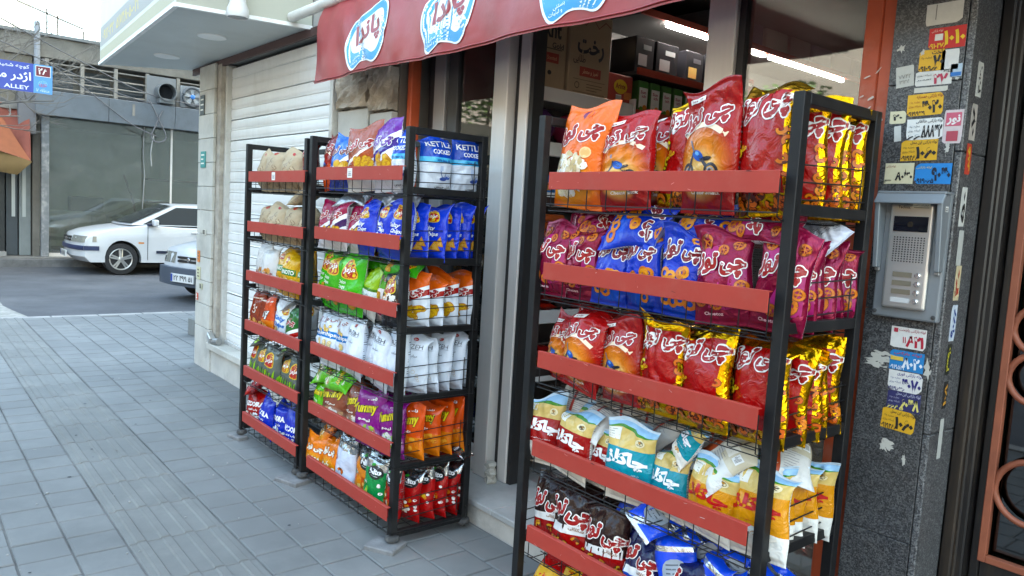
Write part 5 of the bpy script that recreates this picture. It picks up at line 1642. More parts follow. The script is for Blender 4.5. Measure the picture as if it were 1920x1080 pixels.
def p_oat(p, w, h):
    p.word('چی توز', .08 * w, .80 * h, .6 * w, .14 * h, '#8a2028', bold=.02, out='#f4f4f4', outw=.02, rot=.2)
    p.word('therchips', 0, .50 * h, .84 * w, .1 * h, '#f2f6fa', bold=.03)
    chips(p, w, h, 4, -.05, .62, .25, .04, w * .07, '#ecd48c')
    chips(p, w, h, 6, .1, .22, .25, .12, w * .1, '#efe0b8', '#d8c088')
def p_mazeh(p, w, h):
    p.ell(.06 * w, .87 * h, .09 * w, .035 * h, '#b02020').word('مزمز', .06 * w, .868 * h, .12 * w, .025 * h, '#f4f0ea', bold=.03)
    p.word('MAZEH', .02 * w, .73 * h, .7 * w, .085 * h, '#4a4b52', bold=.0).rect(-.36 * w, .668 * h, .4 * w, .673 * h, '#4a4b52')
    p.word('ساده', .1 * w, .56 * h, .26 * w, .05 * h, '#4a4c54', bold=.01)
    for i in range(9):
        x, y = random.uniform(-.35, .3) * w, random.uniform(.06, .26) * h
        p.ring(x, y, w * random.uniform(.03, .06), .0018, '#c8b8a4', n=9)
def p_yum(sub, bitcols, word='Yummy'):
    def f(p, w, h):
        p.word(word, -.02 * w, .60 * h, .84 * w, .24 * h, '#e6d230', bold=.04, out='#2c1c1a', outw=.04, shear=.15, rot=.2)
        p.word('نامی', .16 * w, .82 * h, .3 * w, .07 * h, '#f0ece0', bold=.04, rot=.1)
        p.word(sub, .02 * w, .40 * h, .4 * w, .07 * h, '#f0ece0', bold=.03)
        bits(p, w, h, 18, .12, .17, .3, .13, w * .07, bitcols)
    return f
def p_orange(p, w, h):
    chitoz(p, w, h, .62, .7, .2, fill='#f4ecdc', out='#8a3a1c')
    bits(p, w, h, 40, .02, .24, .36, .18, w * .045, ('#f2e0b8', '#e8b060', '#fbf0d8', '#d89038'))
def p_silver(p, w, h):
    p.ell(-.3 * w, .52 * h, .1 * w, .05 * h, '#b02830').word('چی', -.3 * w, .52 * h, .13 * w, .05 * h, '#f0ece6', bold=.04)
    curl(p, .02 * w, .3 * h, w * .09, 1.0)
    bits(p, w, h, 8, -.1, .12, .2, .06, w * .06, ('#e0a050', '#c88030'))
def p_nito(cols, side):
    def f(p, w, h):
        p.ell(.12 * w, .70 * h, .3 * w, .13 * h, '#16181c', n=24).word('Nito', .12 * w, .715 * h, .46 * w, .11 * h, '#f2f2f0', bold=.05, rot=.06).rect(-.02 * w, .625 * h, .26 * w, .635 * h, '#c8c8c4')
        p.ell(-.02 * w, .84 * h, .08 * w, .03 * h, '#3c9a38', rot=.4)
        bits(p, w, h, 16, .0, .22, .36, .18, w * .075, cols)
        p.word('پفک', -.22 * w, .48 * h, .2 * w, .06 * h, '#f0f0ea', bold=.03)
        p.rect(-.4 * w, .42 * h, -.18 * w, .46 * h, '#2c8a3c')
        for i in range(5): p.ell(random.choice((-.42, .42, .36, -.36)) * w, random.uniform(.1, .5) * h, .05 * w, .028 * h, '#ecebe4', n=9)
    return f
def p_kraft(p, w, h):
    p.ell(.1 * w, .82 * h, .09 * w, .05 * h, '#b02c24', rot=-.4, n=10).ell(.14 * w, .815 * h, .04 * w, .02 * h, '#d86a50', rot=-.4)
    random.seed(3)
    for i in range(11):
        x, y = random.uniform(-.34, .28) * w, random.uniform(.22, .64) * h
        pts = [(x + w * .05 * math.sin(k * 1.3 + i), y + k * h * .024) for k in range(6)]
        p.strip(pts, .0035, '#7a6248')
    for i in range(9):
        p.ring(random.uniform(-.32, .32) * w, random.uniform(.08, .3) * h, w * random.uniform(.05, .1), .0025, '#8c7454', n=10)
    for i in range(22):
        x = random.uniform(-.42, .42) * w
        p.rect(x, .03 * h, x + .0022, random.uniform(.08, .2) * h, '#857054')
def p_nutwhite(p, w, h):
    bits(p, w, h, 22, .0, .2, .4, .16, w * .09, ('#a8622c', '#c88848', '#7a4018', '#d8a870'))
    chitoz(p, w, h, .24, .6, .14)
def p_peanut(p, w, h):
    p.rect(-.44 * w, .40 * h, .44 * w, .56 * h, '#2c7a34').word('FANOTO', 0, .48 * h, .8 * w, .11 * h, '#f0f0e8', bold=.03)
    mazlogo(p, -.1 * w, .78 * h, .3 * w)
    bits(p, w, h, 24, .0, .2, .42, .15, w * .085, ('#d8a860', '#e6c088', '#b87c38', '#efd4a4'))
def p_brown(p, w, h):
    p.strip([(-.48 * w, .74 * h), (0, .77 * h), (.48 * w, .80 * h)], .03 * h, '#e2d2c0')
    p.word('چی', .1 * w, .5 * h, .34 * w, .2 * h, '#e8dcd0', bold=.02, rot=1.2)
    bits(p, w, h, 6, .0, .14, .3, .1, w * .1, ('#d08a48', '#e0a868'))
def p_frit(p, w, h):
    p.strip([(-.48 * w, .78 * h), (0, .80 * h), (.48 * w, .83 * h)], .03 * h, '#efe4d4')
    p.word('my', .0, .46 * h, .8 * w, .2 * h, '#f0ece4', bold=.05, out='#4a2418', outw=.05, rot=.15)
    bits(p, w, h, 6, .0, .14, .3, .1, w * .1, ('#e8b868', '#f0cc88'))
def p_bluechip(p, w, h):
    p.word('Salty', 0, .5 * h, .7 * w, .15 * h, '#2c78c0', bold=.04, shear=.2).word('Chips', 0, .34 * h, .7 * w, .14 * h, '#2c78c0', bold=.04, shear=.2)
    mazlogo(p, .2 * w, .76 * h, .34 * w)
    bits(p, w, h, 9, .0, .14, .36, .1, w * .09, ('#e8c890', '#d8a860'))
def p_greenchip(p, w, h):
    chitoz(p, w, h, .62, .5, .2)
    chips(p, w, h, 7, .1, .15, .26, .1, w * .12)
def p_greylime(p, w, h):
    mazlogo(p, .02 * w, .66 * h, .46 * w)
    for i in range(6):
        x = (-.4 + .16 * i) * w
        p.poly([(x, .1 * h), (x + .1 * w, .12 * h), (x + .16 * w, random.uniform(.36, .52) * h), (x + .05 * w, random.uniform(.25, .35) * h)], random.choice(('#a8d828', '#c0e438', '#7ca828')))
def p_pop(p, w, h):
    p.word('AZOORA', 0, .56 * h, .86 * w, .15 * h, '#f0f0ec', bold=.06, rot=.05)
    p.word('پاپ کورن', .05 * w, .40 * h, .4 * w, .08 * h, '#f0f0ec', bold=.03)
    bits(p, w, h, 34, .0, .2, .4, .14, w * .045, ('#f0ece0', '#fbf8f0', '#d8d0bc', '#c0b8a8'))
def p_bluepack(p, w, h):
    p.poly(smooth_poly([(-.32 * w, .2 * h), (.3 * w, .2 * h), (.3 * w, .62 * h), (-.32 * w, .62 * h)], 2), '#9aa2aa')
    lines(p, w, h, -.22, .2, .3, .54, 5, '#5a6068', .004)
def p_yelred(p, w, h):
    p.poly(smooth_poly([(-.44 * w, .55 * h), (.44 * w, .5 * h), (.46 * w, .75 * h), (-.46 * w, .8 * h)], 2), '#e8b828')
    bits(p, w, h, 8, .0, .64, .36, .07, w * .05, ('#c02818', '#d84820'))
    p.word('پفیلا', .0, .4 * h, .6 * w, .12 * h, '#f0e8d8', bold=.03)
def p_back(p, w, h):
    p.rect(-.42 * w, .08 * h, -.22 * w, .9 * h, '#a8543c')
    lines(p, w, h, -.16, .2, .2, .55, 9, '#7a7a7e', .0018)
    p.rect(-.16 * w, .6 * h, .22 * w, .8 * h, '#e2ded2').rect(.26 * w, .62 * h, .42 * w, .76 * h, '#e8e8e4')
    for q in range(6): p.rect((.28 + q * .02) * w, .64 * h, (.288 + q * .02) * w, .74 * h, '#222226')
def p_back2(p, w, h):
    lines(p, w, h, -.36, .36, .2, .85, 16, '#86868c', .0018)
    p.rect(-.1 * w, .12 * h, -.02 * w, .9 * h, '#b0504a')

NU, NV = 34, 48
DES = {}
def D(key, *a, **k):
    DES[key] = Bag(key, *a, **k)
D('popcorn', 'orange popcorn bag', .235, .335, .11, '#ea7a1c', [('ell', .42, .2, .5, .24, '#f0a850')], p_popcorn, back='#e27018', nu=NU, nv=NV, lift=0.04, variants=3)
D('motor', 'red flame snack bag', .2, .31, .095, '#a81c1a', [('ell', .5, .30, .44, .32, '#e08a3a'), ('ell', .5, .2, .36, .22, '#ecc080')], p_motor, back='#9c1a18', nu=NU, nv=NV, lift=.12, variants=3)
D('gold', 'red and gold foil snack bag', .19, .315, .08, '#e8b414', [('rect', .11, .88, .15, .88, '#a81420', 'm')], p_gold, metal=.95, rough=.2, back='#e8b414', nu=NU, nv=NV, crump=1.25, variants=3, lift=0)
D('wheels', 'maroon wheel snack bag', .168, .27, .075, '#8c0e44', [], p_wheels, metal=.35, rough=.24, back='#d4d4d8', nu=NU, nv=NV, variants=3, lift=0.06)
D('rings', 'blue ring snack bag', .155, .255, .075, '#0f48b0', [('ell', .55, .2, .4, .2, '#1c60c8')], p_rings, back='#c8ccd4', nu=NU, nv=NV, lift=0.02, variants=3)
SKY = [('band', .60, .88, '#dcc284'), ('wave', .84, .03, 6, 1, '#4f8a3a'), ('wave', .87, .035, 5, 1, '#a8cce8'), ('band', .95, 1.0, '#cfdde6')]
D('chkred', 'red wafer snack bag', .175, .245, .075, '#a01c22', SKY + [('wave', .12, .04, 5, -1, '#e6e0d4')], p_chk('#f2eeea'), back='#d8d6d0', nu=NU, nv=NV, lift=0.2, variants=3)
D('chkteal', 'teal wafer snack bag', .18, .245, .075, '#1496a4', SKY + [('wave', .12, .04, 5, -1, '#e6e0d4')], p_chk('#f2f4f2'), back='#d8d6d0', nu=NU, nv=NV, lift=0.2, variants=3)
D('chkyel', 'yellow wafer snack bag', .18, .245, .075, '#dc9a12', SKY + [('wave', .14, .04, 5, -1, '#e6e4dc')], p_chk('#b8281c'), back='#dcdcd8', nu=NU, nv=NV, variants=3, lift=0.22)
D('cocoa', 'dark brown and red snack bag', .172, .262, .08, '#2a1816', [('band', 0, .32, '#a41c1c')], p_cocoa, back='#2a1816', nu=NU, nv=NV, lift=0.17, variants=3)
D('navy', 'navy and white snack bag', .165, .24, .075, '#141a44', [('band', 0, .30, '#1a5ec0')], p_cocoa, back='#141a44', nu=NU, nv=NV, lift=0.17)
D('bluepack', 'blue and silver packet', .115, .19, .05, '#1262e0', [('band', .72, .80, '#c4c8cc', 'M'), ('slant', .7, -.25, -.1, '#c4c8cc', 'M'), ('band', .95, 1, '#c4c8cc', 'M'), ('band', 0, .06, '#c4c8cc', 'M')], p_bluepack, back='#b8bcc2', nu=14, nv=20, lift=0)
D('stick', 'slim red sachet', .035, .15, .018, '#a81c18', [('band', .4, .6, '#e0dcd6')], None, back='#a81c18', nu=6, nv=12, lift=0)
D('kettle', 'blue and white kettle crisp bag', .2, .275, .085, '#dadfe6', [('band', .60, 1, '#1453b0'), ('band', .51, .60, '#6cbce0')], p_kettle, back='#d4d8de', nu=NU, nv=NV, lift=0)
D('ember', 'dark red snack bag', .16, .30, .07, '#7c1410', [('band', 0, .35, '#d8601c'), ('ell', .5, .4, .4, .2, '#b03a14')], p_motor, back='#5a100e')
D('azure', 'bright blue crisp bag', .26, .28, .085, '#1470c4', [('slant', .55, -.12, .02, '#e8ecf0'), ('slant', .55, -.9, -.12, '#1c3c98')], p_slant(fill='#7c1c2c'), back='#c8ccd2', lift=0.26)
D('brownchip', 'brown and white crisp bag', .26, .315, .085, '#a05a48', [('slant', .45, .12, .19, '#ece8e2'), ('slant', .45, -.12, .12, '#b0583c'), ('slant', .45, -.9, -.12, '#e4e2dc')], p_slant(), back='#d0ccc8', lift=0.26)
D('purplechip', 'purple and white crisp bag', .26, .315, .085, '#6a2090', [('slant', .35, .3, .42, '#eae8ee'), ('slant', .35, .14, .3, '#3a2a80'), ('slant', .35, -.9, .14, '#e2e4ea')], p_slant(fill='#6a2090'), back='#d0d0d8', lift=0.26)
D('maroonchip', 'magenta and white crisp bag', .19, .262, .075, '#98124c', [('slant', .5, .0, .12, '#e6e4e6'), ('slant', .5, -.18, .0, '#3a1c54'), ('slant', .5, -.9, -.18, '#dedce0')], p_slant(), back='#c8c6cc', lift=0.22)
D('salty', 'blue salty crisp bag', .172, .272, .07, '#0f4ec4', [], p_salty, back='#c4cad4', variants=3)
D('green', 'bright green crisp bag', .225, .30, .085, '#4cae18', [('ell', .3, .8, .3, .15, '#68c830')], p_green, back='#c8ccc4')
D('lime', 'lime and silver snack bag', .19, .25, .07, '#d8dcd8', [('band', .56, 1, '#9ac01c'), ('band', .5, .56, '#4a7a20')], p_lime, back='#d0d2d0')
D('limechip', 'green and pink crisp bag', .2, .265, .07, '#6aa84c', [('band', 0, .5, '#e6dcd8'), ('slant', -.4, .12, .3, '#b83c68')], p_limechip, back='#d0d2d0')
D('black', 'black crisp bag', .2, .255, .075, '#1c1a1a', [], p_black, back='#c4c4c4')
D('orangechip', 'orange and white crisp bag', .2, .265, .085, '#e07014', [('slant', .3, .36, .44, '#ecebea'), ('slant', .3, .24, .36, '#9c1c1c'), ('slant', .3, -.9, .24, '#dde2e8')], p_slant(), back='#d4dae2', variants=3)
D('oatchip', 'white crisp bag with blue band', .195, .29, .075, '#dfe5ec', [('band', .43, .57, '#2a86c8')], p_oat, back='#d4d8de')
D('mazeh', 'plain white crisp bag', .18, .298, .08, '#dde3ea', [('band', 0, .04, '#c9ced6')], p_mazeh, back='#d4dbe4', variants=3, crump=.8)
D('yumgreen', 'green Yummy bag', .2, .25, .075, '#6ab82a', [('ell', .6, .15, .4, .2, '#b8d89a')], p_yum('پیاز', ('#e6e2d0', '#c8a070', '#7aa848')), back='#68b42c')
D('yumbrown', 'brown Yummy bag', .23, .27, .085, '#8a5040', [('ell', .6, .15, .4, .2, '#c8a490')], p_yum('سرکه', ('#e6dccc', '#c89c78', '#f0e8dc')), back='#7c4638')
D('yumpurple', 'purple Yummy bag', .23, .28, .085, '#84227c', [('ell', .6, .12, .42, .2, '#d8a8cc')], p_yum('لیمو', ('#e6dccc', '#d89078', '#a8c868', '#f0ece4')), back='#74206c')
D('yumorange', 'orange Yummy bag', .2, .285, .085, '#e0660e', [('band', 0, .3, '#e88a38')], p_yum('نامی', ('#e89040', '#f0b060', '#d87820')), back='#e0660e', variants=3)
D('orangesnack', 'light orange puff bag', .225, .25, .08, '#ea8a22', [('ell', .5, .25, .42, .25, '#f0ac58')], p_orange, back='#e88420')
D('silverbag', 'white bag with silver neck', .18, .3, .08, '#d6dcea', [('band', .72, 1, '#b4b8bc', 'M')], p_silver, back='#d0d6e4')
D('nitoorange', 'orange cartoon-free puff bag', .18, .285, .075, '#d88a4c', [('band', .74, 1, '#b8bcbe', 'M')], p_nito(('#e8a040', '#c86a28', '#f0c880', '#b04a20'), 0), back='#c87c44')
D('nitogreen', 'green puff bag with silver top', .175, .285, .075, '#178a4c', [('band', .74, 1, '#b8bcbe', 'M')], p_nito(('#e8b838', '#d88028', '#58b848', '#f0d078'), 0), back='#178a4c')
D('nitored', 'red puff bag with silver top', .165, .28, .08, '#b01818', [('band', .72, 1, '#b4b8ba', 'M')], p_nito(('#e8c048', '#e08a28', '#c83828', '#f0e8dc'), 0), back='#b01c18', variants=3)
DES['nitoorange'].desc = 'tan puff bag with silver top'
D('kraft', 'kraft paper bag', .235, .272, .10, '#b6a78e', [], p_kraft, rough=.7, back='#b6a78e', crump=.75, lift=0)
D('nutwhite', 'white nut bag', .2, .31, .07, '#dcdcda', [], p_nutwhite, back='#d0d0d0')
D('peanut', 'yellow peanut bag', .19, .275, .075, '#dcae10', [], p_peanut, back='#d4a810')
D('brownbag', 'reddish brown snack bag', .2, .305, .065, '#8a3c2c', [], p_brown, back='#8a3c2c')
D('fritbag', 'orange fritter bag', .175, .305, .065, '#d8601c', [('band', 0, .35, '#e0843c')], p_frit, back='#d06020')
D('bluechip', 'white crisp bag with blue script', .215, .275, .07, '#dfe4e8', [], p_bluechip, back='#d4d4d6')
D('greenchip', 'dark green and white crisp bag', .225, .245, .075, '#1c6428', [('slant', .5, .0, .1, '#e6e6e2'), ('slant', .5, -.14, 0, '#a82020'), ('slant', .5, -.9, -.14, '#dedcd6')], p_greenchip, back='#d0d0cc')
D('greylime', 'grey and lime snack bag', .22, .275, .075, '#5c625c', [], p_greylime, back='#6c706c')
D('redpop', 'red popcorn bag', .25, .25, .09, '#a01c26', [], p_pop, back='#a01c26')
D('bluepop', 'blue popcorn bag', .22, .265, .085, '#1246b8', [], p_pop, back='#1246b8')
D('yelred', 'yellow and red snack bag', .17, .24, .07, '#b81c18', [('band', .45, .8, '#e0a820')], p_yelred, back='#b81c18', lift=0)
D('backwhite', 'white bag back', .17, .215, .07, '#d2d0ca', [('rect', .5, 1, .5, 1, '#cfc6b0')], p_back, back='#cfcdc8', lift=0)
D('backsmall', 'small white bag back', .12, .15, .05, '#cfccc6', [], p_back2, back='#cfccc6', nu=14, nv=18, lift=0)
D('silverlie', 'silver bag back', .2, .26, .07, '#b8babc', [('band', 0, 1, '#b8babc', 'M')], p_back2, metal=.6, rough=.35, back='#b8babc', lift=0)

# ------------------------------------------------------------------ stocking the racks
NTH = ('first', 'second', 'third', 'fourth', 'fifth', 'sixth', 'seventh', 'eighth')
FRONT = {
 ('R', 0): [('popcorn', -1.905, 1.84, .235, .344), ('popcorn', -1.875, 1.95, .2, .335), ('motor', -1.685, 1.84, .212, .309), ('motor', -1.66, 1.95, .19, .33), ('gold', -1.525, 1.925, .17, .36), ('motor', -1.365, 1.84, .215, .362), ('gold', -1.170, 1.84, .19, .369)],
 ('R', 1): [('wheels', -1.985, 1.82, .15, .262), ('wheels', -1.852, 1.83, .162, .261), ('rings', -1.708, 1.82, .141, .24), ('rings', -1.572, 1.83, .145, .249), ('rings', -1.425, 1.82, .16, .265), ('wheels', -1.265, 1.82, .168, .272), ('wheels', -1.118, 1.845, .15, .28)],
 ('R', 2): [('motor', -1.97, 1.875, .15, .24), ('motor', -1.812, 1.82, .197, .287), ('motor', -1.63, 1.83, .2, .284), ('gold', -1.465, 1.825, .165, .302), ('gold', -1.302, 1.815, .19, .29), ('gold', -1.135, 1.835, .19, .297)],
 ('R', 3): [('chkred', -1.985, 1.835, .16, .249), ('chkred', -1.83, 1.82, .185, .247), ('chkred', -1.70, 1.84, .146, .21), ('chkteal', -1.560, 1.82, .19, .258), ('chkteal', -1.412, 1.835, .15, .222), ('chkyel', -1.262, 1.82, .167, .227), ('chkyel', -1.098, 1.825, .178, .255)],
 ('R', 4): [('cocoa', -1.955, 1.86, .15, .265), ('cocoa', -1.80, 1.82, .195, .296), ('cocoa', -1.640, 1.82, .17, .268), ('navy', -1.482, 1.82, .175, .24), ('navy', -1.325, 1.825, .15, .232)],
 ('B', 0): [('ember', -3.69, 1.78, .15, .288), ('azure', -3.51, 1.755, .24, .277), ('brownchip', -3.275, 1.765, .25, .312), ('purplechip', -3.045, 1.755, .24, .315), ('kettle', -2.935, 1.765, .16, .271)],
 ('B', 1): [('maroonchip', -3.645, 1.765, .17, .254), ('maroonchip', -3.485, 1.755, .2, .257), ('maroonchip', -3.35, 1.775, .152, .255), ('salty', -3.222, 1.755, .16, .257), ('salty', -3.072, 1.765, .18, .272), ('salty', -2.932, 1.755, .158, .27)],
 ('B', 2): [('green', -3.70, 1.80, .19, .315), ('green', -3.545, 1.755, .225, .3), ('green', -3.345, 1.75, .22, .295), ('lime', -3.205, 1.775, .17, .24), ('limechip', -3.10, 1.80, .18, .265), ('black', -2.955, 1.755, .2, .253)],
 ('B', 3): [('oatchip', -3.695, 1.78, .18, .265), ('oatchip', -3.555, 1.755, .19, .295), ('oatchip', -3.425, 1.775, .18, .29), ('mazeh', -3.285, 1.755, .17, .29), ('mazeh', -3.18, 1.79, .14, .281), ('mazeh', -3.045, 1.75, .19, .295), ('mazeh', -2.925, 1.77, .13, .295)],
 ('B', 4): [('yumgreen', -3.685, 1.78, .19, .205), ('yumbrown', -3.495, 1.76, .25, .245), ('yumbrown', -3.275, 1.775, .18, .27), ('yumpurple', -3.115, 1.755, .25, .272), ('yumpurple', -2.94, 1.775, .16, .27)],
 ('B', 5): [('orangesnack', -3.68, 1.77, .21, .205), ('orangesnack', -3.495, 1.755, .21, .24), ('silverbag', -3.35, 1.765, .19, .29), ('silverbag', -3.27, 1.83, .14, .285), ('nitoorange', -3.17, 1.77, .175, .278), ('nitogreen', -3.035, 1.755, .17, .275), ('nitored', -2.925, 1.775, .16, .27)],
 ('A', 0): [('kraft', -4.56, 1.79, .2, .285), ('kraft', -4.34, 1.76, .24, .28), ('kraft', -4.09, 1.76, .22, .272), ('ember', -3.93, 1.775, .15, .305)],
 ('A', 1): [('kraft', -4.47, 1.775, .2, .258), ('kraft', -4.27, 1.755, .22, .26), ('kraft', -4.085, 1.77, .2, .262), ('kraft', -3.92, 1.775, .17, .255)],
 ('A', 2): [('nutwhite', -4.55, 1.775, .19, .28), ('nutwhite', -4.39, 1.765, .18, .278), ('peanut', -4.235, 1.78, .19, .272), ('peanut', -4.075, 1.755, .18, .265), ('peanut', -3.93, 1.77, .16, .25)],
 ('A', 3): [('brownbag', -4.62, 1.77, .18, .285), ('brownbag', -4.50, 1.785, .17, .28), ('fritbag', -4.37, 1.755, .165, .28), ('bluechip', -4.21, 1.77, .2, .268), ('greenchip', -4.01, 1.755, .22, .24)],
 ('A', 4): [('greylime', -4.61, 1.77, .18, .262), ('greylime', -4.47, 1.785, .18, .262), ('greylime', -4.30, 1.755, .22, .272), ('greylime', -4.12, 1.775, .19, .262), ('greylime', -3.95, 1.76, .19, .266)],
 ('A', 5): [('redpop', -4.57, 1.775, .23, .244), ('bluepop', -4.36, 1.76, .22, .25), ('bluepop', -4.17, 1.775, .2, .258), ('bluepop', -3.97, 1.765, .19, .248)]}
rgb_ = random.Random(11)
for (k, r), lst in FRONT.items():
    R = RACKS[k]
    tot = {}
    for it in lst: tot[it[0]] = tot.get(it[0], 0) + 1
    cnt = {}
    for (d, x, y, w, h) in lst:
        B = DES[d]
        cnt[d] = cnt.get(d, 0) + 1
        place = '%s shelf, %s' % (ORD[r], R['name'])
        lab = '%s in the front row, %s' % (B.desc, place) if tot[d] == 1 else '%s, front row %s of %s, %s' % (B.desc, NTH[cnt[d] - 1], ('', '', 'two', 'three', 'four', 'five')[tot[d]], place)
        B.put(lab, (x, y, R['floor'][r] - .012), w * 1.06, h * (1.07 if (k, r) == ('R', 0) else 1.0 if k == 'A' else 1.045), rz=rgb_.uniform(-.24, .2), lean=rgb_.uniform(.0, .13), tilt=rgb_.uniform(-.085, .085), t=rgb_.uniform(1.0, 1.2), group='bags on the %s' % R['name'])
# columns of bags, one behind another, at the end of each shelf
ENDS = {('R', 0): ('gold', -1.145, [1.93, 1.995, 2.06, 2.125], .185, .345), ('R', 1): ('wheels', -1.135, [1.915, 1.975, 2.035, 2.095, 2.145], .165, .272), ('R', 2): ('gold', -1.14, [1.915, 1.98, 2.045, 2.11], .185, .285),
        ('R', 3): ('chkyel', -1.125, [1.915, 1.975, 2.035, 2.10], .17, .245), ('B', 1): ('salty', -2.90, [1.83, 1.90, 1.975, 2.04, 2.10], .17, .268), ('B', 2): ('orangechip', -2.915, [1.84, 1.92, 2.0, 2.075], .19, .262),
        ('B', 3): ('mazeh', -2.905, [1.845, 1.915, 1.985, 2.05, 2.11], .165, .285), ('B', 4): ('yumorange', -2.915, [1.845, 1.93, 2.01, 2.085], .185, .275), ('B', 5): ('nitored', -2.905, [1.85, 1.92, 1.99, 2.055, 2.115], .155, .265)}
for (k, r), (d, x, ys, w, h) in ENDS.items():
    R = RACKS[k]
    for i, y in enumerate(ys):
        B = DES[d]
        B.put('%s, %s back at shelf end, %s shelf, %s' % (B.desc, NTH[i], ORD[r], R['name']), (x + rgb_.uniform(-.012, .012), y, R['floor'][r] - .01), w, h * rgb_.uniform(.95, 1.03),
              rz=rgb_.uniform(.1, .42), lean=rgb_.uniform(-.03, .08), tilt=rgb_.uniform(-.06, .06), group='bags on the %s' % R['name'], t=.82)
for i, y in enumerate((1.895, 2.065)):
    DES['kettle'].put('%s kettle crisp bag facing sideways through the end of the middle rack' % ('front' if i == 0 else 'rear'), (-2.875, y, 1.575), .17, .275, rz=math.pi / 2 - .05 - i * .06, lean=.04, group='bags on the middle rack')
# second rows glimpsed between the bags in front
for (k, r, d, xs, y, w, h) in (('R', 1, 'wheels', (-1.93, -1.76), 1.93, .165, .27), ('R', 1, 'rings', (-1.6, -1.45), 1.93, .155, .25), ('R', 2, 'motor', (-1.88, -1.70), 1.93, .19, .285), ('R', 2, 'gold', (-1.50, -1.33), 1.92, .19, .305),
                            ('R', 3, 'chkred', (-1.90, -1.76), 1.925, .165, .25), ('R', 3, 'chkteal', (-1.6,), 1.93, .165, .24), ('R', 3, 'chkyel', (-1.32,), 1.93, .165, .24), ('R', 4, 'cocoa', (-1.85, -1.70), 1.92, .17, .27),
                            ('B', 0, 'azure', (-3.4,), 1.87, .24, .25), ('B', 1, 'salty', (-3.3, -3.1), 1.86, .17, .26), ('B', 2, 'green', (-3.45, -3.2), 1.86, .2, .26), ('B', 3, 'mazeh', (-3.35, -3.12), 1.86, .17, .27), ('B', 4, 'yumbrown', (-3.4,), 1.87, .22, .26), ('B', 4, 'yumpurple', (-3.05,), 1.87, .22, .265),
                            ('B', 5, 'nitored', (-3.1,), 1.86, .17, .27), ('A', 0, 'kraft', (-4.45, -4.2), 1.89, .22, .265), ('A', 1, 'kraft', (-4.35, -4.15), 1.88, .2, .25), ('A', 2, 'peanut', (-4.3, -4.1), 1.87, .18, .27), ('A', 3, 'bluechip', (-4.3, -4.1), 1.87, .2, .265), ('A', 4, 'greylime', (-4.4, -4.2), 1.87, .2, .26), ('A', 5, 'bluepop', (-4.25,), 1.88, .2, .25)):
    R = RACKS[k]
    for i, x in enumerate(xs):
        B = DES[d]
        B.put('%s%s in back row, %s shelf, %s' % (('left ' if i == 0 else 'right ') if len(xs) > 1 else '', B.desc, ORD[r], R['name']), (x, y, R['floor'][r] - .01), w, h, rz=rgb_.uniform(-.15, .15), lean=rgb_.uniform(0, .08), tilt=rgb_.uniform(-.08, .08), group='bags on the %s' % R['name'])
# bags lying loose on top of the others: yaw, pitch (face up = 90), roll
def lay(d, lab, x, y, z, w, h, yaw, pitch, roll, t=.8):
    m = Matrix.Translation((x, y, z)) @ Matrix.Rotation(yaw, 4, 'Z') @ Matrix.Rotation(-pitch, 4, 'X') @ Matrix.Rotation(roll, 4, 'Y') @ Matrix.Translation((0, 0, -h / 2))
    return DES[d].put(lab, None, w, h, mtx=m, t=t, group='loose bags lying on the racks')
lay('wheels', 'maroon wheel bag lying on its fellows, outer end of the second shelf, near rack', -1.86, 1.93, 1.50, .17, .25, .25, .8, 1.2)
lay('rings', 'blue ring bag lying flat on others, second shelf of the near rack', -1.63, 1.87, 1.492, .2, .25, .1, .75, 1.45, 1.0)
lay('rings', 'second blue ring bag lying flat nearer the post, second shelf of the near rack', -1.40, 1.89, 1.505, .17, .24, -.2, .85, 1.25, 1.0)
lay('wheels', 'maroon wheel bag lying flat behind the post, second shelf of the near rack', -1.21, 1.89, 1.52, .16, .25, -.1, .8, 1.5, 1.0)
lay('wheels', 'maroon wheel bag tipped back to front at the door end, second shelf, near rack', -1.14, 2.06, 1.495, .13, .2, 2.9, -.7, 1.2)
lay('gold', 'gold bag lying crosswise behind the third shelf row, near rack', -1.35, 1.95, 1.20, .17, .29, -1.5, 1.1, 0.1)
lay('motor', 'dark red bag lying far back on the third shelf, near rack', -1.72, 2.03, 1.19, .18, .28, -1.4, 1.15, 0)
lay('chkteal', 'teal wafer bag tipped over on the fourth shelf, near rack', -1.365, 1.86, .862, .12, .17, -.5, .45, .35)
lay('backwhite', 'white bag showing its rust-striped back, resting on the yellow wafer bags', -1.245, 1.865, .845, .18, .2, -.3, .65, .5)
for i, (x, y, z, yaw, p_, ro) in enumerate(((-1.93, 2.0, .80, .5, .5, .2), (-1.80, 2.03, .84, -.3, .6, .5), (-1.70, 2.0, .80, .3, .3, -.2), (-1.61, 2.04, .83, .1, .2, .1), (-1.52, 2.0, .79, -.4, .5, .6), (-1.43, 2.04, .80, .3, .4, -.4), (-1.35, 2.02, .84, .7, .6, .2), (-1.76, 1.93, .77, .2, .8, .3))):
    lay('backsmall', '%s small white bag from the outer end in the heap behind, fourth shelf, near rack' % NTH[i], x, y - .06, z + .055, .13, .16, yaw, p_, ro, 1.0)
lay('backwhite', 'white bag back lying across the yellow wafer bags at the door end', -1.13, 2.0, .865, .15, .2, 1.2, .9, .5)
lay('bluepack', 'blue and silver packet hanging over the door end of the fifth shelf', -1.10, 1.98, .455, .16, .2, .6, .6, .3)
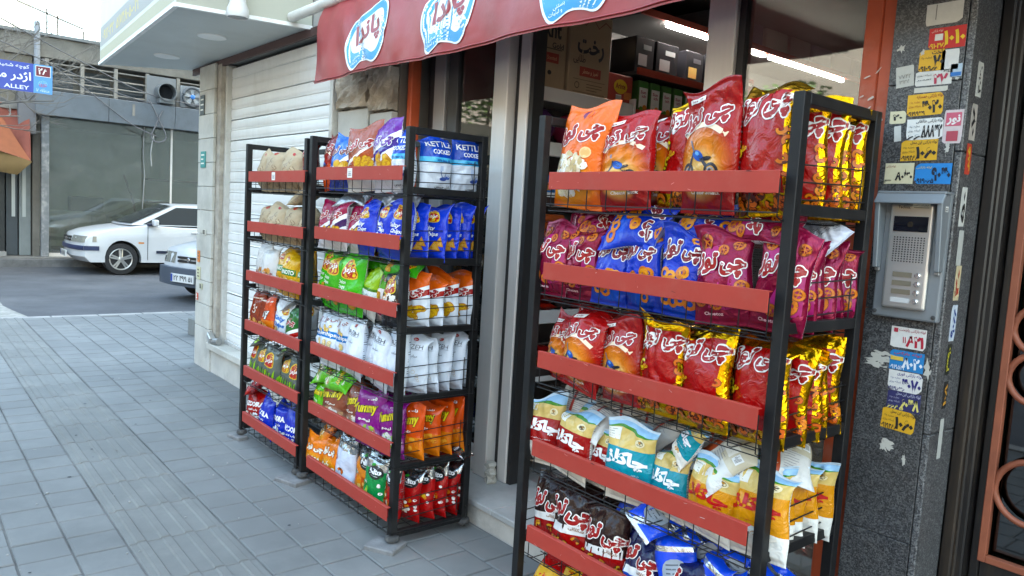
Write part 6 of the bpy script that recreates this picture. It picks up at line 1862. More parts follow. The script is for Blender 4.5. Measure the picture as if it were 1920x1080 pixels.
for i, (x, y, z, yaw, p_, ro) in enumerate(((-1.60, 1.90, .51, .3, .2, .5), (-1.53, 1.93, .47, -.4, .3, -.4), (-1.47, 1.96, .53, .2, .5, .3), (-1.40, 1.88, .50, -.2, .3, .6), (-1.36, 1.83, .45, .4, .2, -.2), (-1.30, 1.91, .50, .1, .4, -.5), (-1.25, 1.84, .44, -.3, .3, .2), (-1.20, 1.90, .49, .5, .4, .4), (-1.17, 1.83, .42, .1, .2, -.3), (-1.44, 1.85, .58, .8, .9, 1.0), (-1.12, 1.88, .45, -.2, .3, .1), (-1.28, 2.0, .52, .3, .5, 1.2))):
    lay('bluepack', '%s blue and silver packet of the heap on the fifth shelf, near rack' % (NTH + ('ninth', 'tenth', 'eleventh', 'twelfth'))[i], x, y, z + .03, .13, .21, yaw, p_, ro, 1.0)
for i in range(5):
    lay('stick', '%s slim red sachet behind the brown bags, fifth shelf, near rack' % NTH[i], -1.70 + i * .035, 1.93 + .01 * (i % 2), .48, .035, .16, .1, .15, -.2 + .09 * i, 1.0)
lay('yelred', 'yellow and red bag lying at the outer end of the lowest shelf, near rack', -1.93, 1.84, .16, .16, .24, .35, .7, .3)
lay('yelred', 'yellow and red bag lying second from the outer end, lowest shelf, near rack', -1.83, 1.88, .19, .16, .24, .2, .7, .2)
lay('yelred', 'yellow and red bag lying third from the outer end, lowest shelf, near rack', -1.70, 1.86, .17, .16, .24, .3, .8, .2)
lay('silverlie', 'silver bag back lying on the magenta crisp bags, second shelf, middle rack', -3.48, 1.83, 1.545, .15, .26, .1, .9, 1.5)
lay('silverlie', 'silver bag back lying over the blue salty bags, second shelf, middle rack', -3.22, 1.84, 1.548, .14, .22, -.1, .9, 1.4)
lay('silverlie', 'silver bag back lying near the post, second shelf, middle rack', -2.99, 1.83, 1.555, .14, .2, .1, .9, 1.5)
lay('green', 'bright green bag lying on the third shelf, middle rack, outer half', -3.36, 1.85, 1.25, .16, .26, .1, .8, 1.4)
lay('green', 'bright green bag lying on the third shelf, middle rack, near the post', -2.99, 1.83, 1.24, .12, .28, .0, .8, 1.5)
lay('yumgreen', 'green Yummy bag lying at the outer end, fifth shelf, middle rack', -3.67, 1.82, .62, .16, .2, .1, .9, 1.2, 1.1)
lay('yumgreen', 'green Yummy bag lying across the brown one, fifth shelf, middle rack', -3.47, 1.79, .625, .16, .26, -.1, .8, 1.45, 1.2)
lay('orangesnack', 'light orange puff bag lying on the others, lowest shelf, middle rack', -3.68, 1.83, .30, .19, .2, -.4, .6, .2)
lay('orangesnack', 'light orange puff bag lying farther along, lowest shelf, middle rack', -3.50, 1.85, .31, .17, .2, -.9, .8, .2)
lay('nitored', 'red puff bag lying at the back, lowest shelf, middle rack', -2.91, 2.08, .355, .1, .25, -1.2, 1.3, .1)
lay('kraft', 'kraft paper bag lying on the row, second shelf, far rack', -4.03, 1.83, 1.555, .2, .22, -.9, 1.0, .3)
lay('greylime', 'grey bag lying on the row, fifth shelf, far rack', -4.58, 1.84, .665, .18, .22, -.7, 1.0, .2)
lay('greylime', 'second grey bag lying on the row, fifth shelf, far rack', -4.15, 1.85, .665, .18, .22, -1.2, 1.1, .1)
lay('silverlie', 'silver bag back lying on the row, fourth shelf, far rack', -4.12, 1.85, .95, .2, .22, -1.0, 1.0, .3)
lay('redpop', 'red popcorn bag folded over the row, lowest shelf, far rack', -4.60, 1.79, .365, .22, .16, -.5, .9, .1)

# ================================================================== STREET BEYOND THE CORNER
OX, OK_ = -18.1, 18.1 / 16.5
def oz(z): return 1.5 + (z - 1.5) * OK_
o = MB().span((-17.6, -40, -.13), (-17.45, 40, .10)).build('far_kerb', mat('kerb_dark', (.13, .13, .13), rough=.9, var=.3, vscale=6), bevel=.01)
tag(o, kind='structure')
o = MB().span((-40, -40, -.13), (-17.6, 40, .115)).build('far_pavement', mat('far_concrete', (.17, .167, .157), rough=.9, var=.25, vscale=3, bump=.5, bscale=30, bdist=.01), bevel=0)
tag(o, kind='structure')
M_OWALL = mat('old_render', (.19, .175, .15), rough=.9, var=.2, vscale=2.5, bump=.4, bscale=20, bdist=.01, dirt=(.2, .18, .15), dscale=1.5, damt=.5)
M_FASC = mat('fascia_zinc', (.17, .19, .215), rough=.42, metal=.35, var=.10, vscale=1.5, dirt=(.09, .1, .105), dscale=2.5, damt=.4)
M_RAIL = mat('rail_paint', (.26, .24, .21), rough=.6, var=.15, vscale=8)
ob = thing('corner_shop_building', 'low old shop building with a zinc fascia across the side road', 'building', (OX, 5, .115))
Y0 = 2.43
MB().span((OX, 2.426, .115), (OX + .16, 2.565, 2.95)).build('column', mat('column_grey', (.18, .19, .2), rough=.6, var=.15, vscale=5, dirt=(.6, .58, .55), dscale=6), ob, bevel=.01)
MB().span((OX - 3.4, 2.43, .11), (OX - 3.3, 14, 3.0)).build('back_wall', mat('shop_tiles', (.62, .66, .58), rough=.6, var=.1, vscale=2), ob)
MB().span((OX - 3.3, 2.3, .11), (OX, 2.42, 3.0)).build('side_wall', M_OWALL, ob)
MB().span((OX - 3.4, 2.3, 2.96), (OX - .02, 14, 3.1)).build('ceiling_slab', M_OWALL, ob)
MB().span((OX, 2.57, .115), (OX + .04, 12, .19)).build('glass_frame', M_ALU, ob)
for ya, yb in ((2.575, 4.9), (4.94, 7.6), (7.64, 11)):
    MB().span((OX + .015, ya, .19), (OX + .023, yb, 2.95)).build('pane', glass('old_shop_glass', '#d4dcd2', refl=.07, dust=.12), ob)  # film thickened as painted haze that pales the dim interior
for yy in (4.92, 7.62):
    MB().span((OX, yy - .02, .19), (OX + .04, yy + .02, 2.95)).build('glass_frame', M_ALU, ob)
# zinc fascia in sheets
yy = 2.30
i = 0
while yy < 10:
    MB().prism([(OX + .02, 2.96), (OX + .34, 2.945), (OX + .36, 3.42), (OX + .02, 3.46)], 'y', yy + .002, yy + 1.296).build('fascia_sheet', M_FASC, ob, bevel=.004)
    yy += 1.3
MB().prism([(OX + .362, 3.12), (OX + .372, 3.12), (OX + .372, 3.36), (OX + .362, 3.36)], 'y', 4.04, 4.09).build('bracket', M_RAIL, ob)
# upper storey: dark windows set back, railing, parapet
MB().span((OX - 3.0, 2.3, 3.1), (OX - .62, 14, 4.5)).build('upper_wall', M_OWALL, ob)
for j, ya in enumerate((2.55, 3.25, 3.92, 4.6, 5.3, 6.1)):
    MB().span((OX - .615, ya, 3.5), (OX - .59, ya + .55, 4.0)).build('window', mat('dusty_pane', (.10, .12, .14), rough=.25, var=.2), ob)
    for k in range(4):
        MB().span((OX - .589, ya + .01, 3.54 + k * .12), (OX - .575, ya + .54, 3.57 + k * .12)).build('louvre', mat('louvre_grey', (.2, .2, .21), rough=.5), ob)
for yy in (2.50, 3.13, 3.755, 4.37, 5.0, 5.7, 6.4):
    MB().span((OX - .03, yy, 3.46), (OX + .05, yy + .07, 4.08)).build('railing_post', M_RAIL, ob, bevel=.004)
for zz_ in (3.52, 3.66, 3.82, 4.0):
    MB().cyl((OX + .01, 2.4, zz_), (OX + .01, 8, zz_ - .0), .017, 8).build('railing_bar', M_RAIL, ob)
MB().span((OX - .8, 1.0, 4.09), (OX + .06, 12, 4.50)).build('parapet', mat('parapet_render', (.19, .178, .155), rough=.9, var=.35, vscale=2, dirt=(.18, .16, .13), dscale=3), ob, bevel=.01)
MB().span((OX - .85, .9, 4.501), (OX + .14, 12, 4.56)).build('coping', mat('coping_metal', (.18, .19, .195), rough=.5, metal=.3), ob)
MB().cyl((OX + .11, 2.36, 3.3), (OX + .11, 2.36, 4.75), .055, 12).build('downpipe', mat('pipe_blue', (.25, .27, .3), rough=.5), ob)
MB().span((OX - .02, 4.39, 3.46), (OX + .06, 4.98, 4.05)).build('sheet_panel', mat('sheet_white', (.2, .21, .22), rough=.5, var=.1), ob)
# duct and fan on the fascia
dz, dy = 3.70, 4.70
dc = thing('exhaust_duct', 'round grey exhaust duct mouth above the zinc fascia', 'duct', (OX + .3, dy, 3.46))
MB().lathe((OX + .12, dy, dz), [(.19, 0), (.19, .36), (.175, .362), (.17, .1)], n=26, axis='x').build('pipe', mat('duct_grey', (.2, .21, .215), rough=.45, metal=.4), dc, smooth='auto')
MB().lathe((OX + .25, dy, dz), [(.168, 0), (.168, .004)], n=26, axis='x').build('dark_bore', mat('bore_black', (.01, .011, .014), rough=.9), dc)
MB().span((OX + .14, dy - .14, 3.462), (OX + .42, dy + .16, 3.56)).build('stand', mat('duct_grey', (.36, .37, .38)), dc, bevel=.01)
dy2 = 5.30
fn = thing('exhaust_fan', 'grey exhaust fan with blue hub above the fascia', 'fan', (OX + .2, dy2, 3.46))
MB().span((OX + .1, dy2 - .24, 3.462), (OX + .14, dy2 + .24, 3.93)).build('housing', mat('fan_white', (.28, .29, .3), rough=.5), fn)
MB().tube([(OX + .2, dy2 + .2 * math.cos(a * math.pi / 14), 3.70 + .2 * math.sin(a * math.pi / 14)) for a in range(29)], .035, 8).build('shroud', mat('fan_dark', (.12, .13, .14), rough=.5), fn, smooth=True)
for k in range(5):
    a = k * 2 * math.pi / 5 + .3
    MB().prism([(dy2 + .03 * math.cos(a - .6), 3.70 + .03 * math.sin(a - .6)), (dy2 + .19 * math.cos(a - .25), 3.70 + .19 * math.sin(a - .25)), (dy2 + .19 * math.cos(a + .35), 3.70 + .19 * math.sin(a + .35)), (dy2 + .03 * math.cos(a + .6), 3.70 + .03 * math.sin(a + .6))], 'x', OX + .18 + .004 * k, OX + .186 + .004 * k).build('blade', mat('blade_grey', (.4, .41, .42), rough=.4), fn)
MB().lathe((OX + .16, dy2, 3.70), [(.05, 0), (.05, .06), (.03, .075)], n=14, axis='x').build('hub', mat('hub_blue', (.06, .22, .6), rough=.4), fn, smooth='auto')
# furniture behind the old shop glass
M_WFR = mat('white_frame', (.62, .66, .68), rough=.5)
def frame_table(name, lab, x, y, w, d, h):
    t = thing(name, lab, 'table', (x, y, .115))
    for a in (0, 1):
        for b in (0, 1):
            MB().span((x + a * (d - .05), y + b * (w - .05), .115), (x + a * (d - .05) + .05, y + b * (w - .05) + .05, h)).build('leg', M_WFR, t)
    MB().span((x - .02, y - .02, h + .001), (x + d + .02, y + w + .02, h + .05)).build('top', M_WFR, t)
frame_table('work_table', 'white framed table behind the old shop glass beside the column', OX - .9, 2.62, .95, .6, 1.0)
frame_table('work_table', 'longer pale table behind the old shop glass above the white car bonnet', OX - 1.3, 3.9, 1.6, .6, .95)
o = MB().lathe((OX - .55, 3.15, .12), [(.16, 0), (.17, .3), (.12, .5), (.06, .62), (.09, .7)], n=14).build('covered_stool', mat('cloth_pale', (.5, .52, .52), rough=.8), base=(OX - .55, 3.15, .12), smooth=True)
tag(o, 'pale cloth covered stool under the white framed table', 'stool')
cbx = MB().span((OX - 3.0, 3.4, 1.0), (OX - 2.6, 4.1, 1.35)).build('wall_heater', mat('heater_grey', (.2, .22, .2), rough=.5), base=(OX - 2.8, 3.75, 1.0), bevel=.02)
tag(cbx, 'dark grey box on the back wall of the old shop', 'box')
for i, (ya, yb, z_) in enumerate(((5.0, 6.2, 1.85), (5.0, 6.2, 1.3))):
    o = MB().span((OX - 2.6, ya, z_), (OX - 2.2, yb, z_ + .04)).build('wall_shelf', mat('shelf_wood', (.12, .11, .1), rough=.6), base=(OX - 2.4, ya, z_))
    tag(o, '%s dark shelf inside the old shop' % ('upper' if i == 0 else 'lower'), 'shelf')
o = MB().tube([(OX + .05, 4.35, 2.94), (OX + .07, 4.33, 2.4), (OX + .1, 4.36, 1.9), (OX + .08, 4.3, .6)], .012, 6).build('hanging_pipe', mat('pipe_pale', (.3, .3, .3), rough=.5), base=(OX, 4.3, 1), smooth=True)
tag(o, 'thin pale pipe hanging down in front of the old shop glass', 'pipe')
o = MB().tube([(OX - .6, 4.1, 1.9), (OX - .58, 4.3, 1.3), (OX - .55, 4.45, .5)], .02, 6).build('leaning_pole', mat('pole_dark', (.06, .06, .06), rough=.6), base=(OX - .6, 4.1, .5), smooth=True)
tag(o, 'dark pole leaning inside the old shop', 'pole')
# loose cables over the fascia
def cable(pts, r, lab, m=None):
    P = [Vector(p) for p in pts]
    out = []
    for i in range(len(P) - 1):
        p0, p1, p2, p3 = P[max(i - 1, 0)], P[i], P[i + 1], P[min(i + 2, len(P) - 1)]
        for k in range(6):
            t = k / 6
            out.append(.5 * ((2 * p1) + (-p0 + p2) * t + (2 * p0 - 5 * p1 + 4 * p2 - p3) * t * t + (-p0 + 3 * p1 - 3 * p2 + p3) * t ** 3))
    out.append(P[-1])
    o = MB().tube(out, r, 5).build('cable', m or mat('cable_grey', (.14, .14, .15), rough=.6), base=tuple(P[0]), smooth=True)
    return tag(o, lab, 'cable')
cable([(OX + .45, 2.4, 4.0), (OX + .45, 3.2, 3.5), (OX + .42, 4.0, 2.95), (OX + .4, 4.5, 2.75)], .012, 'grey cable slanting down across the zinc fascia')
cable([(OX + .42, 4.35, 3.5), (OX + .42, 4.55, 3.1), (OX + .42, 4.7, 2.75), (OX + .42, 4.55, 2.62), (OX + .42, 4.4, 2.72), (OX + .42, 4.5, 3.0), (OX + .42, 4.62, 3.3)], .014, 'cable looped in a coil on the zinc fascia')
cable([(OX + .41, 4.45, 2.75), (OX + .41, 4.4, 2.4), (OX + .4, 4.42, 2.1)], .012, 'short white cable end hanging below the fascia', mat('cable_white', (.32, .32, .31), rough=.6))
cable([(OX + 3.0, 1.2, 4.3), (OX + 1.5, 2.8, 3.95), (OX + .4, 4.4, 3.6), (OX + .3, 6.0, 3.5)], .011, 'grey cable sagging from the bare tree to the railing')
cable([(OX + 3.0, 1.0, 4.0), (OX + 1.5, 2.5, 3.75), (OX + .4, 4.2, 3.45), (OX + .3, 6.0, 3.42)], .011, 'lower grey cable sagging from the bare tree to the fascia')

# neighbouring shop to the left, with doors and a folded orange awning
nb = thing('neighbour_building', 'beige neighbouring shop with dark doors under the orange awning', 'building', (OX, 0, .115))
MB().span((OX - 3, -12, 2.55), (OX, 2.29, 4.08)).build('upper_wall', mat('beige_render', (.17, .15, .115), rough=.9, var=.12, vscale=2), nb)
MB().span((OX - 3, -12, .115), (OX - .35, 2.29, 2.549)).build('lower_wall', mat('lower_render', (.12, .11, .10), rough=.8), nb)  # lower wall in a darker tone than the beige above
for i, (ya, yb, c, mt) in enumerate(((2.08, 2.28, (.22, .24, .24), 0), (1.86, 2.06, (.05, .06, .07), 0), (1.70, 1.84, (.02, .022, .025), 0), (1.5, 1.68, (.40, .40, .36), 0), (1.30, 1.48, (.03, .03, .035), 0), (.9, 1.28, (.3, .3, .28), 0), (-.4, .88, (.06, .07, .08), 0))):
    MB().span((OX - .34, ya, .12), (OX - .1 - .03 * (i % 2), yb, 2.5)).build('door_panel', mat('door_tone%d' % i, c, rough=.35, var=.1), nb, bevel=.006)
for ya in (2.13, 1.95):
    MB().span((OX - .09, ya, .9), (OX - .07, ya + .06, 1.9)).build('reflective_strip', mat('pale_pane', (.5, .52, .5), rough=.2), nb)
MB().span((OX - .1, 1.45, .116), (OX + .06, 1.85, .2)).build('door_sill', M_CONC, nb)
MB().lathe((OX + .04, 1.75, 3.05), [(.17, 0), (.17, .04), (.15, .05)], n=20, axis='x').build('round_plate', mat('plate_dark', (.08, .08, .08), rough=.5), nb)
MB().span((OX - .05, 2.02, 2.55), (OX + .3, 2.32, 3.35)).build('meter_box', mat('meter_grey', (.14, .14, .15), rough=.5), nb, bevel=.01)
oa = thing('orange_awning', 'folded orange and yellow canvas awning over the neighbouring doors', 'awning', (OX + .1, 1, 2))
def canvas(name, quad, m, sag=.04, n=8):
    P = [Vector(p) for p in quad]
    V = []
    for i in range(n + 1):
        for j in range(n + 1):
            u, v = i / n, j / n
            p = P[0] * (1 - u) * (1 - v) + P[1] * u * (1 - v) + P[2] * u * v + P[3] * (1 - u) * v
            p.z -= sag * math.sin(math.pi * u) * math.sin(math.pi * v)
            p.x += .03 * math.sin(7 * u + 3 * v)
            V.append(p)
    b = MB().add(V, [(i * (n + 1) + j, (i + 1) * (n + 1) + j, (i + 1) * (n + 1) + j + 1, i * (n + 1) + j + 1) for i in range(n) for j in range(n)])
    o = b.build(name, m, oa, smooth=True, fix=False)
    return o
M_C1 = mat('canvas_orange', (.22, .065, .022), rough=.8, var=.12, vscale=4)
M_C2 = mat('canvas_rust', (.17, .042, .025), rough=.8, var=.15, vscale=4)
M_C3 = mat('canvas_ochre', (.18, .115, .042), rough=.8, var=.12, vscale=4)
M_C4 = mat('canvas_grey', (.15, .138, .12), rough=.85, var=.12, vscale=4)
canvas('end_panel', [(OX + .1, 1.55, 3.1), (OX + .1, 2.22, 3.12), (OX + .75, 2.18, 2.02), (OX + .45, 1.9, 2.35)], M_C2)
canvas('top_panel', [(OX + .1, -1.0, 3.1), (OX + .1, 1.6, 3.1), (OX + .8, 2.17, 2.0), (OX + 1.2, .2, 2.55)], M_C1, .06)
canvas('edge_panel', [(OX + .09, .4, 3.16), (OX + .09, 2.23, 3.16), (OX + .16, 2.24, 3.0), (OX + .16, .4, 3.02)], M_C4, .01)
canvas('valance', [(OX + 1.21, .2, 2.54), (OX + .81, 2.19, 1.99), (OX + .80, 1.95, 1.72), (OX + 1.2, 0.2, 1.95)], M_C3, .03)
MB().tube([(OX + .1, 2.2, 2.0), (OX + .78, 2.2, 1.98)], .015, 6).build('arm', M_RAIL, oa)

# street sign -----------------------------------------------------------------
sg = thing('street_sign', 'blue alley name sign with white Persian lettering on a pole', 'sign', (-13.0, 1.45, -.05))
SGX = -13.0
MB().span((SGX - .012, .62, 2.85), (SGX, 1.66, 3.25)).build('name_panel', mat('sign_blue', (.035, .065, .36), rough=.35), sg)
MB().span((SGX - .012, 1.662, 2.85), (SGX + .001, 1.895, 3.252)).build('number_panel', mat('sign_lightblue', (.10, .30, .62), rough=.35), sg)
MB().cyl((SGX - .05, .95, -.05), (SGX - .05, .95, 3.5), .035, 12).build('pole', M_RAIL, sg)
q = Print2D().word('کوچه شهید ابراهیم', 1.30, .335, .62, .075, '#e8ecf4', bold=.012).word('اژدر میرزایی', 1.24, .20, .78, .15, '#f0f2f6', bold=.02).word('MIRZAEE  ALLEY', 1.22, .055, .78, .055, '#e0e6f2', bold=.015)
q.rect(1.685, .235, 1.872, .385, '#e8e8e8').rect(1.692, .242, 1.865, .378, '#6c2430').word('۲۸', 1.778, .31, .12, .09, '#f0ece8', bold=.03)
for k in range(8):
    q.ring(1.775 + .04 * math.cos(k * .785), .135 + .028 * math.sin(k * .785), .016, .006, '#8cc4ec' if k < 5 else '#c05a6a', n=8)
q.word('منطقه ۱۸', 1.775, .045, .16, .045, '#c8e0f4', bold=.01)
link('lettering', q.mesh('lettering', plane_surf((.0015, -1.45, 2.9), (0, 1, 0), (0, 0, 1), (1, 0, 0)), lift=.001, step=.0004, matf=flatink), sg)

# roof things against the sky
rf = thing('roof_frame', 'thin bare metal frame standing on the roof across the road', 'frame', (OX - 1.5, 3, 4.5))
for (a, b) in (((2.75, 4.5), (2.75, 5.35)), ((3.45, 4.5), (3.45, 5.0)), ((2.2, 5.4), (3.45, 5.05)), ((2.95, 4.5), (2.95, 5.25))):
    MB().bar((OX - 1.5, a[0], a[1]), (OX - 1.5, b[0], b[1]), .035).build('bar', M_RAIL, rf)
o = MB().span((OX - 14, 2.6, 4.0), (OX - 12, 3.8, 8.2)).build('stair_tower', mat('tower_green', (.3, .33, .3), rough=.8), base=(OX - 13, 3.2, 0))
tag(o, 'pale green stair tower behind the roof across the road', 'tower')

# bare tree at the kerb
def bare_tree(lab, base, seed, h, dirs):
    t = thing('bare_tree', lab, 'tree', base)
    rg = random.Random(seed)
    b = Vector(base)
    MB().tube([b, b + Vector((.05, 0, h * .4)), b + Vector((.0, .1, h * .7)), b + Vector((.05, .15, h))], .11, 9, taper=.05).build('trunk', mat('bark_grey', (.22, .19, .16), rough=.95, var=.3, vscale=12, bump=.8, bscale=40), t, smooth=True)
    tw = MB()
    def grow(p, d, L, r, lv):
        pts = [p]
        for k in range(5):
            d = (d + Vector((rg.uniform(-.22, .22), rg.uniform(-.22, .22), rg.uniform(-.12, .2)))).normalized()
            pts.append(pts[-1] + d * L / 5)
        tw.tube(pts, r, 5 if lv < 2 else 4, taper=r * .4)
        if lv < 3:
            for k in range(rg.randint(3, 5)):
                i = rg.randint(1, 5)
                nd = (d + Vector((rg.uniform(-.8, .8), rg.uniform(-.8, .9), rg.uniform(-.5, .7)))).normalized()
                grow(pts[i], nd, L * rg.uniform(.45, .75), r * .5, lv + 1)
    for dr_ in dirs:
        grow(b + Vector((.05, .15, h * rg.uniform(.72, 1.0))), Vector(dr_).normalized(), rg.uniform(1.3, 1.9), .024, 0)
    tw.build('branches', mat('twig_grey', (.17, .155, .135), rough=.95), t, smooth=True, fix=False)
bare_tree('bare grey tree spreading twigs in front of the railing', (-15.6, .35, -.05), 4, 3.5, ((.1, 1, .3), (-.2, 1, .1), (.2, 1, .6), (0, 1, .05), (-.3, .8, .4), (.3, 1, .2)))

# block by the corner
o = MB().box((-8.55, 2.66, .09), (.2, .2, .2), 0, Matrix.Rotation(.1, 3, 'Z')).build('concrete_block', mat('block_grey', (.20, .21, .20), rough=.9, var=.2, vscale=9), base=(-8.55, 2.66, 0), bevel=.015)
tag(o, 'grey concrete block standing behind the corner pillar', 'block')

# ------------------------------------------------------------------ cars
def make_car(name, label, P):
    t = thing(name, label, 'car', P['loc'], 'parked white cars', rotz=P['rot'], local=True)
    hw, Ln = P['hw'], P['len']
    wr, wz = P['wr'], P['wr']
    fa, ra = P['fa'], P['ra']
    ar = wr + .055
    paint = mat('paint_' + name + P['id'], P['col'], rough=.28, coat=.6, var=.02, vscale=3)
    top = P['top']                       # (s, z) from the nose over bonnet, waist and boot to the tail
    bot = []
    zb = P['zb']
    def arch(c):
        a0 = math.asin((zb - wz) / ar)
        n = 12
        return [(c + ar * math.cos(a0 + (math.pi - 2 * a0) * i / n), wz + ar * math.sin(a0 + (math.pi - 2 * a0) * i / n)) for i in range(n + 1)]
    bot = [(Ln - .1, zb)] + arch(ra) + arch(fa) + [(.12, zb)]
    outline = top + bot
    ntop = len(top)
    sl = [(-1, .965), (-.985, .99), (-.93, 1.0), (-.6, 1.0), (0, 1.0), (.6, 1.0), (.93, 1.0), (.985, .99), (1, .965)]
    V = []
    for (f, k) in sl:
        for i, (s_, z) in enumerate(outline):
            y = f * hw
            ss = s_ + .16 * abs(f) ** 2.6 * max(0, 1 - s_ / .8) - .12 * abs(f) ** 2.6 * max(0, 1 - (Ln - s_) / .8)
            zz = z
            if i < ntop and 0 < i < ntop - 1:
                zz = z + .035 * (1 - f * f) - (1 - k) * .6
            yy = y * (1 - .03 * max(0, (z - .5)))
            if i >= ntop: yy *= .985
            V.append((yy, ss, zz))
    n = len(outline)
    F = []
    for a in range(len(sl) - 1):
        for i in range(n):
            F.append((a * n + i, a * n + (i + 1) % n, (a + 1) * n + (i + 1) % n, (a + 1) * n + i))
    F.append(tuple(range(n)))
    F.append(tuple(range((len(sl) - 1) * n, len(sl) * n))[::-1])
    MB().add(V, F).build('body', paint, t, smooth='auto')
    MB().span((-hw * .8, .3, zb - .04), (hw * .8, Ln - .3, zb + .16)).span((-hw * .75, fa - .5, zb), (hw * .75, fa + .5, zb + .42)).span((-hw * .75, ra - .5, zb + .001), (hw * .75, ra + .5, zb + .42)).build('underbody', mat('under_black', (.012, .012, .013), rough=.9), t)
    # cabin
    cb = P['cab']   # windscreen base, roof front, roof rear, rear base: (s, z)
    bw, tw_ = hw - .05, hw - .27
    ring_b = [(cb[0][0], cb[0][1]), (cb[3][0], cb[3][1])]
    pts = []
    for f in (-1, -.5, 0, .5, 1):
        pts.append([(f * bw, cb[0][0] - .12 * (1 - f * f), cb[0][1]), (f * tw_, cb[1][0] - .06 * (1 - f * f), cb[1][1] + .02 * (1 - f * f)), (f * tw_, (cb[1][0] + cb[2][0]) / 2, cb[1][1] + .025 + .02 * (1 - f * f)), (f * tw_, cb[2][0] + .05 * (1 - f * f), cb[2][1] + .02 * (1 - f * f)), (f * bw, cb[3][0] + .08 * (1 - f * f), cb[3][1])])
    V = [p for row in pts for p in row]
    F = [(a * 5 + i, a * 5 + i + 1, (a + 1) * 5 + i + 1, (a + 1) * 5 + i) for a in range(4) for i in range(4)]
    F += [(0, 1, 2, 3, 4), (24, 23, 22, 21, 20)]
    MB().add(V, F).build('cabin', paint, t, smooth='auto')
    gl = mat('car_glass', (.018, .022, .026), rough=.05, spec=.6)
    gw = MB()                                  # windscreen sits just outside the cabin skin
    def lerp(p, q_, a): return tuple(p[k] + (q_[k] - p[k]) * a for k in range(3))
    V = []
    for a in (.05, .25, .5, .75, .95):
        i0 = min(int(a * 4), 3); fr_ = a * 4 - i0
        B0, T0 = lerp(pts[i0][0], pts[i0 + 1][0], fr_), lerp(pts[i0][1], pts[i0 + 1][1], fr_)
        for c in (.06, .94):
            p = lerp(B0, T0, c)
            V.append((p[0], p[1] - .012, p[2] + .012))
    gw.add(V, [(i * 2, i * 2 + 1, i * 2 + 3, i * 2 + 2) for i in range(4)]).build('windscreen', gl, t, smooth=True)
    V = []
    for a in (.05, .25, .5, .75, .95):
        i0 = min(int(a * 4), 3); fr_ = a * 4 - i0
        B0, T0 = lerp(pts[i0][4], pts[i0 + 1][4], fr_), lerp(pts[i0][3], pts[i0 + 1][3], fr_)
        for c in (.1, .92):
            p = lerp(B0, T0, c)
            V.append((p[0], p[1] + .012, p[2] + .012))
    MB().add(V, [(i * 2, i * 2 + 1, i * 2 + 3, i * 2 + 2) for i in range(4)]).build('rear_window', gl, t, smooth=True)
    for sg_, row in ((-1, pts[0]), (1, pts[4])):
        def side(s_, c):    # point on the cabin side at station s, height fraction c
            y = bw + (tw_ - bw) * c
            z = cb[0][1] + (cb[1][1] - cb[0][1]) * c
            return (sg_ * (y + .008), s_, z)
        sm = cb[0][0] + (cb[3][0] - cb[0][0]) * .5
        def scr(c): return cb[0][0] + (cb[1][0] - cb[0][0]) * c
        def rea(c): return cb[3][0] + (cb[2][0] - cb[3][0]) * c
        MB().add([side(scr(.06) + .16, .06), side(sm - .03, .06), side(sm - .03, .9), side(scr(.9) + .10, .9)], [(0, 1, 2, 3)]).build('side_window', gl, t, fix=False)
        MB().add([side(sm + .03, .06), side(rea(.06) - .2, .06), side(rea(.9) - .12, .9), side(sm + .03, .9)], [(0, 1, 2, 3)]).build('side_window', gl, t, fix=False)
        MB().span((sg_ * (hw * .985) - .004, fa + .62, .42), (sg_ * (hw * .985) + .004 + .012 * sg_, ra - .55, .47)).build('side_moulding', mat('trim_blueblack', (.02, .025, .05), rough=.4), t)
        for s_ in (fa + .46, sm + .02):
            MB().span((sg_ * hw * .975 - .002, s_, zb + .05), (sg_ * hw * .975 + .014 * sg_, s_ + .008, cb[0][1] - .03)).build('door_gap', mat('gap_black', (.01, .01, .01), rough=.9), t)
        MB().span((sg_ * (hw * .97), sm - .26, cb[0][1] - .13), (sg_ * (hw * .97 + .03), sm - .08, cb[0][1] - .10)).build('door_handle', paint, t, bevel=.006)
        mr_ = MB().box((sg_ * (hw + .09), cb[0][0] + .40, cb[0][1] + .06), (.2, .09, .13)).build('mirror', paint, t, bevel=.03, segs=3)
        MB().box((sg_ * (hw - .0), cb[0][0] + .36, cb[0][1] + .02), (.1, .16, .05)).build('mirror_arm', mat('trim_blueblack', (.02, .025, .05)), t, bevel=.01)
        MB().span((sg_ * hw * .97, fa + .30, .60), (sg_ * (hw * .97 + .012), fa + .40, .63)).build('indicator', mat('amber', (.7, .25, .04), rough=.3), t)
        # headlights wrap the front corner
        hl = P['hl']
        V = []
        for i in range(5):
            f = hl[0] + (hl[1] - hl[0]) * i / 4
            ss = hl[4] + .16 * abs(f) ** 2.6 * (1 - hl[4] / .8) - .03
            V += [(sg_ * f * hw * .99, ss, hl[2]), (sg_ * f * hw * .995, ss + .045, hl[3])]
        V += [(sg_ * hw * 1.012, hl[4] + .32, hl[2] + .02), (sg_ * hw * 1.008, hl[4] + .32, hl[3])]
        MB().add(V, [(i * 2, i * 2 + 1, i * 2 + 3, i * 2 + 2) for i in range(5)]).build('headlight', mat('headlamp', (.22, .22, .19), rough=.12, coat=.5, var=.2, vscale=30), t, smooth=True, fix=False)
    # front: bumper, grille, plate
    def front(f, s0): return s0 + .16 * abs(f) ** 2.6 * (1 - s0 / .8)
    V, Fc = [], []
    bz0, bz1, out_ = P['bump']
    fs = [i / 8 - 1 for i in range(17)]
    for f in fs:
        V += [(f * hw, front(f, 0) - out_, bz0), (f * hw, front(f, 0) - out_ - .01, (bz0 + bz1) / 2), (f * hw, front(f, 0) - out_, bz1), (f * hw, front(f, 0) + .05, bz1 + .004), (f * hw, front(f, 0) + .05, bz0 - .004)]
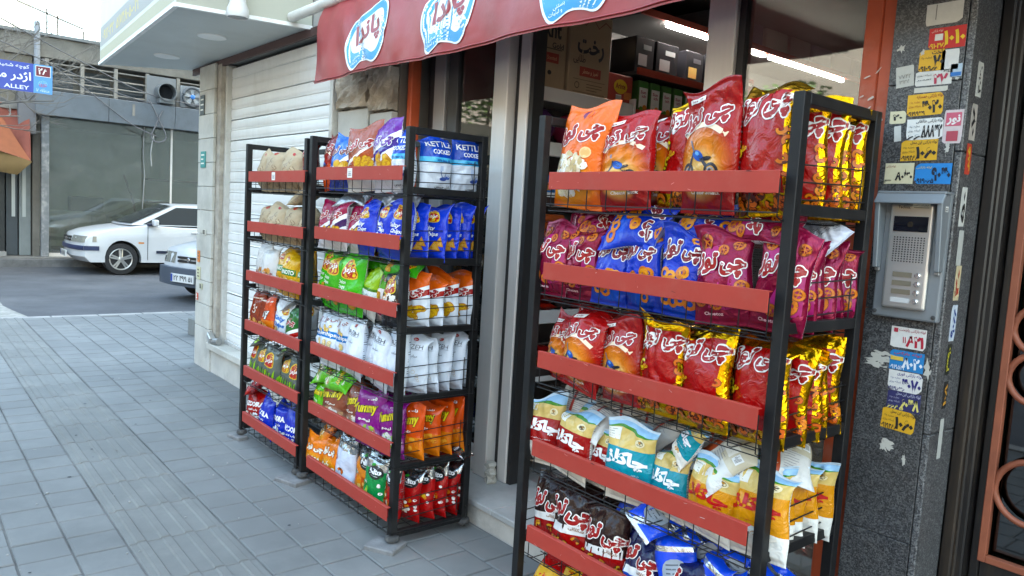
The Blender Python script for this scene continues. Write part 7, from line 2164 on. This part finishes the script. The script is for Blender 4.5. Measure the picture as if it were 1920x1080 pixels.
    for i in range(16):
        for k in range(5):
            Fc.append((i * 5 + k, i * 5 + (k + 1) % 5, (i + 1) * 5 + (k + 1) % 5, (i + 1) * 5 + k))
    if P.get('wrap'):
        for sg_ in (-1, 1):
            a = [(sg_ * (hw + .012), front(1, 0) - out_, bz0), (sg_ * (hw + .012), fa - ar - .02, bz0), (sg_ * (hw + .012), fa - ar - .02, bz1), (sg_ * (hw + .012), front(1, 0) - out_, bz1)]
            o_ = len(V); V += a; Fc.append((o_, o_ + 1, o_ + 2, o_ + 3))
    MB().add(V, Fc).build('bumper', mat('bumper_' + P['id'], P['bcol'], rough=.45), t, smooth='auto')
    for k in range(2):
        MB().span((-hw * .32, front(0, .03) - .03, P['gz'] + k * .055), (hw * .32, front(0, .03) + .03, P['gz'] + .035 + k * .055)).build('grille_slot', mat('grille_black', (.015, .015, .015), rough=.5), t)
    MB().lathe((0, front(0, .03) - .035, P['gz'] + .045), [(.035, .01), (.035, 0), (.03, -.004)], n=14, axis='y').build('emblem', mat('chrome', (.7, .7, .7), rough=.15, metal=1), t)
    pz = P['plate']
    pl = MB().span((-.26, -out_ - .035, pz - .06), (.26, -out_ - .015, pz + .06)).build('number_plate', mat('plate_white', (.7, .7, .68), rough=.4), t)
    q = Print2D().word(P['ptxt'], .02, 0, .42, .075, '#181818', bold=.02).rect(-.255, -.055, -.215, .055, '#22449a')
    link('plate_numbers', q.mesh('plate_numbers', plane_surf((0, -out_ - .035, pz), (1, 0, 0), (0, 0, 1), (0, -1, 0)), lift=.002, step=.0005, matf=flatink), pl)
    # wheels
    for sg_ in (-1, 1):
        for s_ in (fa, ra):
            wh = MB().lathe((sg_ * (hw - .20), s_, wz), [(wr * .68, -.0 * sg_), (wr * .93, .0), (wr, .03 * sg_), (wr, .15 * sg_), (wr * .95, .185 * sg_), (wr * .70, .19 * sg_), (wr * .66, .17 * sg_)], n=36, axis='x').build('tyre', mat('tyre_rubber', (.022, .022, .023), rough=.85, var=.2, vscale=20), t, smooth='auto')
            MB().lathe((sg_ * (hw - .20), s_, wz), [(wr * .66, .1 * sg_), (wr * .66, .12 * sg_)], n=30, axis='x').build('brake_disc', mat('disc_dark', (.05, .05, .052), rough=.5), t)
            rim = MB().tube([(sg_ * (hw - .03), s_ + wr * .655 * math.cos(a * math.pi / 18), wz + wr * .655 * math.sin(a * math.pi / 18)) for a in range(37)], .014, 8)
            for k in range(5):
                a = k * 2 * math.pi / 5 + math.pi / 2
                for da in (-.13, .13):
                    p0 = (sg_ * (hw - .025), s_ + wr * .14 * math.cos(a + da * 2), wz + wr * .14 * math.sin(a + da * 2))
                    p1 = (sg_ * (hw - .035), s_ + wr * .64 * math.cos(a + da), wz + wr * .64 * math.sin(a + da))
                    rim.bar(p0, p1, .022, .03)
            rim.lathe((sg_ * (hw - .06), s_, wz), [(wr * .2, 0), (wr * .19, .04 * sg_), (wr * .1, .05 * sg_)], n=16, axis='x')
            rim.build('rim', mat('alloy', (.55, .54, .52), rough=.3, metal=.8), wh, smooth='auto')
    return t
SED = [(.0, .34), (-.005, .52), (.03, .66), (.07, .72), (.25, .79), (.60, .865), (1.0, .925), (1.25, .955), (1.9, .925), (2.8, .93), (3.6, .97), (4.0, 1.0), (4.40, .985), (4.47, .9), (4.48, .6), (4.42, .34)]
make_car('parked_car', 'white saloon car with alloy wheels parked across the side road', dict(id='a', loc=(-16.62, 2.66, -.05), rot=0, hw=.86, len=4.48, wr=.30, fa=.77, ra=3.38, zb=.24, col=(.62, .63, .64), top=SED,
         cab=[(.94, .95), (1.79, 1.36), (2.85, 1.38), (3.65, .98)], hl=(.42, .97, .60, .72, .03), bump=(.46, .54, .02), bcol=(.03, .04, .10), wrap=True, gz=.60, plate=.36, ptxt='۱۲ ۵۱۸ ۶۷'))
PRD = [(.0, .40), (-.005, .52), (.03, .66), (.08, .76), (.25, .80), (.60, .86), (.95, .91), (1.25, .94), (1.9, .92), (2.8, .94), (3.4, .97), (3.85, .98), (3.92, .8), (3.93, .6), (3.88, .36)]
make_car('parked_car', 'white small car with grey bumper nosing out behind the corner pillar', dict(id='b', loc=(-11.6, 3.42, -.05), rot=.34, hw=.80, len=3.93, wr=.27, fa=.72, ra=3.05, zb=.26, col=(.60, .62, .64), top=PRD,
         cab=[(1.0, .93), (1.7, 1.36), (2.9, 1.38), (3.6, .97)], hl=(.45, .98, .56, .72, .03), bump=(.24, .50, .07), bcol=(.06, .075, .10), wrap=True, gz=.58, plate=.36, ptxt='۵۱ ۴۹۹ ۲۲'))

# ------------------------------------------------------------------ the sunny far side of the main street (seen only mirrored in the panes)
fs_ = thing('street_side_building', 'pale sunlit building across the main street', 'building', (-8, -20, 0))
MB().span((-60, -26, -.13), (50, -18, 10)).build('wall', mat('pale_wall', (.24, .21, .18), rough=.9), fs_)
for k in range(3):
    for j in range(26):
        MB().span((-58 + j * 4, -17.99, 1.0 + k * 3.1), (-56.2 + j * 4, -17.95, 2.6 + k * 3.1)).build('window', mat('dark_window', (.05, .06, .07)), fs_)
o = MB().span((-60, -18, -.13), (50, -14, .02)).build('opposite_pavement', M_CONC)
tag(o, kind='structure')
def leafy_tree(lab, base, h, seed):
    t = thing('street_tree', lab, 'tree', base, 'trees across the main street')
    rg = random.Random(seed)
    b = Vector(base)
    MB().tube([b, b + Vector((.1, 0, h * .3)), b + Vector((0, .1, h * .55)), b + Vector((.1, .1, h * .8))], .16, 9, taper=.05).build('trunk', mat('bark_brown', (.12, .09, .07), rough=.95), t, smooth=True)
    c = MB()
    cl = [(rg.gauss(0, h * .17), rg.gauss(0, h * .17), h * rg.uniform(.42, .95), h * rg.uniform(.08, .15)) for _ in range(34)]
    for (x, y, z, r) in cl:
        for _ in range(95):
            d = Vector((rg.gauss(0, 1), rg.gauss(0, 1), rg.gauss(0, 1))).normalized() * r * rg.uniform(.5, 1.05)
            p = b + Vector((x, y, z)) + d
            R = Matrix.Rotation(rg.random() * 6.3, 3, 'Z') @ Matrix.Rotation(rg.uniform(-1.2, 1.2), 3, 'X')
            s_ = rg.uniform(.06, .12)
            c.add([p + R @ Vector(v) for v in ((-s_, -s_ * .5, 0), (s_, -s_ * .5, 0), (s_, s_ * .5, 0), (-s_, s_ * .5, 0))], [(0, 1, 2, 3)])
    c.build('crown', mat('leaf_green', (.07, .12, .025), rough=.6, var=.4, vscale=1.5), t, fix=False)
for i, (x, y, h) in enumerate(((-23, -12.5, 7.5), (-17.5, -12.8, 8), (-12, -12.5, 5.2), (-7.5, -13, 4.2), (-3, -12.6, 4.6))):
    leafy_tree('leafy street tree across the main street, %s from the corner' % NTH[i], (x, y, -.05), h, 20 + i)
